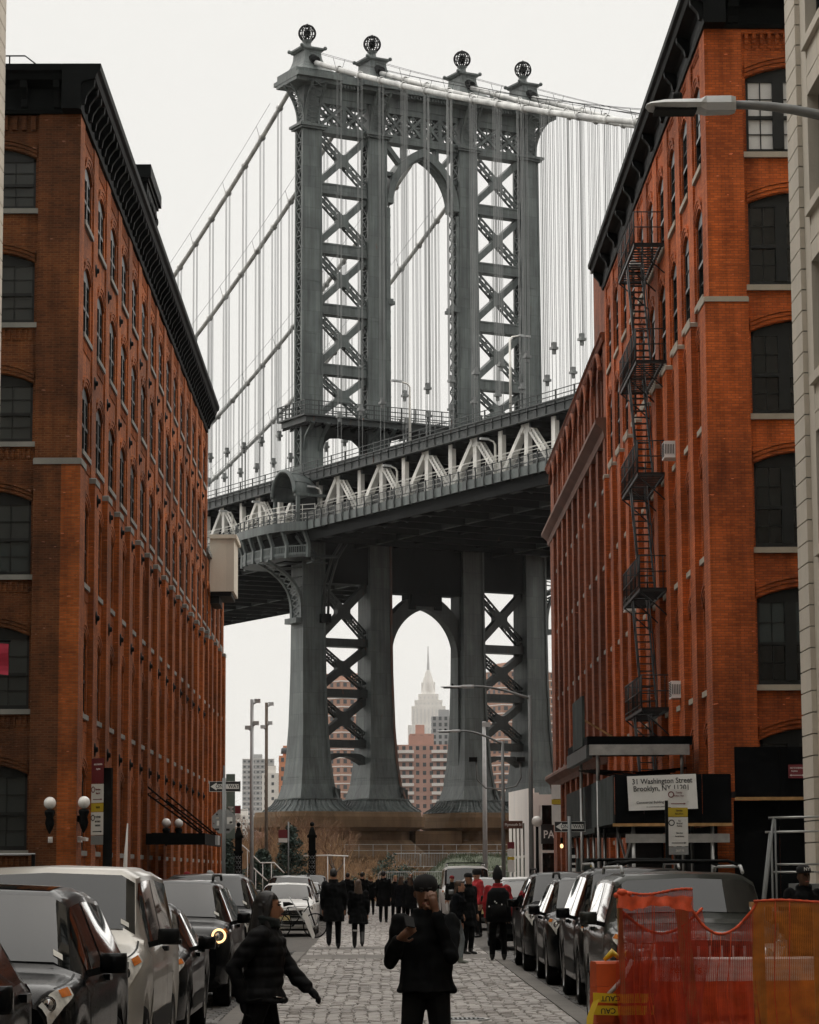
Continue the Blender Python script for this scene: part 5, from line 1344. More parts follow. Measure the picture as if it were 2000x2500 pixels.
# park stair handrails
def handrail(label, pts, posts, x_off=0):
    t = thing('handrail', label, 'handrail', (0, 0, 0)); b = MB(); b.tube(pts, .045, 6); b.build('rail', 'white_paint', t)
    for p in posts: b = MB(); b.tube([p, (p[0], p[1], -.02)], .03, 5); b.build('post', 'white_paint', t)
s_ = 160 / 6500.
def hp(px, py): return ((px - 928) * s_, 160, 1.8 + (2131 - py) * s_)
handrail('white stepped handrail of the park stair, upper one', [hp(590, 2061), hp(607, 2076), hp(637, 2106), hp(671, 2106), hp(695, 2131)], [hp(643, 2106), hp(664, 2106), hp(606, 2076)])
handrail('white lower handrail of the park stair', [hp(620, 2118), hp(655, 2150)], [hp(626, 2124)])
handrail('white handrail climbing beside the white building', [hp(1194, 2135), hp(1216, 2118), hp(1230, 2118)], [hp(1216, 2118)])
handrail('long white rail along the foot of the brush', [hp(742, 2090), hp(800, 2089), hp(850, 2091)], [hp(760, 2090), hp(800, 2090), hp(840, 2090)])
# white pavilion building at the corner
WB = thing('white_pavilion', 'small white building with tall slit windows and a glass front, beyond the brick row', 'building', (8.3, 150, 0))
b = MB(); b.box(.0, 14, .12, 23, 0, 5.95); b.prism([(0, 5.95), (23, 5.95), (23, 6.9), (0, 6.45)], lambda u, v, t: (t, u + .12, v), 0, .35); b.build('wall', 'white_render', WB)
for k in range(4):
    yy = 4.5 + k * 4.4
    for (za, zb_) in ((.9, 2.6), (2.75, 4.6)):
        b = MB(); b.box(-.03, .1, yy, yy + .9, za, zb_); w_ = b.build('slit_window', 'window_glass', WB)
        b = MB(); b.box(-.06, .0, yy - .1, yy + 1.0, za - .1, za - .002); b.build('sill', 'white_paint', w_)
b = MB(); b.box(.7, 14, .02, .1, .15, 5.5); b.build('glass_front', 'window_glass', WB)
b = MB(); b.box(0, .6, -.0, .12, 0, 6.2); b.box(.6, 14, -.02, .12, 5.5, 6.1); b.build('front_frame', 'white_render', WB)
for u in (.7, 2.3, 3.4, 5.0, 6.6):
    b = MB(); b.box(u - .05, u + .05, -.04, .11, .0, 5.5); b.build('mullion', 'white_paint', WB)
b = MB(); b.box(.6, 7, -.05, .1, 2.85, 3.0); b.build('transom', 'white_paint', WB)
for u in (1.6, 3.2):
    b = MB(); b.box(u, u + .8, -.35, -.1, 4.0, 4.2); b.build('wall_lamp', 'white_paint', WB)
sg = thing('park_sign', 'black sign reading PAR in white letters on the white pavilion', 'sign', (8.98, 149.9, 3.35))
b = MB(); b.box(0, 1.9, -.06, 0, 0, 1.0); b.box(0, 1.9, -.08, -.0, 1.0, 1.1); b.build('board', 'sign_black', sg)
lettering('PARK', .62, 'sign_white', sg, (.12, -.085, .5), sx=.85, align='LEFT')
# ================================================================== unseen city blocks added to shade the street, behind and beside the viewpoint
def loft_block(label, x0, x1, y0, y1, h, mat):
    t = thing('unseen_city_block', label, 'building', ((x0 + x1) / 2, y0, 0)); w2 = (x1 - x0) / 2; d_ = y1 - y0
    b = MB(); b.box(-w2, w2, 0, d_, 0, h); b.build('wall', mat, t); b = MB(); b.box(-w2 - .4, w2 + .4, -.4, d_ + .4, h, h + .8); b.build('cornice', 'black_iron', t)
    b = MB(); fl = int(h / 3.8)
    for f in range(fl):
        z = 1.2 + f * 3.8
        for i in range(int(d_ / 4)):
            for s in (-1, 1): b.box(s * w2 - .06, s * w2 + .06, 1 + i * 4, 3.2 + i * 4, z, z + 2.3)
        for i in range(int(2 * w2 / 4)): b.box(-w2 + 1 + i * 4, -w2 + 3.2 + i * 4, -.06, .06, z, z + 2.3); b.box(-w2 + 1 + i * 4, -w2 + 3.2 + i * 4, d_ - .06, d_ + .06, z, z + 2.3)
    b.build('windows', 'window_glass', t)['kind'] = 'stuff'
loft_block('unseen loft building added on the left of the street behind the viewpoint', -52, -9.6, -92, -18, 36, 'brick_left'); loft_block('unseen loft building added on the right of the street behind the viewpoint', 9.4, 52, -92, -18, 40, 'brick_right')
loft_block('farther unseen loft building added on the left behind the viewpoint', -60, -9.6, -190, -106, 42, 'limestone'); loft_block('farther unseen loft building added on the right behind the viewpoint', 9.4, 60, -190, -106, 38, 'brick_left')
loft_block('unseen waterside warehouse added behind the left brick row', -95, -24, 172, 262, 25, 'brick_left_brown'); loft_block('unseen waterside warehouse added behind the right brick row', 26, 100, 176, 282, 30, 'brick_rear')
loft_block('unseen long building added to close the street far behind the viewpoint', -70, 70, -260, -215, 34, 'brick_left_brown')
# ================================================================== haze
m_, n_, l_, b_ = _new('haze_air'); n_.remove(b_)
pv_ = n_.new('ShaderNodeVolumePrincipled'); pv_.inputs['Color'].default_value = (.97, .965, .955, 1); pv_.inputs['Density'].default_value = .00005; pv_.inputs['Anisotropy'].default_value = .2
l_.new(pv_.outputs[0], n_['Material Output'].inputs['Volume']); MATS['haze_air'] = m_
b = MB(); b.box(-2500, 2500, -290, 5600, -1.1, 470)
hz = b.build('haze', 'haze_air'); hz['kind'] = 'stuff'; hz['label'] = 'thin pale winter haze filling the air'; hz['category'] = 'haze'
# ================================================================== vehicles
def paint(name, col, metal=0., rough=.28):
    m, n, l, b = _new(name)
    nz = _noise(n, l, _pos(n, l), 1.2, 3); c = _ramp(n, l, nz, [(.3, tuple(x * .85 for x in col)), (.7, tuple(min(1, x * 1.12) for x in col))])
    l.new(c, b.inputs['Base Color']); b.inputs['Metallic'].default_value = metal; b.inputs['Roughness'].default_value = rough
    b.inputs['Coat Weight'].default_value = .34; b.inputs['Coat IOR'].default_value = 1.36; b.inputs['Specular IOR Level'].default_value = .03; b.inputs['Coat Roughness'].default_value = .05
    d = _noise(n, l, _pos(n, l), 60, 3); r = n.new('ShaderNodeMapRange'); r.inputs[3].default_value = rough * .7; r.inputs[4].default_value = rough * 1.5; l.new(d, r.inputs[0]); l.new(r.outputs[0], b.inputs['Roughness'])
    MATS[name] = m
paint('paint_black', (.003, .0035, .004)); paint('paint_charcoal', (.010, .011, .012), .1); paint('paint_olive', (.028, .030, .026), .2); paint('paint_silver', (.40, .385, .355), .55, .35); paint('paint_white', (.66, .655, .64), 0, .35); paint('paint_grey', (.20, .205, .205), .6, .33)
plain('tyre', (.007, .007, .007), .9, 0, .2, 9, spec=.1); plain('rim_metal', (.22, .22, .22), .3, .9, .15, 5); plain('chrome', (.55, .55, .54), .12, 1., .05); plain('trim_black', (.005, .0055, .0055), .6, spec=.15); plain('lamp_clear', (.62, .61, .57), .12, .0, .45, 9, coat=.5); plain('lamp_amber', (.62, .17, .02), .15, 0, .2, 9); plain('plate_cream', (.52, .42, .20), .5, 0, .1); plain('paper', (.62, .61, .56), .7, 0, .08); plain('lamp_dark', (.10, .10, .10), .08, .4, .5, 20)
def lerp(a, b_, t): return a + (b_ - a) * t
def sstep(t): t = max(0., min(1., t)); return t * t * (3 - 2 * t)
class Car:
    def __init__(s, **k): s.__dict__.update(dict(L=4.6, W=1.85, H=1.7, nose_z=.82, hood0=.98, hood1=1.1, cowl_y=1.25, cowl_z=1.15, rf0=2.0, rf1=4.0, tail_y=4.55, tail_z=1.15, belt0=1.05, belt1=1.15, wr=.72, sill=.27, R=.36, yw0=.88, yw1=3.6, deck=None, bump=.62)); s.__dict__.update(k)
    def stations(s):
        ys = [0, .02, .06, .13, .24, .4, .6] + [s.cowl_y - .25, s.cowl_y - .08, s.cowl_y] + [lerp(s.cowl_y, s.rf0, i / 5) for i in range(1, 6)] + [lerp(s.rf0, s.rf1, i / 6) for i in range(1, 7)] + [lerp(s.rf1, s.tail_y, i / 4) for i in range(1, 5)] + [s.L - .2, s.L - .08, s.L - .02, s.L]
        for yw in (s.yw0, s.yw1):
            Ra = s.R + .055
            ys += [yw - Ra * 1.02, yw + Ra * 1.02] + [yw + Ra * cos(pi * i / 10) for i in range(11)]
        return sorted(set(round(y, 4) for y in ys if 0 <= y <= s.L))
    def ring(s, y):
        hw = s.W / 2; k = 1.
        if y < .7: k = 1 - .17 * (1 - y / .7) ** 2.4
        if y > s.L - .6: k = 1 - .12 * ((y - s.L + .6) / .6) ** 2.4
        w = hw * k
        zs = s.sill; Ra = s.R + .055
        for yw in (s.yw0, s.yw1):
            if abs(y - yw) < Ra: zs = max(zs, s.R + sqrt(Ra * Ra - (y - yw) ** 2))
        belt = lerp(s.belt0, s.belt1, max(0., min(1., (y - s.cowl_y) / max(.1, s.tail_y - s.cowl_y))))
        if y <= s.cowl_y:
            t = y / s.cowl_y
            hz = lerp(s.hood0, s.hood1, t ** .7) if y > .24 else lerp(s.nose_z, s.hood0 + (s.hood1 - s.hood0) * (.24 / s.cowl_y) ** .7, sstep(y / .24) ** .7)
            if y > s.cowl_y - .1: hz = lerp(s.hood1, s.cowl_z, (y - s.cowl_y + .1) / .1)
            zsh = min(hz - .10, lerp(s.nose_z - .06, s.belt0 - .03, t)); low = zs
            if y < .13: low = zs + .10 * (1 - y / .13)
            P_ = [(0, low), (w * .88, low), (w * .97, low + .05), (w, max(lerp(low, zsh, .45), low + .06)), (w * .985, max(zsh, low + .09)), (w * .93, hz - .035), (w * .82, hz), (w * .52, hz + .015), (0, hz + .03)]
        else:
            if y < s.rf0:
                t = (y - s.cowl_y) / (s.rf0 - s.cowl_y); zr = lerp(s.cowl_z, s.H - .03, t ** .93); wr = lerp(hw * .86, hw * s.wr, t)
            elif y < s.rf1:
                t = (y - s.rf0) / (s.rf1 - s.rf0); zr = s.H - .03 + .03 * sin(pi * min(1, t * 1.15)) - .03 * max(0, t - .6); wr = hw * s.wr
            elif y < s.tail_y:
                t = (y - s.rf1) / (s.tail_y - s.rf1); zr = lerp(s.H - .042, s.tail_z, t ** 1.15); wr = lerp(hw * s.wr, hw * .84, t)
            else:
                t = (y - s.tail_y) / max(.01, s.L - s.tail_y); zr = lerp(s.tail_z, s.tail_z - .12, t ** 3); wr = hw * .84
            if y > s.L - .1: zs = zs + .1 * (y - s.L + .1) / .1
            b5 = min(belt, zr - .04)
            P_ = [(0, zs), (w * .9, zs), (w * .97, zs + .05), (w, max(lerp(zs, b5, .5), zs + .06)), (w * .99, max(b5 - .06, zs + .1)), (w * .945, b5), (wr, max(zr - .075, b5 + .012)), (wr * .84, zr), (0, zr + .025)]
        return P_
    def S(s, y, k, side):
        y = max(0., min(s.L, y)); P_ = s.ring(y); i = min(7, int(k)); t = k - i
        return Vector((side * lerp(P_[i][0], P_[i + 1][0], t), y, lerp(P_[i][1], P_[i + 1][1], t)))
    def patch(s, b, pts, off=.008):
        """pts: 2-D grid of (y,k,side)"""
        R_ = len(pts); C_ = len(pts[0]); vs = []
        for r in range(R_):
            for c in range(C_):
                y, k, sd_ = pts[r][c]; p = s.S(y, k, sd_); e = .02
                du = s.S(y + e, k, sd_) - s.S(y - e, k, sd_); dv = s.S(y, min(8, k + .05), sd_) - s.S(y, k - .05, sd_); nn = du.cross(dv)
                if nn.length < 1e-9: nn = Vector((0, 0, 1))
                nn.normalize()
                if nn.dot(p - Vector((0, s.L / 2, .6))) < 0: nn = -nn
                vs.append(p + nn * off)
        b.add(vs, [(r * C_ + c, r * C_ + c + 1, (r + 1) * C_ + c + 1, (r + 1) * C_ + c) for r in range(R_ - 1) for c in range(C_ - 1)], True)
WH = {}
def wheel_meshes(R, wd, spokes):
    key = (R, wd, spokes)
    if key in WH: return WH[key]
    Mx = Matrix.Rotation(pi / 2, 4, 'Y')
    b = MB(); b.lathe([(R * .66, -wd / 2), (R * .9, -wd / 2), (R * .98, -wd * .4), (R, -wd * .2), (R, wd * .2), (R * .98, wd * .4), (R * .9, wd / 2), (R * .66, wd / 2)], n=24, M4=Mx); ty = b.mesh('tyre', 'tyre')
    b = MB(); b.lathe([(R * .67, -wd * .48), (R * .62, -wd * .3), (R * .6, wd * .3), (R * .67, wd * .48)], n=24, M4=Mx)
    for i in range(spokes):
        a = 2 * pi * i / spokes
        for sx in (-1, 1): b.beam((sx * wd * .40, cos(a) * R * .1, sin(a) * R * .1), (sx * wd * .36, cos(a) * R * .63, sin(a) * R * .63), R * .17, .03, (1, 0, 0))
    b.lathe([(.001, wd * .43), (R * .16, wd * .42), (R * .18, wd * .3)], n=10, M4=Mx); b.lathe([(.001, -wd * .43), (R * .16, -wd * .42), (R * .18, -wd * .3)], n=10, M4=Mx)
    ri = b.mesh('rim', 'rim_metal')
    b = MB(); b.lathe([(.001, -.01), (R * .6, -.01), (R * .6, .01), (.001, .01)], n=16, M4=Mx); di = b.mesh('brake_disc', 'trim_black')
    WH[key] = (ty, ri, di); return WH[key]
def make_car(name, label, cat, xc, y0, c, mat, rails=False, grille='bars', light='clear', fog=False, amber=True, sticker=True, group='cars parked along the street', rz=0., detail=2, van=False, grille_mat='chrome', rack=False, plate=True, sunroof=False):
    t = thing(name, label, cat, (xc, y0, 0), rz, group)
    ys = c.stations(); b = MB(); vs = []; fs = []; n = 16
    for y in ys:
        P_ = c.ring(y); ring = [(P_[i][0], y, P_[i][1]) for i in range(9)] + [(-P_[i][0], y, P_[i][1]) for i in range(7, 0, -1)]; vs += ring
    for j in range(len(ys) - 1):
        for i in range(n): fs.append((j * n + i, j * n + (i + 1) % n, (j + 1) * n + (i + 1) % n, (j + 1) * n + i))
    fs.append(tuple(reversed(range(n)))); m_ = (len(ys) - 1) * n; fs.append(tuple(range(m_, m_ + n)))
    b.add(vs, fs, True); me = b.mesh('body', mat); me.set_sharp_from_angle(angle=radians(42)); body = inst('body', me, t)
    b = MB(); b.box(-c.W * .40, c.W * .40, .25, c.L - .25, c.sill - .06, c.sill + .12); b.build('underbody', 'trim_black', t)
    # glass
    def side_glass(ya, yb, k0=5.06, k1=5.93):
        for sd_ in (-1, 1):
            b = MB(); c.patch(b, [[(lerp(ya, yb, i / 6), lerp(k0, k1, j / 3), sd_) for j in range(4)] for i in range(7)], .007); b.build('side_window', 'car_glass', t, False)
    span = c.rf1 - c.cowl_y; ym = c.cowl_y + span * .50
    side_glass(c.cowl_y + .42, ym - .05); side_glass(ym + .05, c.rf1 - .05)
    if c.deck is None: side_glass(c.rf1 + .06, c.tail_y - .28)
    b = MB(); a0, a1 = c.cowl_y + .05, c.rf0 - .05
    grid = []
    for i in range(8):
        y = lerp(a0, a1, i / 7); row = [(y, k, -1) for k in (6.08, 6.5, 7., 7.4, 7.75)] + [(y, 8, 1)] + [(y, k, 1) for k in (7.75, 7.4, 7., 6.5, 6.08)]; grid.append(row)
    c.patch(b, grid, .007); ws = b.build('windshield', 'car_glass', t, False)
    b = MB(); ry0, ry1 = c.rf1 + .05, c.tail_y - .05
    c.patch(b, [[(lerp(ry0, ry1, i / 5), k, -1) for k in (6.2, 7., 7.6)] + [(lerp(ry0, ry1, i / 5), 8, 1)] + [(lerp(ry0, ry1, i / 5), k, 1) for k in (7.6, 7., 6.2)] for i in range(6)], .007); b.build('rear_window', 'car_glass', t, False)
    if sunroof:
        b = MB(); c.patch(b, [[(lerp(c.rf0 + .12, c.rf0 + 1.0, i / 4), k, -1) for k in (7.05, 7.5)] + [(lerp(c.rf0 + .12, c.rf0 + 1.0, i / 4), 8, 1)] + [(lerp(c.rf0 + .12, c.rf0 + 1.0, i / 4), k, 1) for k in (7.5, 7.05)] for i in range(5)], .008); b.build('sunroof', 'car_glass', t, False)
    if detail > 1:
        if sticker:
            for (ka, kb_, ya_, yb_) in ((6.5, 7.0, .09, .17),):
                b = MB(); c.patch(b, [[(lerp(a0, a1, lerp(ya_, yb_, i / 2)), lerp(ka, kb_, j / 2), 1) for j in range(3)] for i in range(3)], .012); b.build('sticker', 'paper', ws, False)
        # panel seams: bonnet edge, doors
        for sd_ in (-1, 1):
            for yy in (c.cowl_y + .22, ym, c.rf1 - .12):
                b = MB(); c.patch(b, [[(yy + e, k, sd_) for k in (2.1, 2.6, 3., 3.5, 4., 4.5, 4.95)] for e in (0, .014)], .002); b.build('door_seam', 'trim_black', t, False)
            b = MB(); c.patch(b, [[(lerp(.32, c.cowl_y - .03, i / 5), k, sd_) for k in (5.35, 5.5)] for i in range(6)], .002); b.build('bonnet_seam', 'trim_black', t, False)
            for yy in (ym - .28, c.rf1 - .4):
                p = c.S(yy, 4.3, sd_); b = MB(); b.box(p.x - .005 * sd_, p.x + .045 * sd_, yy, yy + .2, p.z - .02, p.z + .025); b.build('door_handle', 'trim_black' if mat == 'paint_silver' else mat, t)
            b = MB(); c.patch(b, [[(lerp(c.yw0 + c.R + .1, c.yw1 - c.R - .1, i / 4), k, sd_) for k in (2.2, 2.7)] for i in range(5)], .012); b.build('side_moulding', 'trim_black', t, False)
        # wipers
        b = MB()
        for x in (-.55, .1):
            p = c.S(c.cowl_y + .04, 7.3, -1); b.tube([(x, c.cowl_y + .02, c.cowl_z + .025), (x + .5, c.cowl_y + .12, c.cowl_z + .085)], .012, 4)
        b.build('wipers', 'trim_black', t)
    # lamps
    hk0, hk1 = 3.75, 4.95
    for sd_ in (-1, 1):
        if grille == 'seven':
            b = MB(); b.box(sd_ * .50 if sd_ > 0 else -.78, sd_ * .78 if sd_ > 0 else -.50, -.02, .05, .80, 1.05); hb = b.build('headlight_box', 'lamp_clear', t); b = MB(); b.lathe([(.001, .03), (.06, .025), (.09, 0)], (sd_ * .64, -.02, .92), 12, M4=Matrix.Rotation(pi / 2, 4, 'X')); b.build('bulb_reflector', 'chrome', hb)
        b = MB(); c.patch(b, [[(lerp(.03, .52, (i / 7)), lerp(lerp(hk0, 4.45, i / 7), lerp(5.15, 5.0, i / 7), j / 4), sd_) for j in range(5)] for i in range(8)], .010); hl = b.build('headlight', 'lamp_clear' if light != 'ring' else 'lamp_dark', t, False)
        if amber:
            b = MB(); c.patch(b, [[(lerp(.26, .46, (i / 3)), lerp(lerp(4.6, 4.5, i / 3), 5.02, j / 3), sd_) for j in range(4)] for i in range(4)], .014); b.build('turn_signal', 'lamp_amber', hl, False)
        p = c.S(.16, 4.45, sd_)
        b = MB(); b.lathe([(.001, .02), (.04, .015), (.052, .0), (.056, .03)], (p.x - .03 * sd_, .08, p.z), 12, M4=Matrix.Rotation(pi / 2, 4, 'X')); b.build('lamp_bowl', 'chrome', hl)
        if light == 'ring':
            cx_ = p.x - .015 * sd_; b = MB(); b.tube([(cx_ + .085 * cos(2 * pi * i / 20), .045 - .0, p.z + .085 * sin(2 * pi * i / 20)) for i in range(21)], .017, 6); b.build('lit_ring', 'lamp_warm', hl)
        # mirrors
        my = c.cowl_y + .42; mp = c.S(my, 5.0, sd_)
        b = MB(); b.sphere((0, 0, 0), 1., 12, 8); b.v = [(mp.x + sd_ * (.17 + .13 * max(-.72, min(.72, x))), my - .02 + .085 * max(-.8, min(.4, y)), mp.z + .105 + .105 * max(-.66, min(.66, z))) for x, y, z in b.v]
        mi = b.build('side_mirror', mat if not van else 'trim_black', t)
        b = MB(); b.beam((mp.x - .02 * sd_, my, mp.z + .03), (mp.x + .1 * sd_, my, mp.z + .06), .06, .05); b.build('mirror_arm', 'trim_black', mi)
        if fog:
            fp = c.S(.05, 2.7, sd_); b = MB(); b.lathe([(.001, .012), (.05, .01), (.06, 0)], (fp.x * .86, .02, .45), 10, M4=Matrix.Rotation(pi / 2, 4, 'X')); b.build('fog_lamp', 'lamp_clear', t)
    # front end
    fz0, fz1 = c.bump, c.nose_z - .05; gw = c.W * .27
    if grille == 'seven':
        b = MB(); b.box(-.62, .62, -.012, .05, .74, 1.05); g = b.build('grille', mat, t)
        for i in range(7): x = -.36 + i * .12; b = MB(); b.box(x - .042, x + .042, -.018, .0, .77, 1.02); b.build('grille_slot', 'trim_black', g)
        for i in range(8): x = -.42 + i * .12; b = MB(); b.box(x - .012, x + .012, -.024, .0, .76, 1.03); b.build('grille_bar', 'galv_paint', g)
        lettering('Jeep', .12, 'chrome', t, (0, .06, 1.135), (radians(70), 0, 0), 1.2)
    else:
        b = MB(); b.box(-gw, gw, -.012, .06, fz0, fz1); g = b.build('grille', 'trim_black', t)
        if detail > 1 or grille == 'bars':
            ns = 4
            for i in range(ns): z = fz0 + .03 + (fz1 - fz0 - .05) * i / (ns - 1); b = MB(); b.box(-gw + .02, gw - .02, -.024, -.012, z - .009, z + .009); b.build('grille_bar', grille_mat, g)
            b = MB(); b.tube([(-gw, -.01, fz0), (gw, -.01, fz0), (gw * 1.08, -.01, fz1), (-gw * 1.08, -.01, fz1), (-gw, -.01, fz0)], .016, 5); b.build('grille_surround', grille_mat, g)
    b = MB(); b.box(-c.W * .36, c.W * .36, -.01, .06, c.sill + .12, c.sill + .23); b.build('bumper_intake', 'trim_black', t)
    if plate:
        b = MB(); b.box(-.155, .155, -.035, -.02, c.sill + .24, c.sill + .38); b.build('licence_plate', 'plate_cream', t)
    # rear lamps (unseen from the front but part of the car)
    for sd_ in (-1, 1):
        b = MB(); c.patch(b, [[(lerp(c.L - .3, c.L - .04, i / 3), lerp(3.8, 4.9, j / 2), sd_) for j in range(3)] for i in range(4)], .009); b.build('tail_light', 'sign_red', t, False)
    if rails:
        for sd_ in (-1, 1):
            b = MB(); x = sd_ * c.W / 2 * c.wr * .88; z = c.H
            b.tube([(x, c.rf0 + .15, z - .0), (x, c.rf0 + .3, z + .07), (x, c.rf1 - .2, z + .07), (x, c.rf1 - .05, z)], .02, 6); b.build('roof_rail', 'trim_black' if not rack else 'galv_paint', t)
        if rack:
            for yy in (c.rf0 + .45, c.rf1 - .5):
                b = MB(); x = c.W / 2 * c.wr * .9; b.tube([(-x, yy, c.H + .08), (-x * .8, yy, c.H + .13), (x * .8, yy, c.H + .13), (x, yy, c.H + .08)], .022, 6); b.build('roof_bar', 'trim_black', t)
    # wheels
    ty, ri, di = wheel_meshes(c.R, .23, 5 if detail > 1 else 6)
    for yw in (c.yw0, c.yw1):
        for sd_ in (-1, 1):
            x = sd_ * (c.W / 2 - .135); wo_ = bpy.data.objects.new('wheel', None); COL.objects.link(wo_); wo_.parent = t; wo_.location = (x, yw, c.R)
            inst('tyre', ty, wo_); inst('rim', ri, wo_); inst('brake_disc', di, wo_)
    return t
SUV = dict(L=4.55, W=1.84, H=1.70, nose_z=.97, hood0=1.05, hood1=1.12, cowl_y=1.22, cowl_z=1.15, rf0=1.95, rf1=4.0, tail_y=4.42, tail_z=1.12, belt0=1.06, belt1=1.16, yw0=.86, yw1=3.55)
BIG = dict(L=4.85, W=1.92, H=1.78, nose_z=1.0, hood0=1.09, hood1=1.16, cowl_y=1.32, cowl_z=1.2, rf0=1.95, rf1=4.25, tail_y=4.72, tail_z=1.16, belt0=1.11, belt1=1.2, yw0=.92, yw1=3.8, R=.38)
SED = dict(L=4.75, W=1.82, H=1.46, nose_z=.82, hood0=.89, hood1=.98, cowl_y=1.35, cowl_z=1.0, rf0=2.15, rf1=3.35, tail_y=4.1, tail_z=1.06, belt0=.92, belt1=1.0, yw0=.9, yw1=3.65, R=.33, deck=1, sill=.22, bump=.5)
LXC = -2.05    # street-side flank of the cars on the left
make_car('parked_car', 'black car cut off by the lower left corner, only its flank and rear window showing', 'car', -2.05 - .92, 11.9, Car(**dict(SUV, H=1.62, L=4.5)), 'paint_black')
make_car('parked_suv', 'black SUV with amber corner in its headlight, second from the left foreground', 'suv', -2.0 - .92, 17.4, Car(**SUV), 'paint_black', sunroof=True, light='clear')
make_car('parked_van', 'silver boxy van parked between the two black cars on the left', 'van', -2.0 - .97, 22.5, Car(L=4.75, W=1.96, H=1.86, nose_z=.95, hood0=1.05, hood1=1.2, cowl_y=.95, cowl_z=1.26, rf0=1.52, rf1=4.45, tail_y=4.68, tail_z=1.25, belt0=1.14, belt1=1.18, yw0=.8, yw1=3.7, R=.34, wr=.80), 'paint_silver', van=True, grille='box')
make_car('parked_sedan', 'low black sedan with large clear headlight behind the silver van', 'sedan', LXC - .91, 28.2, Car(**SED), 'paint_black', fog=True)
make_car('parked_suv', 'black SUV with a glowing ring headlight on the left', 'suv', LXC - .94, 36.2, Car(**dict(SUV, L=4.85, W=1.9, yw1=3.75, rf1=4.2, tail_y=4.6)), 'paint_black', light='ring', rails=True)
make_car('parked_suv', 'tall charcoal SUV with pale reflecting roof behind the ring-lit SUV', 'suv', LXC - .95, 44.0, Car(**BIG), 'paint_charcoal')
make_car('white_sedan', 'white sedan facing us just past the crossing on the left', 'sedan', -2.75, 77.0, Car(**dict(SED, H=1.5, hood1=1.0, nose_z=.8)), 'paint_white', amber=False, grille_mat='chrome')
make_car('parked_suv', 'silver SUV with black roof rails behind the white sedan', 'suv', -3.0, 87.0, Car(**SUV), 'paint_grey', rails=True, detail=1)
make_car('parked_car', 'grey car farther along the left kerb behind the silver SUV', 'car', -3.0, 101.0, Car(**SED), 'paint_grey', detail=1)
make_car('parked_car', 'dark car at the far end of the left kerb', 'car', -3.05, 113.0, Car(**SUV), 'paint_charcoal', detail=1)
make_car('parked_suv', 'dark olive four-wheel drive with seven-slot grille behind the orange barriers', 'suv', 3.36, 28.0, Car(L=4.75, W=1.9, H=1.78, nose_z=1.06, hood0=1.13, hood1=1.22, cowl_y=1.32, cowl_z=1.27, rf0=1.72, rf1=4.5, tail_y=4.68, tail_z=1.2, belt0=1.18, belt1=1.22, yw0=.86, yw1=3.65, R=.38, wr=.80, bump=.6), 'paint_olive', rails=True, rack=True, grille='seven')
make_car('parked_suv', 'black SUV with large amber-tipped headlight left of the olive one', 'suv', 2.7 + .93, 36.0, Car(**dict(BIG, H=1.84)), 'paint_black', rails=True, rack=True)
make_car('parked_suv', 'smaller black SUV squeezed third in the right-hand row', 'suv', 2.66 + .9, 42.6, Car(**dict(SUV, L=4.3, rf1=3.8, tail_y=4.18, yw1=3.35)), 'paint_black', rails=True)
make_car('parked_suv', 'large black SUV with small rectangular fog lamps beside the man in the pointed hat', 'suv', 2.58 + .97, 48.6, Car(**dict(BIG, L=5.0)), 'paint_black', rails=True, fog=True, amber=False)
make_car('parked_car', 'dark car behind the man in the red coat', 'car', 2.6 + .9, 62.0, Car(**dict(SUV, H=1.58)), 'paint_black', amber=False)
make_car('parked_car', 'pale silver car on the right beyond the crossing', 'car', 3.3, 84.0, Car(**dict(SUV, H=1.62)), 'paint_grey', detail=1, amber=False)
make_car('white_van', 'white van with roof load facing us at the far right kerb', 'van', 3.2, 99.0, Car(L=5.0, W=1.95, H=2.02, nose_z=1.0, hood0=1.1, hood1=1.22, cowl_y=.95, cowl_z=1.28, rf0=1.5, rf1=4.75, tail_y=4.92, tail_z=1.25, belt0=1.16, belt1=1.2, yw0=.8, yw1=3.9, R=.35, wr=.82), 'paint_white', van=True, detail=1, rails=True, rack=True)
make_car('parked_car', 'white car mostly hidden behind the large black SUV on the right', 'car', 4.1, 75.5, Car(**dict(SUV, H=1.64)), 'paint_white', detail=1, amber=False)
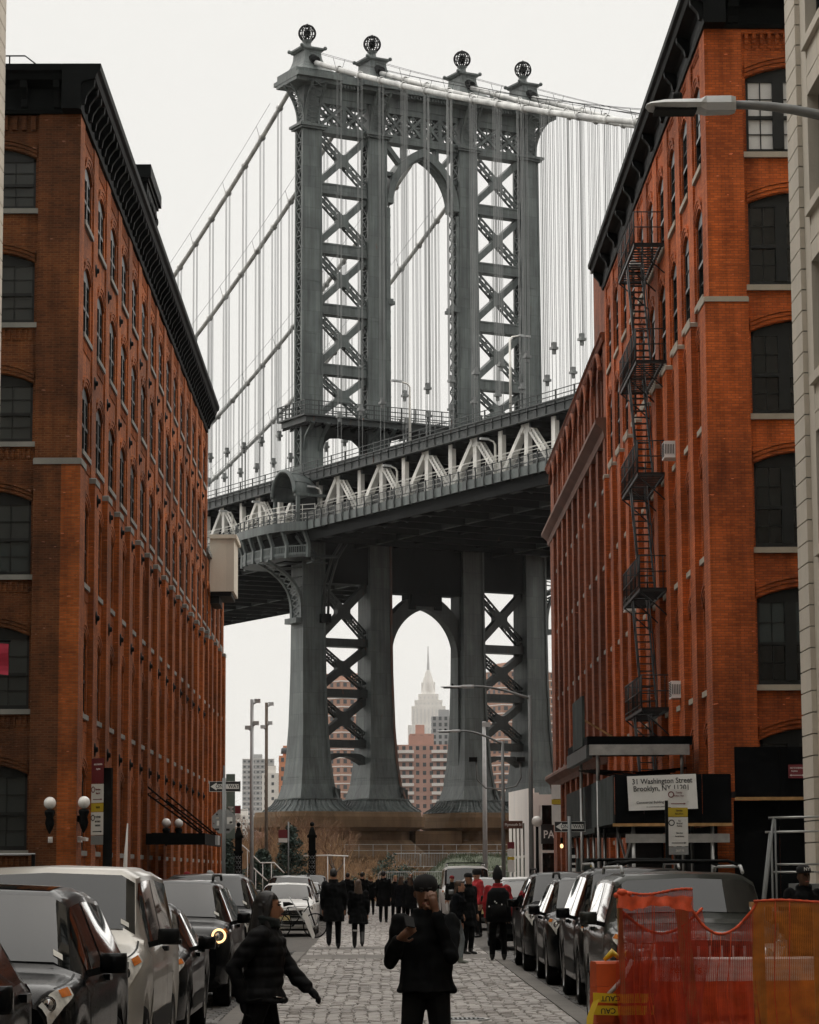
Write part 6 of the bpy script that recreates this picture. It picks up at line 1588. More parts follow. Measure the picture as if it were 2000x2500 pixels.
# ================================================================== street furniture and signs
def pole(b, x, y, z0, z1, r0, r1=None, n=8): return b.tube([(x, y, z0), (x, y, z1)], [r0, r1 or r0], n)
def cobra(label, base, h, reach, dirx, rise=.55, head=.8, floods=False, mat='pole_steel', r=.10):
    t = thing('street_lamp', label, 'street lamp', base, 0., 'street lamps with curved arms')
    b = MB(); b.tube([(0, 0, 0), (0, 0, h)], [r * 1.25, r * .8], 10); b.build('pole', mat, t)
    b = MB(); b.lathe([(r * 2.2, 0), (r * 2.2, .12), (r * 1.5, .5), (r * 1.25, .6)], n=10); b.build('base', mat, t)
    b = MB(); n = 10; pts = [(dirx * reach * i / n, 0, h - .15 + rise * sin(pi / 2 * i / n)) for i in range(n + 1)]
    b.tube(pts, [.065 - .02 * i / n for i in range(n + 1)], 8); b.build('arm', mat, t)
    xe, ze = pts[-1][0], pts[-1][2]; s = dirx
    hd = MB(); prof = [(0, -.07, .07, .08), (.05, -.08, .075, .11), (.30, -.085, .07, .12), (.36, -.06, .035, .15), (.50, -.065, .03, .17), (.72, -.06, .022, .17), (.86, -.04, .005, .13), (.90, -.02, -.005, .06)]
    vs = []; fs = []
    for (d, zl, zh, w_) in prof:
        d *= head / .8
        for (yy, zz) in ((-w_ * .85, zl), (w_ * .85, zl), (w_, (zl + zh) / 2), (w_ * .7, zh), (-w_ * .7, zh), (-w_, (zl + zh) / 2)): vs.append((xe + s * d, yy, ze + zz))
    k = len(prof)
    for j in range(k - 1):
        for i in range(6): fs.append((j * 6 + i, j * 6 + (i + 1) % 6, (j + 1) * 6 + (i + 1) % 6, (j + 1) * 6 + i))
    fs += [tuple(range(6)), tuple(range((k - 1) * 6, k * 6))]
    hd.add(vs, fs, False); ho = hd.build('lamp_head', 'lamp_grey', t)
    b = MB(); b.box(min(xe + s * .4 * head / .8, xe + s * .82 * head / .8), max(xe + s * .4 * head / .8, xe + s * .82 * head / .8), -.13, .13, ze - .085, ze - .062); b.build('lens', 'trim_black', ho)
    b = MB(); b.lathe([(.045, .02), (.05, .10), (.04, .125), (.001, .13)], (xe + s * .58 * head / .8, 0, ze), 10); b.build('photocell', 'trim_black', ho)
    if floods:
        for (fx, fz) in ((-1.55, -.95), (.95, -.95)):
            b = MB(); b.box(fx - .22, fx + .22, -.15, .15, h + fz - .12, h + fz + .12); b.build('flood_lamp', 'trim_black', t)
        b = MB(); b.tube([(-1.4, 0, h - 1.05), (-1.35, 0, h - 2.0), (-.9, 0, h - 2.45), (0, 0, h - 2.5), (.7, 0, h - 2.35), (.95, 0, h - 1.9), (.9, 0, h - 1.1)], .05, 6); b.build('flood_bracket', mat, t)
    return t
cobra('near street lamp whose grey arm reaches in at the upper right', (5.55, 26.0, .1), 9.02, 1.95, -1, .48, .80)
cobra('tall street lamp with curved arm in front of the right tower leg', (6.75, 120, .1), 9.6, 2.5, -1, .55, 1.35)
cobra('shorter street lamp with two floodlights on its pole near the white pavilion', (6.42, 140, .1), 8.5, 2.2, -1, .7, 1.1, True)
def flood_pole(label, x, y, h, r, mat, side):
    t = thing('flood_light_pole', label, 'light pole', (x, y, 0)); b = MB(); b.tube([(0, 0, 0), (0, 0, h)], [r * 1.2, r], 8); b.build('pole', mat, t)
    for k, (dx, dz) in enumerate(((side * .3, -.1), (side * .22, -1.35), (-side * .22, -1.6))):
        b = MB(); b.box(dx - .17, dx + .17, -.15, .15, h + dz - .1, h + dz + .12); b.tube([(0, 0, h + dz - .2), (dx, 0, h + dz - .05)], .04, 5); b.build('flood_lamp', 'lamp_grey', t)
    return t
flood_pole('left of the two tall floodlight poles by the park', -7.2, 150, 11.5, .095, 'galv_paint', 1)
flood_pole('right wooden floodlight pole of the pair by the park', -7.45, 175, 12.9, .10, 'bark', 1)
t = thing('utility_pole', 'slender pale pole with a small lamp left of the curved street lamps', 'pole', (5.85, 150, 0)); b = MB(); b.tube([(0, 0, 0), (0, 0, 10.2)], [.15, .10], 8); b.build('shaft', 'galv_paint', t); b = MB(); b.box(-.1, .35, -.1, .1, 9.9, 10.15); b.build('box', 'lamp_grey', t)
# globe lamps on the left wall
def globe(label, p, wall):
    t = thing('globe_lamp', label, 'wall lamp', p, 0., 'white globe lamps on the left building'); b = MB(); b.sphere((0, 0, 0), .19, 20, 14); b.build('globe', 'globe_glass', t)
    b = MB(); b.lathe([(.06, -.19), (.15, -.22), (.17, -.30), (.11, -.45), (.15, -.62), (.10, -.78), (.03, -.92), (.001, -.95)], n=12); b.build('bracket_body', 'black_iron', t)
    b = MB(); b.beam((0, 0, -.5), (wall[0], wall[1], -.5), .12, .2); b.build('wall_arm', 'black_iron', t)
globe('white globe lamp on the near face of the left building', (-10.16, 82.45, 3.97), (0, .4)); globe('white globe lamp half hidden by the parking sign', (-9.17, 82.95, 4.0), (-.25, .25))
globe('left white globe lamp over the entrance canopy', (-8.78, 110.0, 3.86), (-.6, 0)); globe('right white globe lamp over the entrance canopy', (-8.72, 116.0, 3.96), (-.6, 0))
for lb, p, dx in (('white security camera under the left globe lamp', (-10.18, 82.7, 2.88), 0), ('white security camera at the building corner', (-9.35, 83.3, 2.9), 1)):
    t = thing('security_camera', lb, 'camera', p); b = MB(); b.box(-.05, .07, -.06, .3, -.12, .06); b.build('mount', 'white_paint', t); b = MB(); b.beam((0, -.02, 0), (.28 if dx else .05, -.22, -.04), .1, .1); b.build('housing', 'white_paint', t)
# entrance canopy
CN = thing('entrance_canopy', 'black iron entrance canopy hung on lattice struts on the left building', 'canopy', (XL, 107.5, 0))
b = MB(); b.box(.13, 2.4, 0, 10.5, 3.05, 3.3); b.build('roof', 'black_iron', CN); b = MB(); b.box(2.4, 2.5, -.05, 10.55, 2.95, 3.4); b.box(.13, 2.5, -.1, -.0, 2.95, 3.4); b.build('fascia', 'black_iron', CN)
for yy in (.6, 9.9):
    b = MB()
    for dz in (0, .3): b.beam((.1, yy, 5.0 + dz), (2.35, yy, 3.35 + dz * .3), .06, .07)
    for i in range(7):
        u = i / 7; b.beam((.1 + 2.25 * u, yy, 5.0 - 1.65 * u), (.1 + 2.25 * (u + .14), yy, 5.3 - 1.74 * (u + .14)), .03, .03)
    b.build('lattice_strut', 'black_iron', CN)
b = MB(); b.box(2.42, 2.62, 6.5, 7.8, 3.0, 3.4); b.build('corner_box', 'lamp_grey', CN)
t = thing('area_railing', 'pale pipe railing in front of the left building corner', 'railing', (-11.6, 75.5, 0)); b = MB()
for z in (1.8, 2.36): b.tube([(-2, 0, z), (1.9, 0, z)], .03, 6)
b.build('rails', 'galv_paint', t)
for x in (-1.5, 0, 1.85): b = MB(); b.box(x - .05, x + .05, -.04, .04, 0, 2.36); b.build('post', 'black_iron', t)
t = thing('red_banner', 'red banner hanging at the left edge of the picture', 'banner', (-8.75, 60, 6.3)); b = MB(); b.strip([(-.1 - .0, .02 * sin(i), .0 + i * .1) for i in range(8)], [(.38, .04 * sin(i * .9), -.05 + i * .1) for i in range(8)]); b.build('cloth', 'banner_red', t, False); b = MB(); b.tube([(-.8, 0, .72), (.42, 0, .72)], .025, 6); b.build('rod', 'black_iron', t)
t = thing('slender_white_mast', 'slender white tapering mast rising behind the silver van', 'mast', (-4.95, 52.0, .12)); b = MB(); b.tube([(0, 0, 0), (.0, 0, 1.6), (.05, 0, 2.65)], [.09, .05, .012], 8); b.build('shaft', 'white_paint', t); b = MB(); b.lathe([(.16, 0), (.16, .05), (.1, .08)], n=10); b.build('base', 'galv_paint', t)
# ---- signs
def oneway(label, x, y, z, rz, pole_h, flip=False):
    t = thing('one_way_sign', label, 'sign', (x, y, z), rz, 'one way signs'); b = MB(); b.box(-.457, .457, -.012, .0, -.152, .152); b.build('plate', 'sign_black', t)
    b = MB()
    for (x0, x1, z0, z1) in ((-.455, .455, .14, .15), (-.455, .455, -.15, -.14), (-.455, -.445, -.14, .14), (.445, .455, -.14, .14)): b.box(x0, x1, -.015, -.012, z0, z1)
    b.build('border', 'sign_white', t)
    b = MB(); b.prism([(-.42, 0), (-.24, .115), (-.24, .07), (.41, .07), (.41, -.07), (-.24, -.07), (-.24, -.115)], lambda u, v, q: (u, q, v), -.016, -.012); b.build('arrow', 'sign_white', t)
    lettering('ONE  WAY', .15, 'sign_black', t, (.07, -.018, 0), sx=.92)
    return t
def signpole(label, x, y, h, mat='pole_steel', r=.04, lean=0.):
    t = thing('sign_post', label, 'post', (x, y, .1)); b = MB(); b.tube([(0, 0, 0), (lean, 0, h)], r, 8); b.build('post', mat, t); b = MB(); b.lathe([(r * 2, 0), (r * 2, .05), (r, .08)], n=8); b.build('foot', mat, t); return t
signpole('grey post carrying the left one-way sign', -4.55, 77.94, 4.45, r=.055); oneway('black and white one-way arrow sign on the left, beside the brick corner', -4.53, 78.08, 4.31, 0, 0)
st = thing('stop_sign_back', 'bare grey back of a stop sign covered in stickers, below the left one-way sign', 'sign', (-4.56, 78.1, 3.3)); b = MB(); b.prism([(.375 * cos(pi / 8 + i * pi / 4), .375 * sin(pi / 8 + i * pi / 4)) for i in range(8)], lambda u, v, q: (u, q, v), 0, .012); b.build('plate', 'sign_back', st)
for (u, v, a, c_, mt) in ((-.2, .2, .05, .05, 'sign_black'), (-.19, .1, .09, .04, 'sticker_mix'), (-.17, -.05, .07, .14, 'sign_white'), (-.2, -.23, .13, .06, 'sign_black'), (.17, .02, .16, .2, 'sign_white'), (.2, -.03, .08, .06, 'sign_black'), (.12, -.24, .1, .06, 'sign_black'), (-.29, -.06, .03, .03, 'sign_red')):
    b = MB(); b.box(u - a / 2, u + a / 2, -.004, -.001, v - c_ / 2, v + c_ / 2); b.build('sticker', mt, st)
signpole('grey post carrying the right one-way sign', 5.5, 77.94, 3.3, r=.055); oneway('black and white one-way arrow sign on the right, in front of the scaffolding', 5.52, 78.08, 3.1, .12, 0)
def stacked_sign(label, x, y, zt, rz, kind, w_=.305):
    t = thing('parking_sign', label, 'sign', (x, y, zt), rz, 'stacked parking signs'); z = 0
    rows = {'left': [('sign_red', .40, [('NO STANDING', .038, .1, 'sign_white'), ('Anytime', .038, .17, 'sign_white')]), ('sign_white', .30, [('8am-6pm', .04, .09, 'sign_red'), ('Mon-Fri', .04, .15, 'sign_red')]), ('sign_yellow', .14, [('TRUCK', .04, .07, 'sign_black')]), ('sign_white', .36, [('2 HOUR', .05, .08, 'sign_black'), ('METERED', .04, .15, 'sign_black'), ('PARKING', .04, .21, 'sign_black')]), ('sign_back', .15, [])],
            'right': [('sign_white', .29, [('Tuesday', .038, .06, 'sign_red'), ('8:30am-10am', .035, .11, 'sign_red')]), ('sign_yellow', .15, [('Saturday', .038, .05, 'sign_black'), ('8am-Noon', .036, .1, 'sign_black')]), ('sign_white', .46, [('Pay', .034, .06, 'sign_black'), ('Metered', .034, .1, 'sign_black'), ('Parking', .034, .14, 'sign_black'), ('8am-7pm', .034, .25, 'sign_black'), ('Except Sunday', .03, .3, 'sign_black')]), ('sign_back', .13, [('2607 FB', .05, .065, 'sign_white')])]}[kind]
    for mt, h, tx in rows:
        b = MB(); b.box(-w_ / 2, w_ / 2, -.008, 0, z - h + .004, z - .004); pl = b.build('panel', mt, t)
        for (s_, sz, dz, tm) in tx: lettering(s_, sz, tm, pl, (.02, -.010, z - dz), sx=.8)
        if mt == 'sign_white':
            b = MB(); b.box(-w_ * .35, w_ * .3, -.0105, -.0085, z - h + .05, z - h + .062); b.prism([(w_ * .3, z - h + .04), (w_ * .42, z - h + .056), (w_ * .3, z - h + .072)], lambda u, v, q: (u, q, v), -.0105, -.0085); b.build('arrow', 'sign_red' if h < .35 and kind == 'right' or kind == 'left' and h < .32 else 'sign_black', pl)
            b = MB(); b.lathe([(.034, 0), (.05, 0)], (-w_ * .34, -.0105, z - .09), 14, M4=Matrix.Rotation(pi / 2, 4, 'X')); b.build('roundel', 'sign_red' if h < .35 else 'sign_black', pl, False)
        z -= h
    return t
stacked_sign('tall stack of red, white and yellow parking signs on the left pavement', -4.42, 41.9, 3.6, -.8, 'left', .30); t = thing('sign_post', 'flat black post behind the left stack of parking signs', 'post', (-4.36, 42.0, .1), -.55); b = MB(); b.box(.02, .17, .0, .05, 0, 3.35); b.build('post', 'black_paint', t); b = MB(); b.box(-.02, .21, -.04, .09, 0, .04); b.build('foot', 'black_iron', t)
stacked_sign('stack of white and yellow parking signs before the white address board', 4.66, 41.9, 3.08, 0, 'right'); t = thing('sign_post', 'flat black post behind the right stack of parking signs', 'post', (4.62, 42.0, .1)); b = MB(); b.box(-.15, -.06, .0, .05, 0, 2.8); b.build('post', 'black_paint', t); b = MB(); b.box(-.19, -.02, -.04, .09, 0, .04); b.build('foot', 'black_iron', t)
for lb, x, y, z, h in (('small parking sign on a thin pole between the gate posts', -5.15, 150, 4.65, .5), ('small parking sign on the left floodlight pole', -7.75, 149.7, 6.0, .55)):
    t = thing('parking_sign', lb, 'sign', (x, y, z)); b = MB(); b.box(-.55, -.05, -.01, .01, -.9, -.45); b.build('panel_top', 'sign_red', t); b = MB(); b.box(-.55, -.05, -.01, .01, -1.15, -.92); b.build('panel_bottom', 'sign_white', t)
    if 'thin' in lb: b = MB(); b.tube([(0, .05, 0), (0, .05, -z)], .05, 6); b.build('post', 'pole_steel', t)
    else: b = MB(); b.beam((-.05, .02, -.7), (.45, .1, -.7), .04, .04); b.build('bracket', 'pole_steel', t)
t = thing('parking_sign', 'narrow parking sign on the floodlit street lamp pole', 'sign', (6.8, 139.8, 3.4)); 
for (z0, z1, mt) in ((-.05, -.4, 'sign_red'), (-.42, -.8, 'sign_white'), (-.82, -.98, 'sign_yellow'), (-1.0, -1.6, 'sign_white')): b = MB(); b.box(-.18, .18, -.02, .0, z1, z0); b.build('panel', mt, t)
t = thing('parking_sign', 'parking sign stack beside the globe post at the scaffold end', 'sign', (7.75, 118, 5.6))
for (z0, z1, mt) in ((0, -.62, 'sign_white'), (-.64, -.86, 'sign_yellow'), (-.88, -1.75, 'sign_white')): b = MB(); b.box(-.2, .2, -.02, .0, z1, z0); b.build('panel', mt, t)
t = thing('street_name_sign', 'brown street name sign reading Plymouth St', 'sign', (6.42, 139.7, 4.24)); b = MB(); b.box(.0, 1.0, -.02, .02, -.2, .2); b.build('plate', 'sign_brown', t); lettering('Plymouth St', .2, 'sign_white', t, (.5, -.03, 0), sx=.9)
t = thing('no_standing_sign', 'red no standing sign on the dark hoarding by the right stone building', 'sign', (10.88, 71.18, 4.24), 0); b = MB(); b.box(0, .48, -.03, -.01, .0, .36); b.build('plate', 'sign_red', t); lettering('NO STANDING', .06, 'sign_white', t, (.22, -.035, .27), sx=.85); lettering('Anytime', .06, 'sign_white', t, (.16, -.035, .19), sx=.85); b = MB(); b.box(.07, .38, -.034, -.03, .07, .085); b.prism([(.03, .078), (.08, .05), (.08, .106)], lambda u, v, q: (u, q, v), -.034, -.03); b.prism([(.42, .078), (.37, .05), (.37, .106)], lambda u, v, q: (u, q, v), -.034, -.03); b.build('arrow', 'sign_white', t)
BNR = thing('green_banner', 'tall narrow green banner with white vertical lettering behind the one-way sign', 'banner', (-7.2, 125, 0)); b = MB(); b.box(-.0, .42, -.02, .02, 3.4, 6.4); b.build('cloth', 'sign_green', BNR); b = MB(); b.tube([(-.1, 0, 0), (-.1, 0, 6.8)], .05, 6); b.build('pole', 'pole_steel', BNR); lettering('Mello', .36, 'sign_white', BNR, (.21, -.03, 4.5), (pi / 2, pi / 2, 0)); lettering('S', .36, 'sign_white', BNR, (.21, -.03, 6.0), (pi / 2, pi / 2, 0))
# cast iron gate posts
for lb, x in (('left ornate black gate post with ball top', -7.93), ('right ornate black gate post with ball top', -3.82)):
    t = thing('gate_post', lb, 'gate post', (x, 150, 0), 0, 'black iron gate posts'); b = MB(); b.box(-.2, .2, -.2, .2, 0, 2.9); b.box(-.25, .25, -.25, .25, 2.9, 3.05); b.box(-.19, .19, -.19, .19, 3.05, 3.75); b.box(-.27, .27, -.27, .27, 3.75, 3.9); b.frustum((0, 0), .22, .22, 3.9, (0, 0), .08, .08, 4.35); b.build('shaft', 'black_iron', t)
    b = MB(); b.sphere((0, 0, 4.5), .13, 10, 8); b.build('ball', 'black_iron', t); b = MB()
    for i in range(9): z = .4 + i * .27; b.tube([(-.15, -.21, z), (0, -.215, z + .2), (.15, -.21, z)], .018, 4); b.tube([(-.15, -.21, z + .2), (0, -.215, z), (.15, -.21, z + .2)], .018, 4)
    b.build('lattice_relief', 'pole_steel', t)
# ---- sidewalk shed and scaffolding at the right building
SH = thing('sidewalk_shed', 'black plywood sidewalk shed over the pavement at the right brick building', 'sidewalk shed', (6.22, 71.0, 0))
npn = 4
for i in range(npn): x0 = 3.11 * i / npn; b = MB(); b.box(x0 + .008, 3.11 * (i + 1) / npn - .008, 0, .04, 3.06, 4.36); b.build('front_board', 'black_ply', SH)
for i in range(8): y0 = .045 + i * 1.22; b = MB(); b.box(-.0 - .04, .0, y0 + .01, y0 + 1.2, 3.06, 4.34); b.build('side_board', 'grey_ply' if i < 6 else 'black_ply', SH)
b = MB(); b.box(.02, 3.0, .05, 9.8, 3.1, 3.3); b.build('deck', 'black_ply', SH); b = MB(); b.box(-.06, 3.11, -.06, -.003, 2.98, 3.06); b.build('edge_plank', 'wood', SH); b = MB(); b.box(.3, 3.05, .1, .28, 2.55, 2.78); b.build('steel_beam', 'galv', SH)
for i in range(8): b = MB(); b.box(2.72, 2.77, .45 + i * 1.22, 1.65 + i * 1.22, .12, 3.0); b.build('shade_board', 'black_ply', SH)  # dark boards added to stand for the black shade under the shed
for (x, y) in ((.5, .2), (2.6, .2), (.5, 4.8), (.5, 9.3), (2.6, 4.8), (2.6, 9.3)): b = MB(); b.tube([(x, y, .12), (x, y, 3.06)], .05, 8); b.build('leg', 'galv', SH)
b = MB(); b.beam((.5, .3, 1.3), (.5, 4.7, 2.9), .05, .05); b.beam((.5, 4.7, 1.3), (.5, .3, 2.9), .05, .05); b.build('cross_brace', 'galv', SH)
S2 = thing('sidewalk_shed', 'farther grey-green plywood shed along the arched brick building', 'sidewalk shed', (6.75, 84, 0))
for i in range(10): b = MB(); b.box(-.04, 0, i * 1.25 + .01, i * 1.25 + 1.23, 3.0, 4.55); b.build('side_board', 'grey_ply', S2)
b = MB(); b.box(0, 2.3, 0, 12.5, 3.0, 3.2); b.build('deck', 'black_ply', S2)
for i in range(10): b = MB(); b.box(2.1, 2.15, .3 + i * 1.22, 1.5 + i * 1.22, .12, 3.0); b.build('shade_board', 'black_ply', S2)  # dark backing added as the shade under the farther shed
for i in range(6): b = MB(); b.tube([(.15, .3 + i * 2.4, .12), (.15, .3 + i * 2.4, 3.0)], .05, 6); b.build('leg', 'galv', S2)
SR = thing('construction_hoarding', 'tall black hoarding round the side street corner at the right', 'hoarding', (9.45, 71.2, 0))
for i in range(5): b = MB(); b.box(i * 1.22 + .005, i * 1.22 + 1.215, 0, .05, 3.75, 5.08); b.build('board', 'black_ply', SR)
b = MB(); b.box(0, 6.1, -.05, .05, 3.66, 3.745); b.build('edge_plank', 'wood', SR)
for i in range(5): b = MB(); b.box(i * 1.22 + .005, i * 1.22 + 1.215, .35, .4, .12, 3.66); b.build('lower_board', 'black_ply', SR)
b = MB(); b.box(.0, 6.1, .05, 1.0, 3.75, 3.9); b.build('deck', 'black_ply', SR)
PL = thing('scaffold_platform', 'raised scaffold platform with grey steel beam above the black shed', 'scaffold', (5.95, 76, 0))
b = MB(); b.box(-.05, 2.95, .0, 8.0, 5.38, 5.62); b.build('planking', 'black_ply', PL); b = MB(); b.box(0, 2.85, -.12, -.003, 5.08, 5.38); b.build('steel_beam', 'galv', PL); b = MB(); b.box(-.08, .1, .05, 8.0, 5.0, 5.38); b.build('side_beam', 'deck_and_shade_steel', PL)
for (x, y) in ((.25, 0.1), (2.65, .1), (.25, 6.5)): b = MB(); b.tube([(x, y, 4.35), (x, y, 5.38)], .05, 8); b.tube([(x, y, .12), (x, y, 4.35)], .05, 8); b.build('post', 'galv', PL)
b = MB()
for k in range(4): b.tube([(.1, 1 + k * 1.5, 4.7 + .05 * k), (1.5, .8 + k * 1.5, 4.62), (2.9, 1 + k * 1.5, 4.75)], .025, 5)
b.build('braces', 'trim_black', PL)
b = MB(); b.box(-.1, -.02, 1.2, 5.0, 5.4, 6.85); b.build('plywood_screen', 'grey_ply', PL); b = MB(); b.beam((-.02, 1.8, 6.2), (.9, 1.8, 5.65), .05, .05); b.build('screen_prop', 'wood', PL)
AB = thing('address_board', 'white address board reading 31 Washington Street on the black shed', 'sign', (7.48, 70.93, 3.86), 0); b = MB(); b.prism([(-.93, .44), (.90, .50), (.94, -.42), (-.89, -.47)], lambda u, v, q: (u, q, v), -.02, .02); b.build('board', 'sign_white', AB)
R_ = (pi / 2, -.03, 0)
lettering('31 Washington Street', .20, 'sign_black', AB, (0, -.026, .31), R_, .90); lettering('Brooklyn, NY 11201', .20, 'sign_black', AB, (-.02, -.026, .12), R_, .90); lettering('Commercial Building Construction, Inc.', .088, 'sign_black', AB, (0, -.026, -.24), R_, .98); lettering('For rental information, please call or visit the offices', .04, 'sign_black', AB, (0, -.026, -.36), R_, 1.)
t = thing('globe_post', 'white globe lamp on a black post beside the scaffold end', 'street lamp', (6.9, 118, .1)); b = MB(); b.sphere((0, 0, 3.9), .24, 16, 10); b.build('globe', 'globe_glass', t); b = MB(); b.tube([(0, 0, 0), (0, 0, 3.7)], [.09, .06], 8); b.build('post', 'black_iron', t)
t = thing('caged_work_lamp', 'small lit orange work lamp under the shed', 'lamp', (6.42, 95, 2.7)); b = MB(); b.sphere((0, 0, 0), .06, 10, 8, 1.3); b.build('bulb', 'lamp_warm', t); b = MB(); b.tube([(0, 0, .1), (0, 0, .3)], .05, 6); b.build('holder', 'trim_black', t)
ST = thing('sticker_post', 'sign post thick with stickers below the right one-way sign', 'post', (5.75, 80, .1)); b = MB(); b.box(-.05, .05, -.05, .05, 0, 2.4); b.build('post', 'black_iron', ST)
random.seed(5)
for i in range(9): z = .5 + i * .2; b = MB(); b.box(-.06, .06, -.058, -.051, z, z + random.uniform(.06, .14)); b.build('sticker', random.choice(['sticker_mix', 'sign_white', 'sign_yellow', 'sign_red']), ST)
EB = thing('sticker_cabinet', 'dark street cabinet plastered with stickers under the shed', 'cabinet', (6.3, 86, .12)); b = MB(); b.box(0, 1.3, 0, .6, 0, 2.1); b.build('body', 'grey_ply', EB)
for i in range(22):
    x, z = random.uniform(.05, 1.15), random.uniform(.3, 1.95); b = MB(); b.box(x, x + random.uniform(.06, .15), -.012, -.002 - i * .0003, z, z + random.uniform(.06, .16)); b.build('sticker', random.choice(['sticker_mix', 'sign_white', 'sign_yellow', 'sign_black', 'lamp_amber']), EB)
def pipe_frame(label, x, y, w_, h, rz):
    t = thing('pipe_barrier', label, 'pipe frame', (x, y, .12), rz)
    for xx in (0, w_): b = MB(); b.tube([(xx, 0, 0), (xx, 0, h)], .017, 6); b.build('upright', 'pole_steel', t)
    b = MB(); b.tube([(-.1, 0, h), (w_ + .2, 0, h + .02)], .02, 6); b.build('top_rail', 'galv', t); b = MB(); b.tube([(0, 0, h * .72), (w_, 0, h * .72)], .018, 6); b.tube([(0, 0, h * .4), (w_, 0, h * .4)], .018, 6); b.build('cross_rails', 'galv', t); b = MB(); b.tube([(-.35, -.1, 0), (-.02, 0, h)], .022, 6); b.build('prop', 'pole_steel', t)
pipe_frame('steel pipe frame standing at the right edge beyond the capped man', 5.9, 40, .75, 2.46, -.1); pipe_frame('second steel pipe frame behind the first at the right edge', 6.35, 43.5, 1.2, 2.3, .1)
t = thing('metal_chest', 'grey ridged metal chest behind the capped man at the right', 'chest', (5.75, 37.0, .12)); b = MB(); b.box(0, 1.3, 0, .6, 0, 1.42); b.box(-.03, 1.33, -.03, .63, 1.42, 1.5); b.build('body', 'pole_steel', t); b = MB()
for i in range(10): b.box(.02, 1.28, -.02, 0, .9 + i * .05, .92 + i * .05)
b.build('ridges', 'galv', t)
# ---- orange barriers, netting and tape
plain('barrier_orange', (.58, .085, .012), .5, 0, .18, 4); plain('barrier_white', (.62, .55, .52), .5, 0, .12, 4); plain('tape_yellow', (.68, .45, .01), .4, 0, .08)
def net_mat(name, col, period, cover):
    m, n, l, b = _new(name); g = n.new('ShaderNodeNewGeometry'); s = n.new('ShaderNodeSeparateXYZ'); l.new(g.outputs['Position'], s.inputs[0])
    def wave(sock, per, th):
        a = n.new('ShaderNodeMath'); a.operation = 'DIVIDE'; l.new(sock, a.inputs[0]); a.inputs[1].default_value = per
        f = n.new('ShaderNodeMath'); f.operation = 'FRACT'; l.new(a.outputs[0], f.inputs[0])
        c = n.new('ShaderNodeMath'); c.operation = 'LESS_THAN'; l.new(f.outputs[0], c.inputs[0]); c.inputs[1].default_value = th; return c.outputs[0]
    mx_ = n.new('ShaderNodeMath'); mx_.operation = 'MAXIMUM'; l.new(wave(s.outputs[2], period, cover), mx_.inputs[0]); l.new(wave(s.outputs[0], period * 1.6, cover * .55), mx_.inputs[1])
    nz = _noise(n, l, g.outputs['Position'], 7, 4); c = _ramp(n, l, nz, [(.3, tuple(x * .6 for x in col)), (.7, tuple(x * 1.25 for x in col))]); l.new(c, b.inputs['Base Color']); b.inputs['Roughness'].default_value = .6
    l.new(mx_.outputs[0], b.inputs['Alpha']); MATS[name] = m
net_mat('net_red', (.50, .042, .012), .0095, .46); net_mat('net_orange', (.50, .15, .008), .0095, .62)
plain('net_fold', (.62, .075, .018), .7, 0, .25, 12)
def jersey(label, x, y, rz, L_, two):
    t = thing('water_barrier', label, 'barrier', (x, y, 0), rz, 'orange plastic water barriers')
    prof = [(-.24, 0), (-.24, .12), (-.19, .3), (-.11, .55), (-.085, .88)]
    def shell(p, mat, nm):
        full = p + [(-a, z) for a, z in reversed(p)]; b = MB(); b.prism(full, lambda u, v, q: (q, u, v), -L_ / 2, L_ / 2); return b.build(nm, mat, t)
    shell(prof, 'barrier_orange', 'lower_shell'); shell([(-.085, .882), (-.08, 1.06), (-.06, 1.08)], 'barrier_white' if two else 'barrier_orange', 'upper_shell')
    for xx in (-L_ * .3, 0, L_ * .3): b = MB(); b.box(xx - .12, xx + .12, -.125, -.10, .60, .80); b.build('rib', 'barrier_orange', t)
    return t
JA = jersey('orange water barrier wrapped in caution tape, nearest the roadway', 1.96, 21.9, .25, .5, False); JB = jersey('orange and white water barrier behind the red netting', 2.66, 22.75, 0, .96, True); JC = jersey('orange and white water barrier at the right edge behind the orange net', 3.68, 22.75, 0, 1.0, True)
lettering('rentals', .13, 'sign_black', JB, (.0, -.175, .42), (radians(72), 0, 0)); lettering('rentals', .13, 'sign_black', JC, (.0, -.175, .42), (radians(72), 0, 0)); lettering('rentals', .10, 'barrier_orange', JB, (-.1, -.088, .98), (radians(88), 0, 0))
def board(label, pts, w_, h):
    t = thing('timber_post', label, 'timber', pts[0]); p0 = Vector(pts[0]); b = MB(); b.beam((0, 0, 0), Vector(pts[1]) - p0, w_, h, (0, 1, 0)); b.build('timber', 'wood', t)
board('thin timber leaning at the left edge of the netting', [(1.97, 21.75, 0), (1.93, 21.75, 1.62)], .04, .09); board('timber post in the middle of the red netting', [(2.56, 21.77, 0), (2.43, 21.77, 1.58)], .10, .045); board('timber post at the sag of the netting', [(3.06, 21.77, 0), (3.05, 21.77, 1.545)], .10, .045); board('timber post near the right edge of the picture', [(3.56, 21.77, 0), (3.55, 21.77, 1.535)], .10, .045); board('timber top rail under the red netting', [(1.92, 21.85, 1.58), (2.52, 21.85, 1.56)], .04, .09); board('timber top rail under the orange net at the right', [(3.0, 21.85, 1.53), (4.1, 21.85, 1.52)], .04, .09)
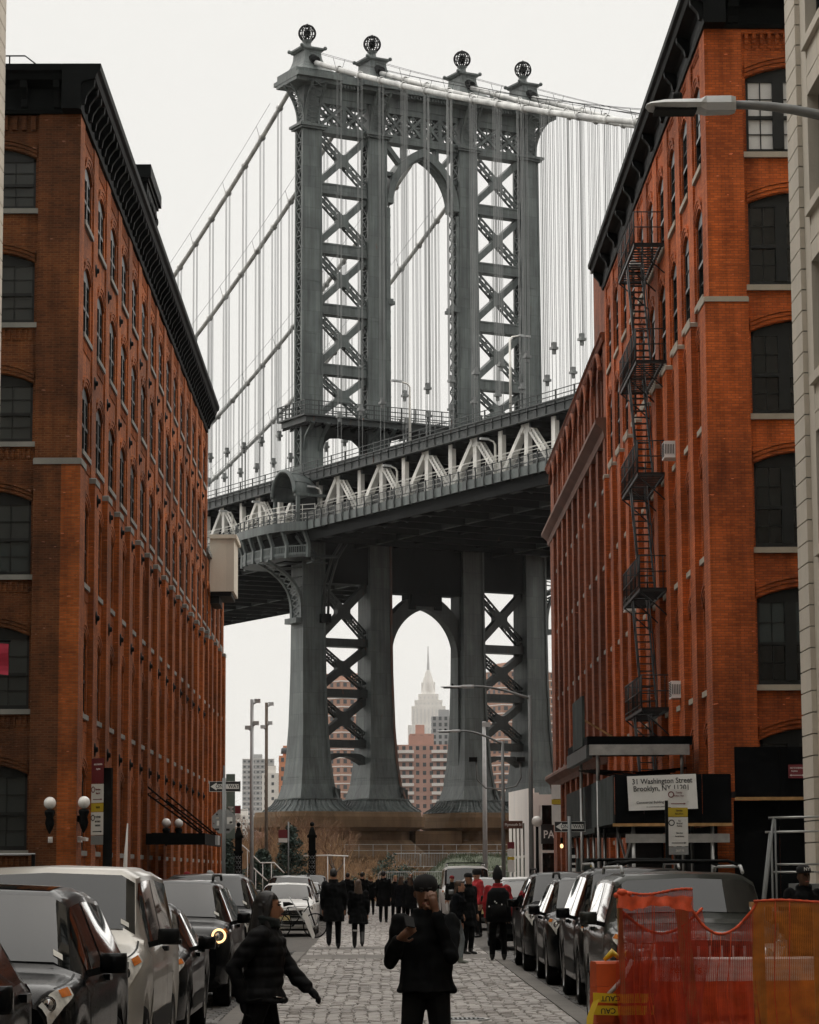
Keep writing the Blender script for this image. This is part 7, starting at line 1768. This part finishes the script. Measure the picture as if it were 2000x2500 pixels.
def net(label, mat, x0, x1, y, top, bot, fold, seed, nx=40, nz=16, hang=0.):
    rnd = random.Random(seed); t = thing('safety_net', label, 'safety net', (x0, y, 0)); b = MB(); ph = [rnd.uniform(0, 6) for _ in range(4)]
    vs = []
    for i in range(nx + 1):
        u = i / nx; zt = top(u); zb = bot(u)
        for j in range(nz + 1):
            v = j / nz; x = (x1 - x0) * u + .02 * sin(9 * v + ph[0]) * fold; yy = fold * (.03 * sin(u * 14 + ph[1]) + .022 * sin(u * 31 + ph[2] + v * 2)) * (.4 + v); vs.append((x, yy - .02, lerp(zt, zb, v)))
    fs = [(i * (nz + 1) + j, (i + 1) * (nz + 1) + j, (i + 1) * (nz + 1) + j + 1, i * (nz + 1) + j + 1) for i in range(nx) for j in range(nz)]
    b.add(vs, fs, True); b.build('mesh_sheet', mat, t, False)
    b = MB(); b.tube([(vs[i * (nz + 1)][0], vs[i * (nz + 1)][1] - .004, vs[i * (nz + 1)][2] + .0) for i in range(nx + 1)], [.008 + .006 * abs(sin(i * 1.3 + ph[3])) for i in range(nx + 1)], 6); b.build('rolled_hem', 'net_fold', t)
    for k in range(4):
        u = rnd.uniform(.1, .9); i = int(u * nx); b = MB(); b.tube([Vector(vs[i * (nz + 1) + j]) + Vector((.02 * j / nz * rnd.uniform(-1, 1), -.01, 0)) for j in range(0, nz + 1, 2)], .0035, 4); b.build('fold_cord', 'net_fold', t)
    return t
net('left red safety net draped over timbers', 'net_red', 1.90, 2.5, 21.68, lambda u: 1.655 - .03 * sin(u * 5) - .03 * u, lambda u: .0, 1., 1)
net('second layer of red netting bunched behind the left net', 'net_red', 1.95, 2.62, 21.80, lambda u: 1.5 - .2 * sin(pi * u), lambda u: .0, 1.5, 2)
net('sagging red netting between the timber posts', 'net_red', 2.46, 3.03, 21.72, lambda u: 1.56 - .30 * sin(pi * min(1, u * 1.02)) ** .8 * (1 - .25 * u), lambda u: .0, 1.1, 3)
net('orange-yellow safety net at the right edge', 'net_orange', 3.0, 4.15, 21.70, lambda u: 1.555 + .01 * sin(u * 9), lambda u: .0, .5, 4)
b = MB(); DR = thing('draped_red_cloth', 'bunched red net cloth folded over the left timber rail', 'cloth', (1.9, 21.6, 1.55))
vs = []; 
for i in range(25):
    u = i / 24
    for j in range(7): v = j / 6; vs.append((.60 * u + .008 * sin(5 * v + i * .6), -.025 - .02 * sin(u * 23) * v - .02 * v, .06 + .02 * (u < .15) - (.01 + .095 * (1 + .22 * sin(u * 7 + 1)) * v) + .006 * sin(u * 31)))
b.add(vs, [(i * 7 + j, (i + 1) * 7 + j, (i + 1) * 7 + j + 1, i * 7 + j + 1) for i in range(24) for j in range(6)], True); b.build('cloth', 'net_fold', DR, False)
b = MB(); b.sphere((.04, .0, .08), .045, 10, 8, .7); b.sphere((.09, .0, .07), .032, 8, 6, .7); b.sphere((.0, .01, .06), .03, 8, 6, .8); b.build('knot', 'net_fold', DR)
def tape(label, pts, w_, texts, up=(0, 0, 1)):
    t = thing('caution_tape', label, 'tape', pts[0]); p0 = Vector(pts[0]); q = [Vector(p) - p0 for p in pts]; b = MB(); A = [p + Vector(up) * (w_ / 2) for p in q]; B = [p - Vector(up) * (w_ / 2) for p in q]; b.strip(A, B); b.build('strip', 'tape_yellow', t, False)
    for s_, loc, rot, sz in texts: lettering(s_, sz, 'sign_black', t, loc, rot)
tape('upper band of yellow caution tape across the orange barrier', [(1.70, 21.66, .80), (1.95, 21.70, .785), (2.2, 21.75, .79)], .075, [('CAUT', (.14, -.004, -.008), (pi / 2, pi, .15), .06)])
tape('lower band of yellow caution tape across the orange barrier', [(1.70, 21.66, .70), (1.95, 21.70, .69), (2.2, 21.75, .695)], .075, [('CAU', (.12, -.004, -.006), (pi / 2, pi, .15), .06)])
tape('twisted yellow caution tape trailing down the barrier foot', [(1.72, 21.6, .78), (1.67, 21.58, .66), (1.66, 21.56, .56), (1.62, 21.55, .42), (1.58, 21.52, .30)], .07, [('CAUTION', (-.075, -.015, -.33), (pi / 2, -1.2, 0), .07)], (.8, 0, .35))
b = MB(); t = thing('tape_knot', 'knotted yellow tape bow on top of the orange barrier', 'tape', (1.93, 21.85, 1.09)); b.tube([(-.12, 0, 0), (-.05, .02, .06), (0, 0, .02), (.06, -.02, .05), (.13, 0, -.01)], [.015, .035, .02, .035, .012], 6); b.build('bow', 'tape_yellow', t); b = MB(); b.tube([(.1, -.05, .0), (.02, -.1, -.15), (-.1, -.12, -.27)], .018, 6); b.build('tail', 'barrier_white', t)
# ---- bicycle with white board in front of the white sedan
BK = thing('bicycle', 'bicycle standing in front of the white sedan', 'bicycle', (-2.35, 75.4, 0), .15)
Mx = Matrix.Rotation(pi / 2, 4, 'X')
for x in (-.5, .52):
    wo_ = bpy.data.objects.new('wheel', None); COL.objects.link(wo_); wo_.parent = BK; wo_.location = (x, 0, .34)
    b = MB(); b.tube([(.33 * cos(2 * pi * i / 24), 0, .33 * sin(2 * pi * i / 24)) for i in range(25)], .02, 6); b.build('tyre', 'tyre', wo_)
    b = MB()
    for i in range(10): a = pi * i / 10; b.tube([(.32 * cos(a), 0, .32 * sin(a)), (-.32 * cos(a), 0, -.32 * sin(a))], .004, 3)
    b.build('spokes', 'chrome', wo_)
b = MB(); b.tube([(-.5, 0, .34), (-.12, 0, .32), (-.25, 0, .85), (.33, 0, .88), (-.12, 0, .32)], .022, 6); b.tube([(-.25, 0, .85), (-.5, 0, .34)], .016, 6); b.tube([(.52, 0, .34), (.36, 0, .78), (.31, 0, 1.02)], .022, 6); b.build('frame', 'black_iron', BK)
b = MB(); b.tube([(.2, -.28, 1.06), (.3, -.2, 1.05), (.31, 0, 1.03), (.3, .2, 1.05), (.2, .28, 1.06)], .016, 6); b.build('handlebar', 'trim_black', BK); b = MB(); b.tube([(-.38, 0, .93), (-.22, 0, .95), (-.1, 0, .93)], [.07, .05, .02], 8); b.build('saddle', 'trim_black', BK)
WBD = thing('leaning_board', 'long white panel leaning beside the bicycle', 'panel', (-2.05, 75.0, .0)); b = MB(); b.prism([(-.14, .72), (.0, .70), (.22, .08), (.2, 0), (.14, .0), (-.06, .45)], lambda u, v, q: (u, q, v), -.02, .02); b.build('panel', 'white_paint', WBD); b = MB(); b.tube([(-.5, 0, 1.15), (-.08, 0, .45)], .018, 6); b.build('handle', 'galv_paint', WBD)
# ================================================================== people
plain('cloth_black', (0.0038,0.0042,0.0046), .85, 0, .35, 9., spec=.12); plain('cloth_navy', (0.0050,0.0059,0.0076), .85, 0, .35, 9., spec=.12); plain('cloth_dark', (0.0076,0.0076,0.0076), .9, 0, .3, 9., spec=.12); plain('cloth_grey', (.20, .225, .235), .9, 0, .25, 9.); plain('cloth_red', (.32, .010, .014), .85, 0, .25, 8.); plain('cloth_pale', (.38, .38, .36), .9, 0, .15, 8.); plain('cloth_teal', (.012, .018, .017), .9, 0, .3, 12.); plain('puffer', (.0045, .0047, .0055), .7, 0, .45, 14., spec=.16)
plain('skin_light', (.42, .22, .14), .55, 0, .12, 14.); plain('skin_tan', (.27, .125, .065), .55, 0, .12, 14.); plain('skin_deep', (.15, .066, .034), .6, 0, .15, 14.); plain('skin_dark', (.085, .04, .022), .55, 0, .15, 14.); plain('hair_black', (.008, .007, .007), .55, 0, .4, 30.); plain('hair_brown', (.055, .030, .016), .55, 0, .4, 30.); plain('hair_blond', (.26, .15, .055), .6, 0, .3, 30.); plain('boot_leather', (.006, .0055, .005), .45, 0, .3, 9.); plain('boot_brown', (.08, .03, .018), .5, 0, .3, 9.); plain('shoe_pale', (.22, .24, .21), .6, 0, .2, 20.); plain('hat_red', (.20, .012, .018), .9, 0, .2, 20.); plain('knit_dark', (.005, .005, .0055), .95, 0, .3, 40.); plain('hood_grey', (.28, .29, .29), .9, 0, .15, 12.); plain('lip', (.25, .07, .05), .5)
from mathutils import noise as _mn
def limb(b, pts, rad, n=10):
    b.tube(pts, rad, n)
    for p, r in zip(pts, rad): b.sphere(p, r, n, 6)
def loft(b, rings, n=16):
    """rings: (cx,cy,cz,rx,ry)"""
    vs = []; fs = []
    for (cx, cy, cz, rx, ry) in rings:
        for i in range(n): a = 2 * pi * i / n; vs.append((cx + rx * cos(a), cy + ry * sin(a), cz))
    for j in range(len(rings) - 1):
        for i in range(n): fs.append((j * n + i, j * n + (i + 1) % n, (j + 1) * n + (i + 1) % n, (j + 1) * n + i))
    fs.append(tuple(reversed(range(n)))); k = (len(rings) - 1) * n; fs.append(tuple(range(k, k + n))); b.add(vs, fs, True)
TMP = bpy.data.scenes.new('shaping'); TVL = TMP.view_layers[0]
def remeshed(b, name, voxel, smooth=4):
    me = b.mesh(name); ob = bpy.data.objects.new(name, me); TMP.collection.objects.link(ob)
    m_ = ob.modifiers.new('r', 'REMESH'); m_.mode = 'VOXEL'; m_.voxel_size = voxel; m_.use_smooth_shade = True
    if smooth: s_ = ob.modifiers.new('s', 'SMOOTH'); s_.factor = .5; s_.iterations = smooth
    TVL.update(); out = bpy.data.meshes.new_from_object(ob.evaluated_get(TVL.depsgraph)); out.name = name
    bpy.data.objects.remove(ob); bpy.data.meshes.remove(me); return out
def hand(b, w_, d, side, curl=.5, scale=1., pn=None):
    """palm and five fingers from wrist w_ along direction d; side picks the thumb side"""
    d = Vector(d).normalized(); pn = Vector(pn).normalized() if pn else Vector((0, -1, 0)); pn = (pn - d * pn.dot(d)).normalized(); ac = d.cross(pn) * side
    w_ = Vector(w_); limb(b, [w_, w_ + d * .05 * scale, w_ + d * .085 * scale], [.026 * scale, .034 * scale, .032 * scale])
    for i, ln in enumerate((.070, .080, .075, .058)):
        o = w_ + d * .09 * scale + ac * ((i - 1.5) * -.019 * scale); p1 = o + d * ln * .5 * scale; p2 = p1 + (d * (1 - curl) + pn * curl).normalized() * ln * .5 * scale
        limb(b, [o, p1, p2], [.0095 * scale, .009 * scale, .008 * scale], 8)
    o = w_ + d * .03 * scale + ac * .03 * scale; p1 = o + (d * .6 + ac * .7 + pn * .3).normalized() * .04 * scale; p2 = p1 + (d * .9 + pn * .4).normalized() * .03 * scale; limb(b, [o, p1, p2], [.012 * scale, .011 * scale, .009 * scale], 8)
def person(label, x, y, rz=0., H=1.75, arms=None, legs=None, lean=(0, 0), hem=.60, flare=1.0, coat='cloth_black', trousers='cloth_black', shoes='boot_leather', skin='skin_light', hair=None, hat=None, head_turn=0., vox=None, base=0., face=False, boots=None, puffy=0., belt=False, fingers=False, gloves=False, hood=None, bulk=1., group='people in the street', head_tilt=0., collar=True, bent=0., scarf=None):
    vox = vox or (.016 if y < 80 else .022)
    t = thing('person', label, 'person', (x, y, base), rz, group); s = H / 1.75; t.scale = (s, s, s)
    lx, ly = lean
    hip = Vector((lx * .3, ly * .3, .93)); chest = Vector((lx * .8, ly * .8, 1.32)); nk = Vector((lx, ly, 1.47)); hd = Vector((lx * 1.1, ly * 1.1 - .015, 1.64))
    arms = arms or {}; legs = legs or {}
    # body: one continuous surface
    b = MB(); ht = Matrix.Rotation(head_turn, 3, 'Z') @ Matrix.Rotation(head_tilt, 3, 'X')
    hx = MB(); loft(hx, [(0, -.015, -.125, .035, .04), (0, -.02, -.10, .055, .065), (0, -.01, -.06, .066, .082), (0, .0, 0, .074, .094), (0, .005, .05, .073, .095), (0, .01, .085, .058, .078), (0, .012, .108, .03, .04)], 18)
    hx.tube([(0, -.085, .022), (0, -.104, -.008), (0, -.118, -.030), (0, -.098, -.040)], [.009, .012, .016, .012], 8)
    hx.sphere((0, -.092, -.066), .017, 8, 6, .55); hx.sphere((0, -.082, -.105), .022, 8, 6, .8)
    for e in (-1, 1): hx.sphere((e * .075, .012, -.015), .018, 8, 6, 1.6); hx.sphere((e * .030, -.078, .040), .016, 8, 6, .45)
    b.add([tuple(hd + ht @ Vector(v)) for v in hx.v], hx.f, True)
    limb(b, [nk + Vector((0, .01, -.04)), hd + Vector((0, .02, -.09))], [.062, .054]); loft(b, [(hip.x, hip.y, .86, .15, .11), (hip.x, hip.y, .95, .165, .12), (lerp(hip.x, chest.x, .5), lerp(hip.y, chest.y, .5), 1.12, .145, .10), (chest.x, chest.y, 1.3, .175, .115), (chest.x, chest.y, 1.40, .16, .10), (nk.x, nk.y, 1.47, .08, .07)])
    A = {}
    for e, nm in ((-1, 'r'), (1, 'l')):
        sh_ = Vector((lx * .95 + e * .19, ly * .95, 1.415)); el, wr_ = arms.get(nm, ((lx * .7 + e * .245, ly * .7 + .02, 1.12), (lx * .5 + e * .235, ly * .5 - .05, .87))); A[nm] = (sh_, Vector(el), Vector(wr_))
        limb(b, [sh_, Vector(el), Vector(wr_)], [.055, .042, .030]); d = (Vector(wr_) - Vector(el)).normalized()
        if fingers: hand(b, wr_, d if nm not in arms.get('hd', {}) else arms['hd'][nm], e, .55, 1., arms.get('pn', {}).get(nm))
        else: limb(b, [Vector(wr_), Vector(wr_) + d * .09, Vector(wr_) + d * .15], [.032, .038, .022])
    F = []
    for e, nm in ((-1, 'r'), (1, 'l')):
        hp_ = hip + Vector((e * .085, 0, -.04)); kn, an = legs.get(nm, ((e * .095, -.02, .50), (e * .10, .03, .085))); kn, an = Vector(kn), Vector(an)
        limb(b, [hp_, kn, an], [.098, .076, .058]); td = legs.get('toe_' + nm, (0, -1, -.12)); td = Vector(td).normalized(); F.append((an, td))
        limb(b, [an + Vector((0, .03, -.045)), an + td * .10 + Vector((0, 0, -.05)), an + td * .17 + Vector((0, 0, -.05))], [.036, .038, .030])
    me = remeshed(b, 'body', vox * (.55 if fingers else 1), 2 if fingers else 3)
    for m_ in (trousers, skin, shoes if not boots else boots, 'lip', coat if gloves else skin): me.materials.append(M(m_))
    for p in me.polygons:
        c = p.center
        if c.z > 1.485: p.material_index = 1
        elif c.z < .115 or (boots and c.z < .42): p.material_index = 2
        else:
            near = min((c - (A[k][2] + (A[k][2] - A[k][1]).normalized() * .02)).length for k in A)
            p.material_index = (4 if near < .17 and abs(c.x - hip.x) > .0 and any((c - A[k][2]).dot((A[k][2] - A[k][1])) > -.01 and (c - A[k][2]).length < .2 for k in A) else 0)
    bo = inst('body', me, t)
    if face:
        for e in (-1, 1):
            b = MB(); b.sphere(hd + ht @ Vector((e * .031, -.0895, .022)), .0115, 8, 6, .7); b.build('eye', 'hair_black', bo); b = MB(); b.tube([hd + ht @ Vector((e * .015, -.098, .044)), hd + ht @ Vector((e * .045, -.088, .046))], .006, 5); b.build('eyebrow', 'hair_black', bo)
        b = MB(); b.tube([hd + ht @ Vector((-.024, -.100, -.068)), hd + ht @ Vector((0, -.112, -.066)), hd + ht @ Vector((.024, -.100, -.068))], .007, 5); b.build('mouth', 'lip', bo)
    # coat: torso and sleeves as one surface
    if coat:
        b = MB(); f = flare; B_ = bulk
        zm = (hem + .95) / 2
        rings = [(hip.x + bent * .3, hip.y, hem, .20 * f * B_, .16 * f * B_), (hip.x, hip.y, zm, .205 * (1 + (f - 1) * .5) * B_, .155 * (1 + (f - 1) * .5) * B_), (hip.x, hip.y, .98, .20 * B_, .145 * B_), (lerp(hip.x, chest.x, .5), lerp(hip.y, chest.y, .5), 1.13, .185 * B_, .135 * B_), (chest.x, chest.y, 1.30, .21 * B_, .145 * B_), (chest.x, chest.y, 1.40, .20 * B_, .125 * B_), (nk.x, nk.y, 1.46, .115, .09), (nk.x, nk.y + .01, 1.50, .082, .078)]
        loft(b, rings, 20)
        for k, (sh_, el, wr_) in A.items(): limb(b, [sh_, el, wr_ + (el - wr_) * .08], [.076 * B_, .060 * B_, .047 * B_])
        if puffy:
            for z in [hem + .07 + i * .085 for i in range(int((1.42 - hem) / .085))]:
                tt = (z - hem) / (1.42 - hem); b.lathe([((.205 + .012 * sin(z * 40)) * B_, -.022), ((.225) * B_, 0), ((.205) * B_, .022)], (lerp(hip.x, chest.x, tt), lerp(hip.y, chest.y, tt), z), 18, M4=Matrix.Diagonal((1, .76, 1, 1)))
            for k, (sh_, el, wr_) in A.items():
                for i in range(7): c = (sh_.lerp(el, i / 4) if i < 4 else el.lerp(wr_, (i - 4) / 4)); b.sphere(c, .082 * B_ - .003 * i, 10, 7)
        if hood: b.sphere(hd + Vector((0, .03, -.01)), .125, 12, 10)
        if collar: b.lathe([(.10, 0), (.105, .05), (.085, .075), (.07, .05)], (nk.x, nk.y + .005, 1.46), 14)
        cm = remeshed(b, 'coat', vox * .9, 3 if puffy else 5); cm.materials.append(M(coat))
        # creases in the cloth
        sd0 = Vector((x * 3.1, y * 1.7, 0)); nr = [v.normal.copy() for v in cm.vertices]
        for v, q in zip(cm.vertices, nr):
            c = v.co; k_ = _mn.noise(Vector((c.x * 16, c.y * 16, c.z * 4)) + sd0) * .014 + _mn.noise(Vector((c.x * 7, c.y * 7, c.z * 12)) + sd0) * .016
            if coat == 'puffer': k_ += .010 * abs(sin(c.z * 38)) * (1 if abs(c.x) < .2 else .6)
            v.co = c + q * k_
        if hood: cm.materials.append(M(hood)); [setattr(p, 'material_index', 1) for p in cm.polygons if p.center.z > 1.52]
        co = inst('coat', cm, t)
        if belt: b = MB(); b.tube([(lerp(hip.x, chest.x, .2) + .212 * B_ * cos(a), lerp(hip.y, chest.y, .2) + .158 * B_ * sin(a), .90 + .02 * sin(a * 2)) for a in [2 * pi * i / 24 for i in range(25)]], .011, 6); b.build('belt', 'trim_black', co); 
        if belt: b = MB(); b.tube([(lerp(hip.x, chest.x, .2) + .222 * B_ * cos(a), lerp(hip.y, chest.y, .2) + .166 * B_ * sin(a), .902 + .02 * sin(a * 2)) for a in [-2.2 + i * .1 for i in range(14)]], .006, 6); b.build('belt_chain', 'chrome', co)
    if hair:
        mt, kind = hair; b = MB()
        b.add([tuple(hd + ht @ Vector((v[0] * .086, v[1] * .108 + .018, v[2] * .105 + .035))) for v in MB().sphere((0, 0, 0), 1., 14, 10).v if True], MB().sphere((0, 0, 0), 1., 14, 10).f, True)
        if kind == 'long': loft(b, [tuple(hd + Vector((0, .045, .06))) + (.07, .06), tuple(hd + Vector((0, .065, -.05))) + (.095, .06), tuple(hd + Vector((0, .085, -.2))) + (.115, .05), tuple(hd + Vector((0, .10, -.36))) + (.12, .045), tuple(hd + Vector((0, .10, -.42))) + (.08, .03)])
        if kind == 'tied': limb(b, [hd + ht @ Vector((0, .09, .02)), hd + ht @ Vector((0, .13, -.06)), hd + ht @ Vector((.0, .12, -.2))], [.06, .055, .03]); limb(b, [hd + ht @ Vector((.05, -.02, .07)), hd + ht @ Vector((.06, .02, -.05)), hd + ht @ Vector((.05, .05, -.15))], [.035, .03, .02]); limb(b, [hd + ht @ Vector((-.05, -.02, .07)), hd + ht @ Vector((-.06, .02, -.05)), hd + ht @ Vector((-.05, .05, -.15))], [.035, .03, .02])
        if kind == 'loose':
            loft(b, [tuple(hd + Vector((0, .03, .08))) + (.075, .075), tuple(hd + Vector((0, .055, -.02))) + (.10, .075), tuple(hd + Vector((0, .07, -.14))) + (.115, .075), tuple(hd + Vector((0, .08, -.26))) + (.12, .07), tuple(hd + Vector((0, .09, -.34))) + (.07, .04)])
            for e in (-1, 1): limb(b, [hd + ht @ Vector((e * .045, -.035, .085)), hd + ht @ Vector((e * .078, -.015, .02)), hd + ht @ Vector((e * .085, .01, -.08)), hd + ht @ Vector((e * .09, -.01, -.19)), hd + ht @ Vector((e * .08, -.02, -.27))], [.03, .026, .03, .03, .014])
            rn = random.Random(4)
            for i in range(26):
                a = rn.uniform(-.4, pi + .4); q = hd + ht @ Vector((cos(a) * .085, .02 + abs(sin(a)) * .10, rn.uniform(-.1, .06))); b.tube([q, q + Vector((rn.gauss(0, .02), rn.gauss(.02, .02), -.14)), q + Vector((rn.gauss(0, .04), rn.gauss(.03, .03), -.27 - rn.random() * .1))], [.014, .012, .004], 5)
        hm_ = remeshed(b, 'hair', .008 if kind == 'loose' else .012, 1 if kind == 'loose' else 2)
        # keep the hair off the face
        bm = bmesh.new(); bm.from_mesh(hm_); inv = ht.inverted(); dele = [v for v in bm.verts if (lambda q: q.y < -.045 and q.z < .062 or q.y < -.02 and q.z < -.03 and abs(q.x) < .06)(inv @ (v.co - hd))]; bmesh.ops.delete(bm, geom=dele, context='VERTS'); bm.to_mesh(hm_); bm.free()
        hm_.materials.append(M(mt)); inst('hair', hm_, t)
    if scarf:
        b = MB()
        for k in range(3): b.tube([nk + Vector(((.088 + .006 * k) * cos(a), (.092) * sin(a) - .005, .018 + .028 * k + .014 * sin(a * 2 + k))) for a in [2 * pi * i / 20 for i in range(21)]], .024, 7)
        sm_ = remeshed(b, 'scarf', .009, 1); sm_.materials.append(M(scarf)); inst('scarf', sm_, t)
    if hat:
        mt, kind = hat; b = MB()
        if kind == 'beanie': b.lathe([(.086, .018), (.092, .03), (.093, .065), (.086, .095), (.06, .125), (.001, .142)], n=18)
        if kind == 'hoodcap': b.lathe([(.105, -.02), (.112, .01), (.110, .045), (.108, .075), (.098, .115), (.065, .15), (.001, .165)], n=18)
        if kind == 'pointed': b.lathe([(.098, -.04), (.102, .04), (.09, .12), (.05, .2), (.02, .25), (.001, .26)], n=16)
        if kind == 'fur': b.lathe([(.10, .0), (.118, .04), (.118, .10), (.10, .15), (.05, .165), (.001, .168)], n=16)
        if kind == 'cap': b.lathe([(.088, .04), (.092, .07), (.082, .11), (.05, .135), (.001, .14)], n=16); b.prism([(-.07, -.06), (.07, -.06), (.055, -.17), (-.055, -.17)], lambda u, v, q: (u, v, q + .045), 0, .012)
        b.v = [tuple(hd + ht @ Vector((v[0], v[1] * 1.13 + .006, v[2]))) for v in b.v]
        b.build('hat', mt, t)
    return t
WR = dict(r=((-.10, -.12, .50), (-.10, -.02, .09)), l=((.10, .05, .50), (.10, .30, .16)))       # walking towards local front, right leg leading
WL = dict(l=((.10, -.12, .50), (.10, -.14, .085)), r=((-.10, .03, .52), (-.10, .26, .14)))
# near man with phone, facing us
man = person('man in a long black coat and beanie standing nearest, looking at his phone', .34, 20.4, 0, 1.76, arms={'r': ((-.265, -.06, 1.13), (-.20, -.27, 1.30)), 'l': ((.185, -.20, 1.17), (.075, -.185, 1.50)), 'hd': {'r': (.55, -.5, .45), 'l': (-.25, .0, .97)}, 'pn': {'r': (.5, .5, .3), 'l': (0, 1, 0)}}, hem=.90, flare=1.10, coat='cloth_black', trousers='cloth_dark', skin='skin_deep', hat=('knit_dark', 'beanie'), vox=.012, face=True, fingers=True, bulk=1.03, head_tilt=.15, legs=dict(r=((-.125, -.03, .50), (-.15, .03, .085)), l=((.115, -.03, .50), (.13, .03, .085))))
PH = thing('phone', 'dark phone held by the nearest man', 'phone', (.34 - .125, 20.4 - .37, 1.43), .2); b = MB(); b.box(-.037, .037, -.004, .004, -.05, .07); b.build('case', 'trim_black', PH); b = MB(); b.box(-.033, .033, .004, .0055, -.043, .063); b.build('screen', 'car_glass', PH); PH.rotation_euler = (-.9, .2, .3)
woman = person('woman in a black puffer jacket walking to the right in the left foreground', -.93, 20.8, radians(78), 1.64, arms={'l': ((.24, -.16, 1.17), (.20, -.36, .98)), 'r': ((-.25, .16, 1.16), (-.2, .10, .90)), 'pn': {'l': (0, -.3, -1), 'r': (0, -1, 0)}}, legs=dict(l=((.09, -.10, .50), (.09, -.02, .085)), r=((-.09, .10, .52), (-.09, .28, .13))), hem=.88, flare=1.12, coat='puffer', trousers='cloth_dark', skin='skin_tan', hair=('hair_black', 'loose'), scarf='cloth_teal', vox=.012, face=True, fingers=True, gloves=True, puffy=0, belt=True, boots='boot_brown', bulk=1.13, lean=(0, -.05), head_turn=.12)
person('tall man in a dark coat walking away, left of the long-haired woman', -1.13, 64.6, pi, 1.88, legs=WR, hem=.60, flare=1.1, coat='cloth_black', hair=('hair_black', 'short'), bulk=1.12, skin='skin_tan')
person('long-haired woman in a short coat and boots walking away beside the tall man', -.54, 65.0, pi, 1.62, legs=WL, hem=.62, flare=1.35, coat='cloth_black', hair=('hair_brown', 'long'), boots='boot_leather')
for k, x_ in enumerate((-.615, -.455)):
    t = thing('boot_cuff', 'pale %s boot cuff of the long-haired woman' % ('left' if k == 0 else 'right'), 'boot cuff', (x_, 64.9 + .05 * k, .40)); b = MB(); b.lathe([(.062, 0), (.068, .02), (.062, .04)], n=10); b.build('cuff', 'cloth_pale', t)
person('man in black seen from behind, farther off beside the long-haired woman', -.75, 108, pi, 1.8, legs=WL, hair=('hair_black', 'short'), flare=1.1)
person('blond person in black walking away, left of the photographed group', -.42, 115.5, pi, 1.66, legs=WR, hair=('hair_blond', 'short'), hem=.75, arms={'l': ((.3, .1, 1.15), (.42, .1, .95))})
person('dark-haired person far behind the tall man', -1.35, 110, pi, 1.78, legs=WR, hair=('hair_black', 'short'))
person('tall man in a black coat at the left of the standing group', .1, 98.5, pi * .95, 1.84, hem=.55, flare=1.2, hair=('hair_black', 'short'), bulk=1.1)
person('woman with brown hair in a black coat in the middle of the standing group', .75, 97.5, pi * .85, 1.66, hem=.6, flare=1.15, hair=('hair_brown', 'long'), coat='cloth_navy', arms={'r': ((-.3, -.2, 1.3), (-.3, -.45, 1.42))}, bulk=1.1)
person('fair-faced woman facing us within the standing group', .55, 101.0, .2, 1.68, hair=('hair_blond', 'short'), face=True, hem=.62)
person('bulky person in a dark coat at the right of the standing group', 1.05, 97.0, pi * 1.1, 1.64, hair=('hair_brown', 'long'), hem=.55, flare=1.25, bulk=1.2)
person('bald man facing us behind the standing group', 1.25, 112, .0, 1.74, face=True, skin='skin_tan', coat='cloth_navy')
person('woman in a dark jacket and pale grey leggings walking to the right', 1.48, 54.0, radians(75), 1.62, legs=dict(l=((.08, -.14, .50), (.08, -.10, .085)), r=((-.08, .04, .52), (-.08, .36, .20)), toe_r=(0, -.6, -.9)), hem=.93, flare=1.12, trousers='cloth_grey', shoes='shoe_pale', hair=('hair_brown', 'long'), coat='cloth_navy', lean=(0, -.10), bulk=1.15)
person('man in a dark jacket standing behind the woman in grey leggings', 1.95, 60.0, .8, 1.76, hat=('knit_dark', 'cap'), skin='skin_tan')
person('man in a red coat and dark fur hat at the right', 2.72, 75.5, radians(-70), 1.84, coat='cloth_red', hem=.85, flare=1.1, hat=('knit_dark', 'fur'), bulk=1.12, trousers='cloth_black')
person('man in a pointed black hat with red sleeves walking away at the right', 2.42, 55.6, pi, 1.80, coat='cloth_red', hem=.80, hat=('knit_dark', 'pointed'), bulk=1.16, skin='skin_dark', legs=dict(r=((-.11, -.02, .5), (-.12, .03, .085)), l=((.11, -.02, .5), (.12, .03, .085))))
VS = thing('backpack', 'black backpack worn by the man in the pointed hat', 'backpack', (2.42, 55.32, 0)); b = MB(); loft(b, [(0, 0, .78, .25, .14), (0, 0, .9, .27, .19), (0, 0, 1.15, .25, .2), (0, 0, 1.38, .22, .16), (0, 0, 1.48, .13, .09)], 18); b.build('bag_body', 'cloth_black', VS); b = MB(); loft(b, [(0, -.15, .9, .15, .06), (0, -.17, 1.0, .17, .08), (0, -.17, 1.14, .15, .06)], 14); b.build('front_pocket', 'cloth_dark', VS)
for (x_, z_) in ((-.08, 1.2), (-.05, 1.17), (.06, 1.14), (-.2, 1.1)): b = MB(); b.sphere((x_, -.22, z_), .016, 6, 5); b.build('buckle', 'sign_white', VS)
person('small figure in a red hat and pale trousers by the white van', 2.55, 96, -.5, 1.66, hat=('hat_red', 'beanie'), trousers='cloth_pale', hem=.85, skin='skin_light', coat='cloth_dark')
person('man in a black cap and dark jacket at the right edge behind the barriers', 5.2, 33.0, .25, 1.72, hat=('knit_dark', 'cap'), coat='cloth_black', skin='skin_dark', face=True, base=.12, bulk=1.15, vox=.013)
t = thing('cap_badge', 'small pale NY letters on the black cap at the right edge', 'badge', (5.225, 32.865, 1.815), .25); lettering('NY', .06, 'sign_white', t, (0, 0, 0))
person('person in a grey hood on the left pavement beyond the parked cars', -5.5, 87, radians(100), 1.78, hood='hood_grey', coat='cloth_dark', base=.12)
person('person in a dark red hat on the left pavement', -6.2, 86, radians(60), 1.72, hat=('hat_red', 'beanie'), skin='skin_light', base=.12, coat='cloth_black')

bpy.data.scenes.remove(TMP)
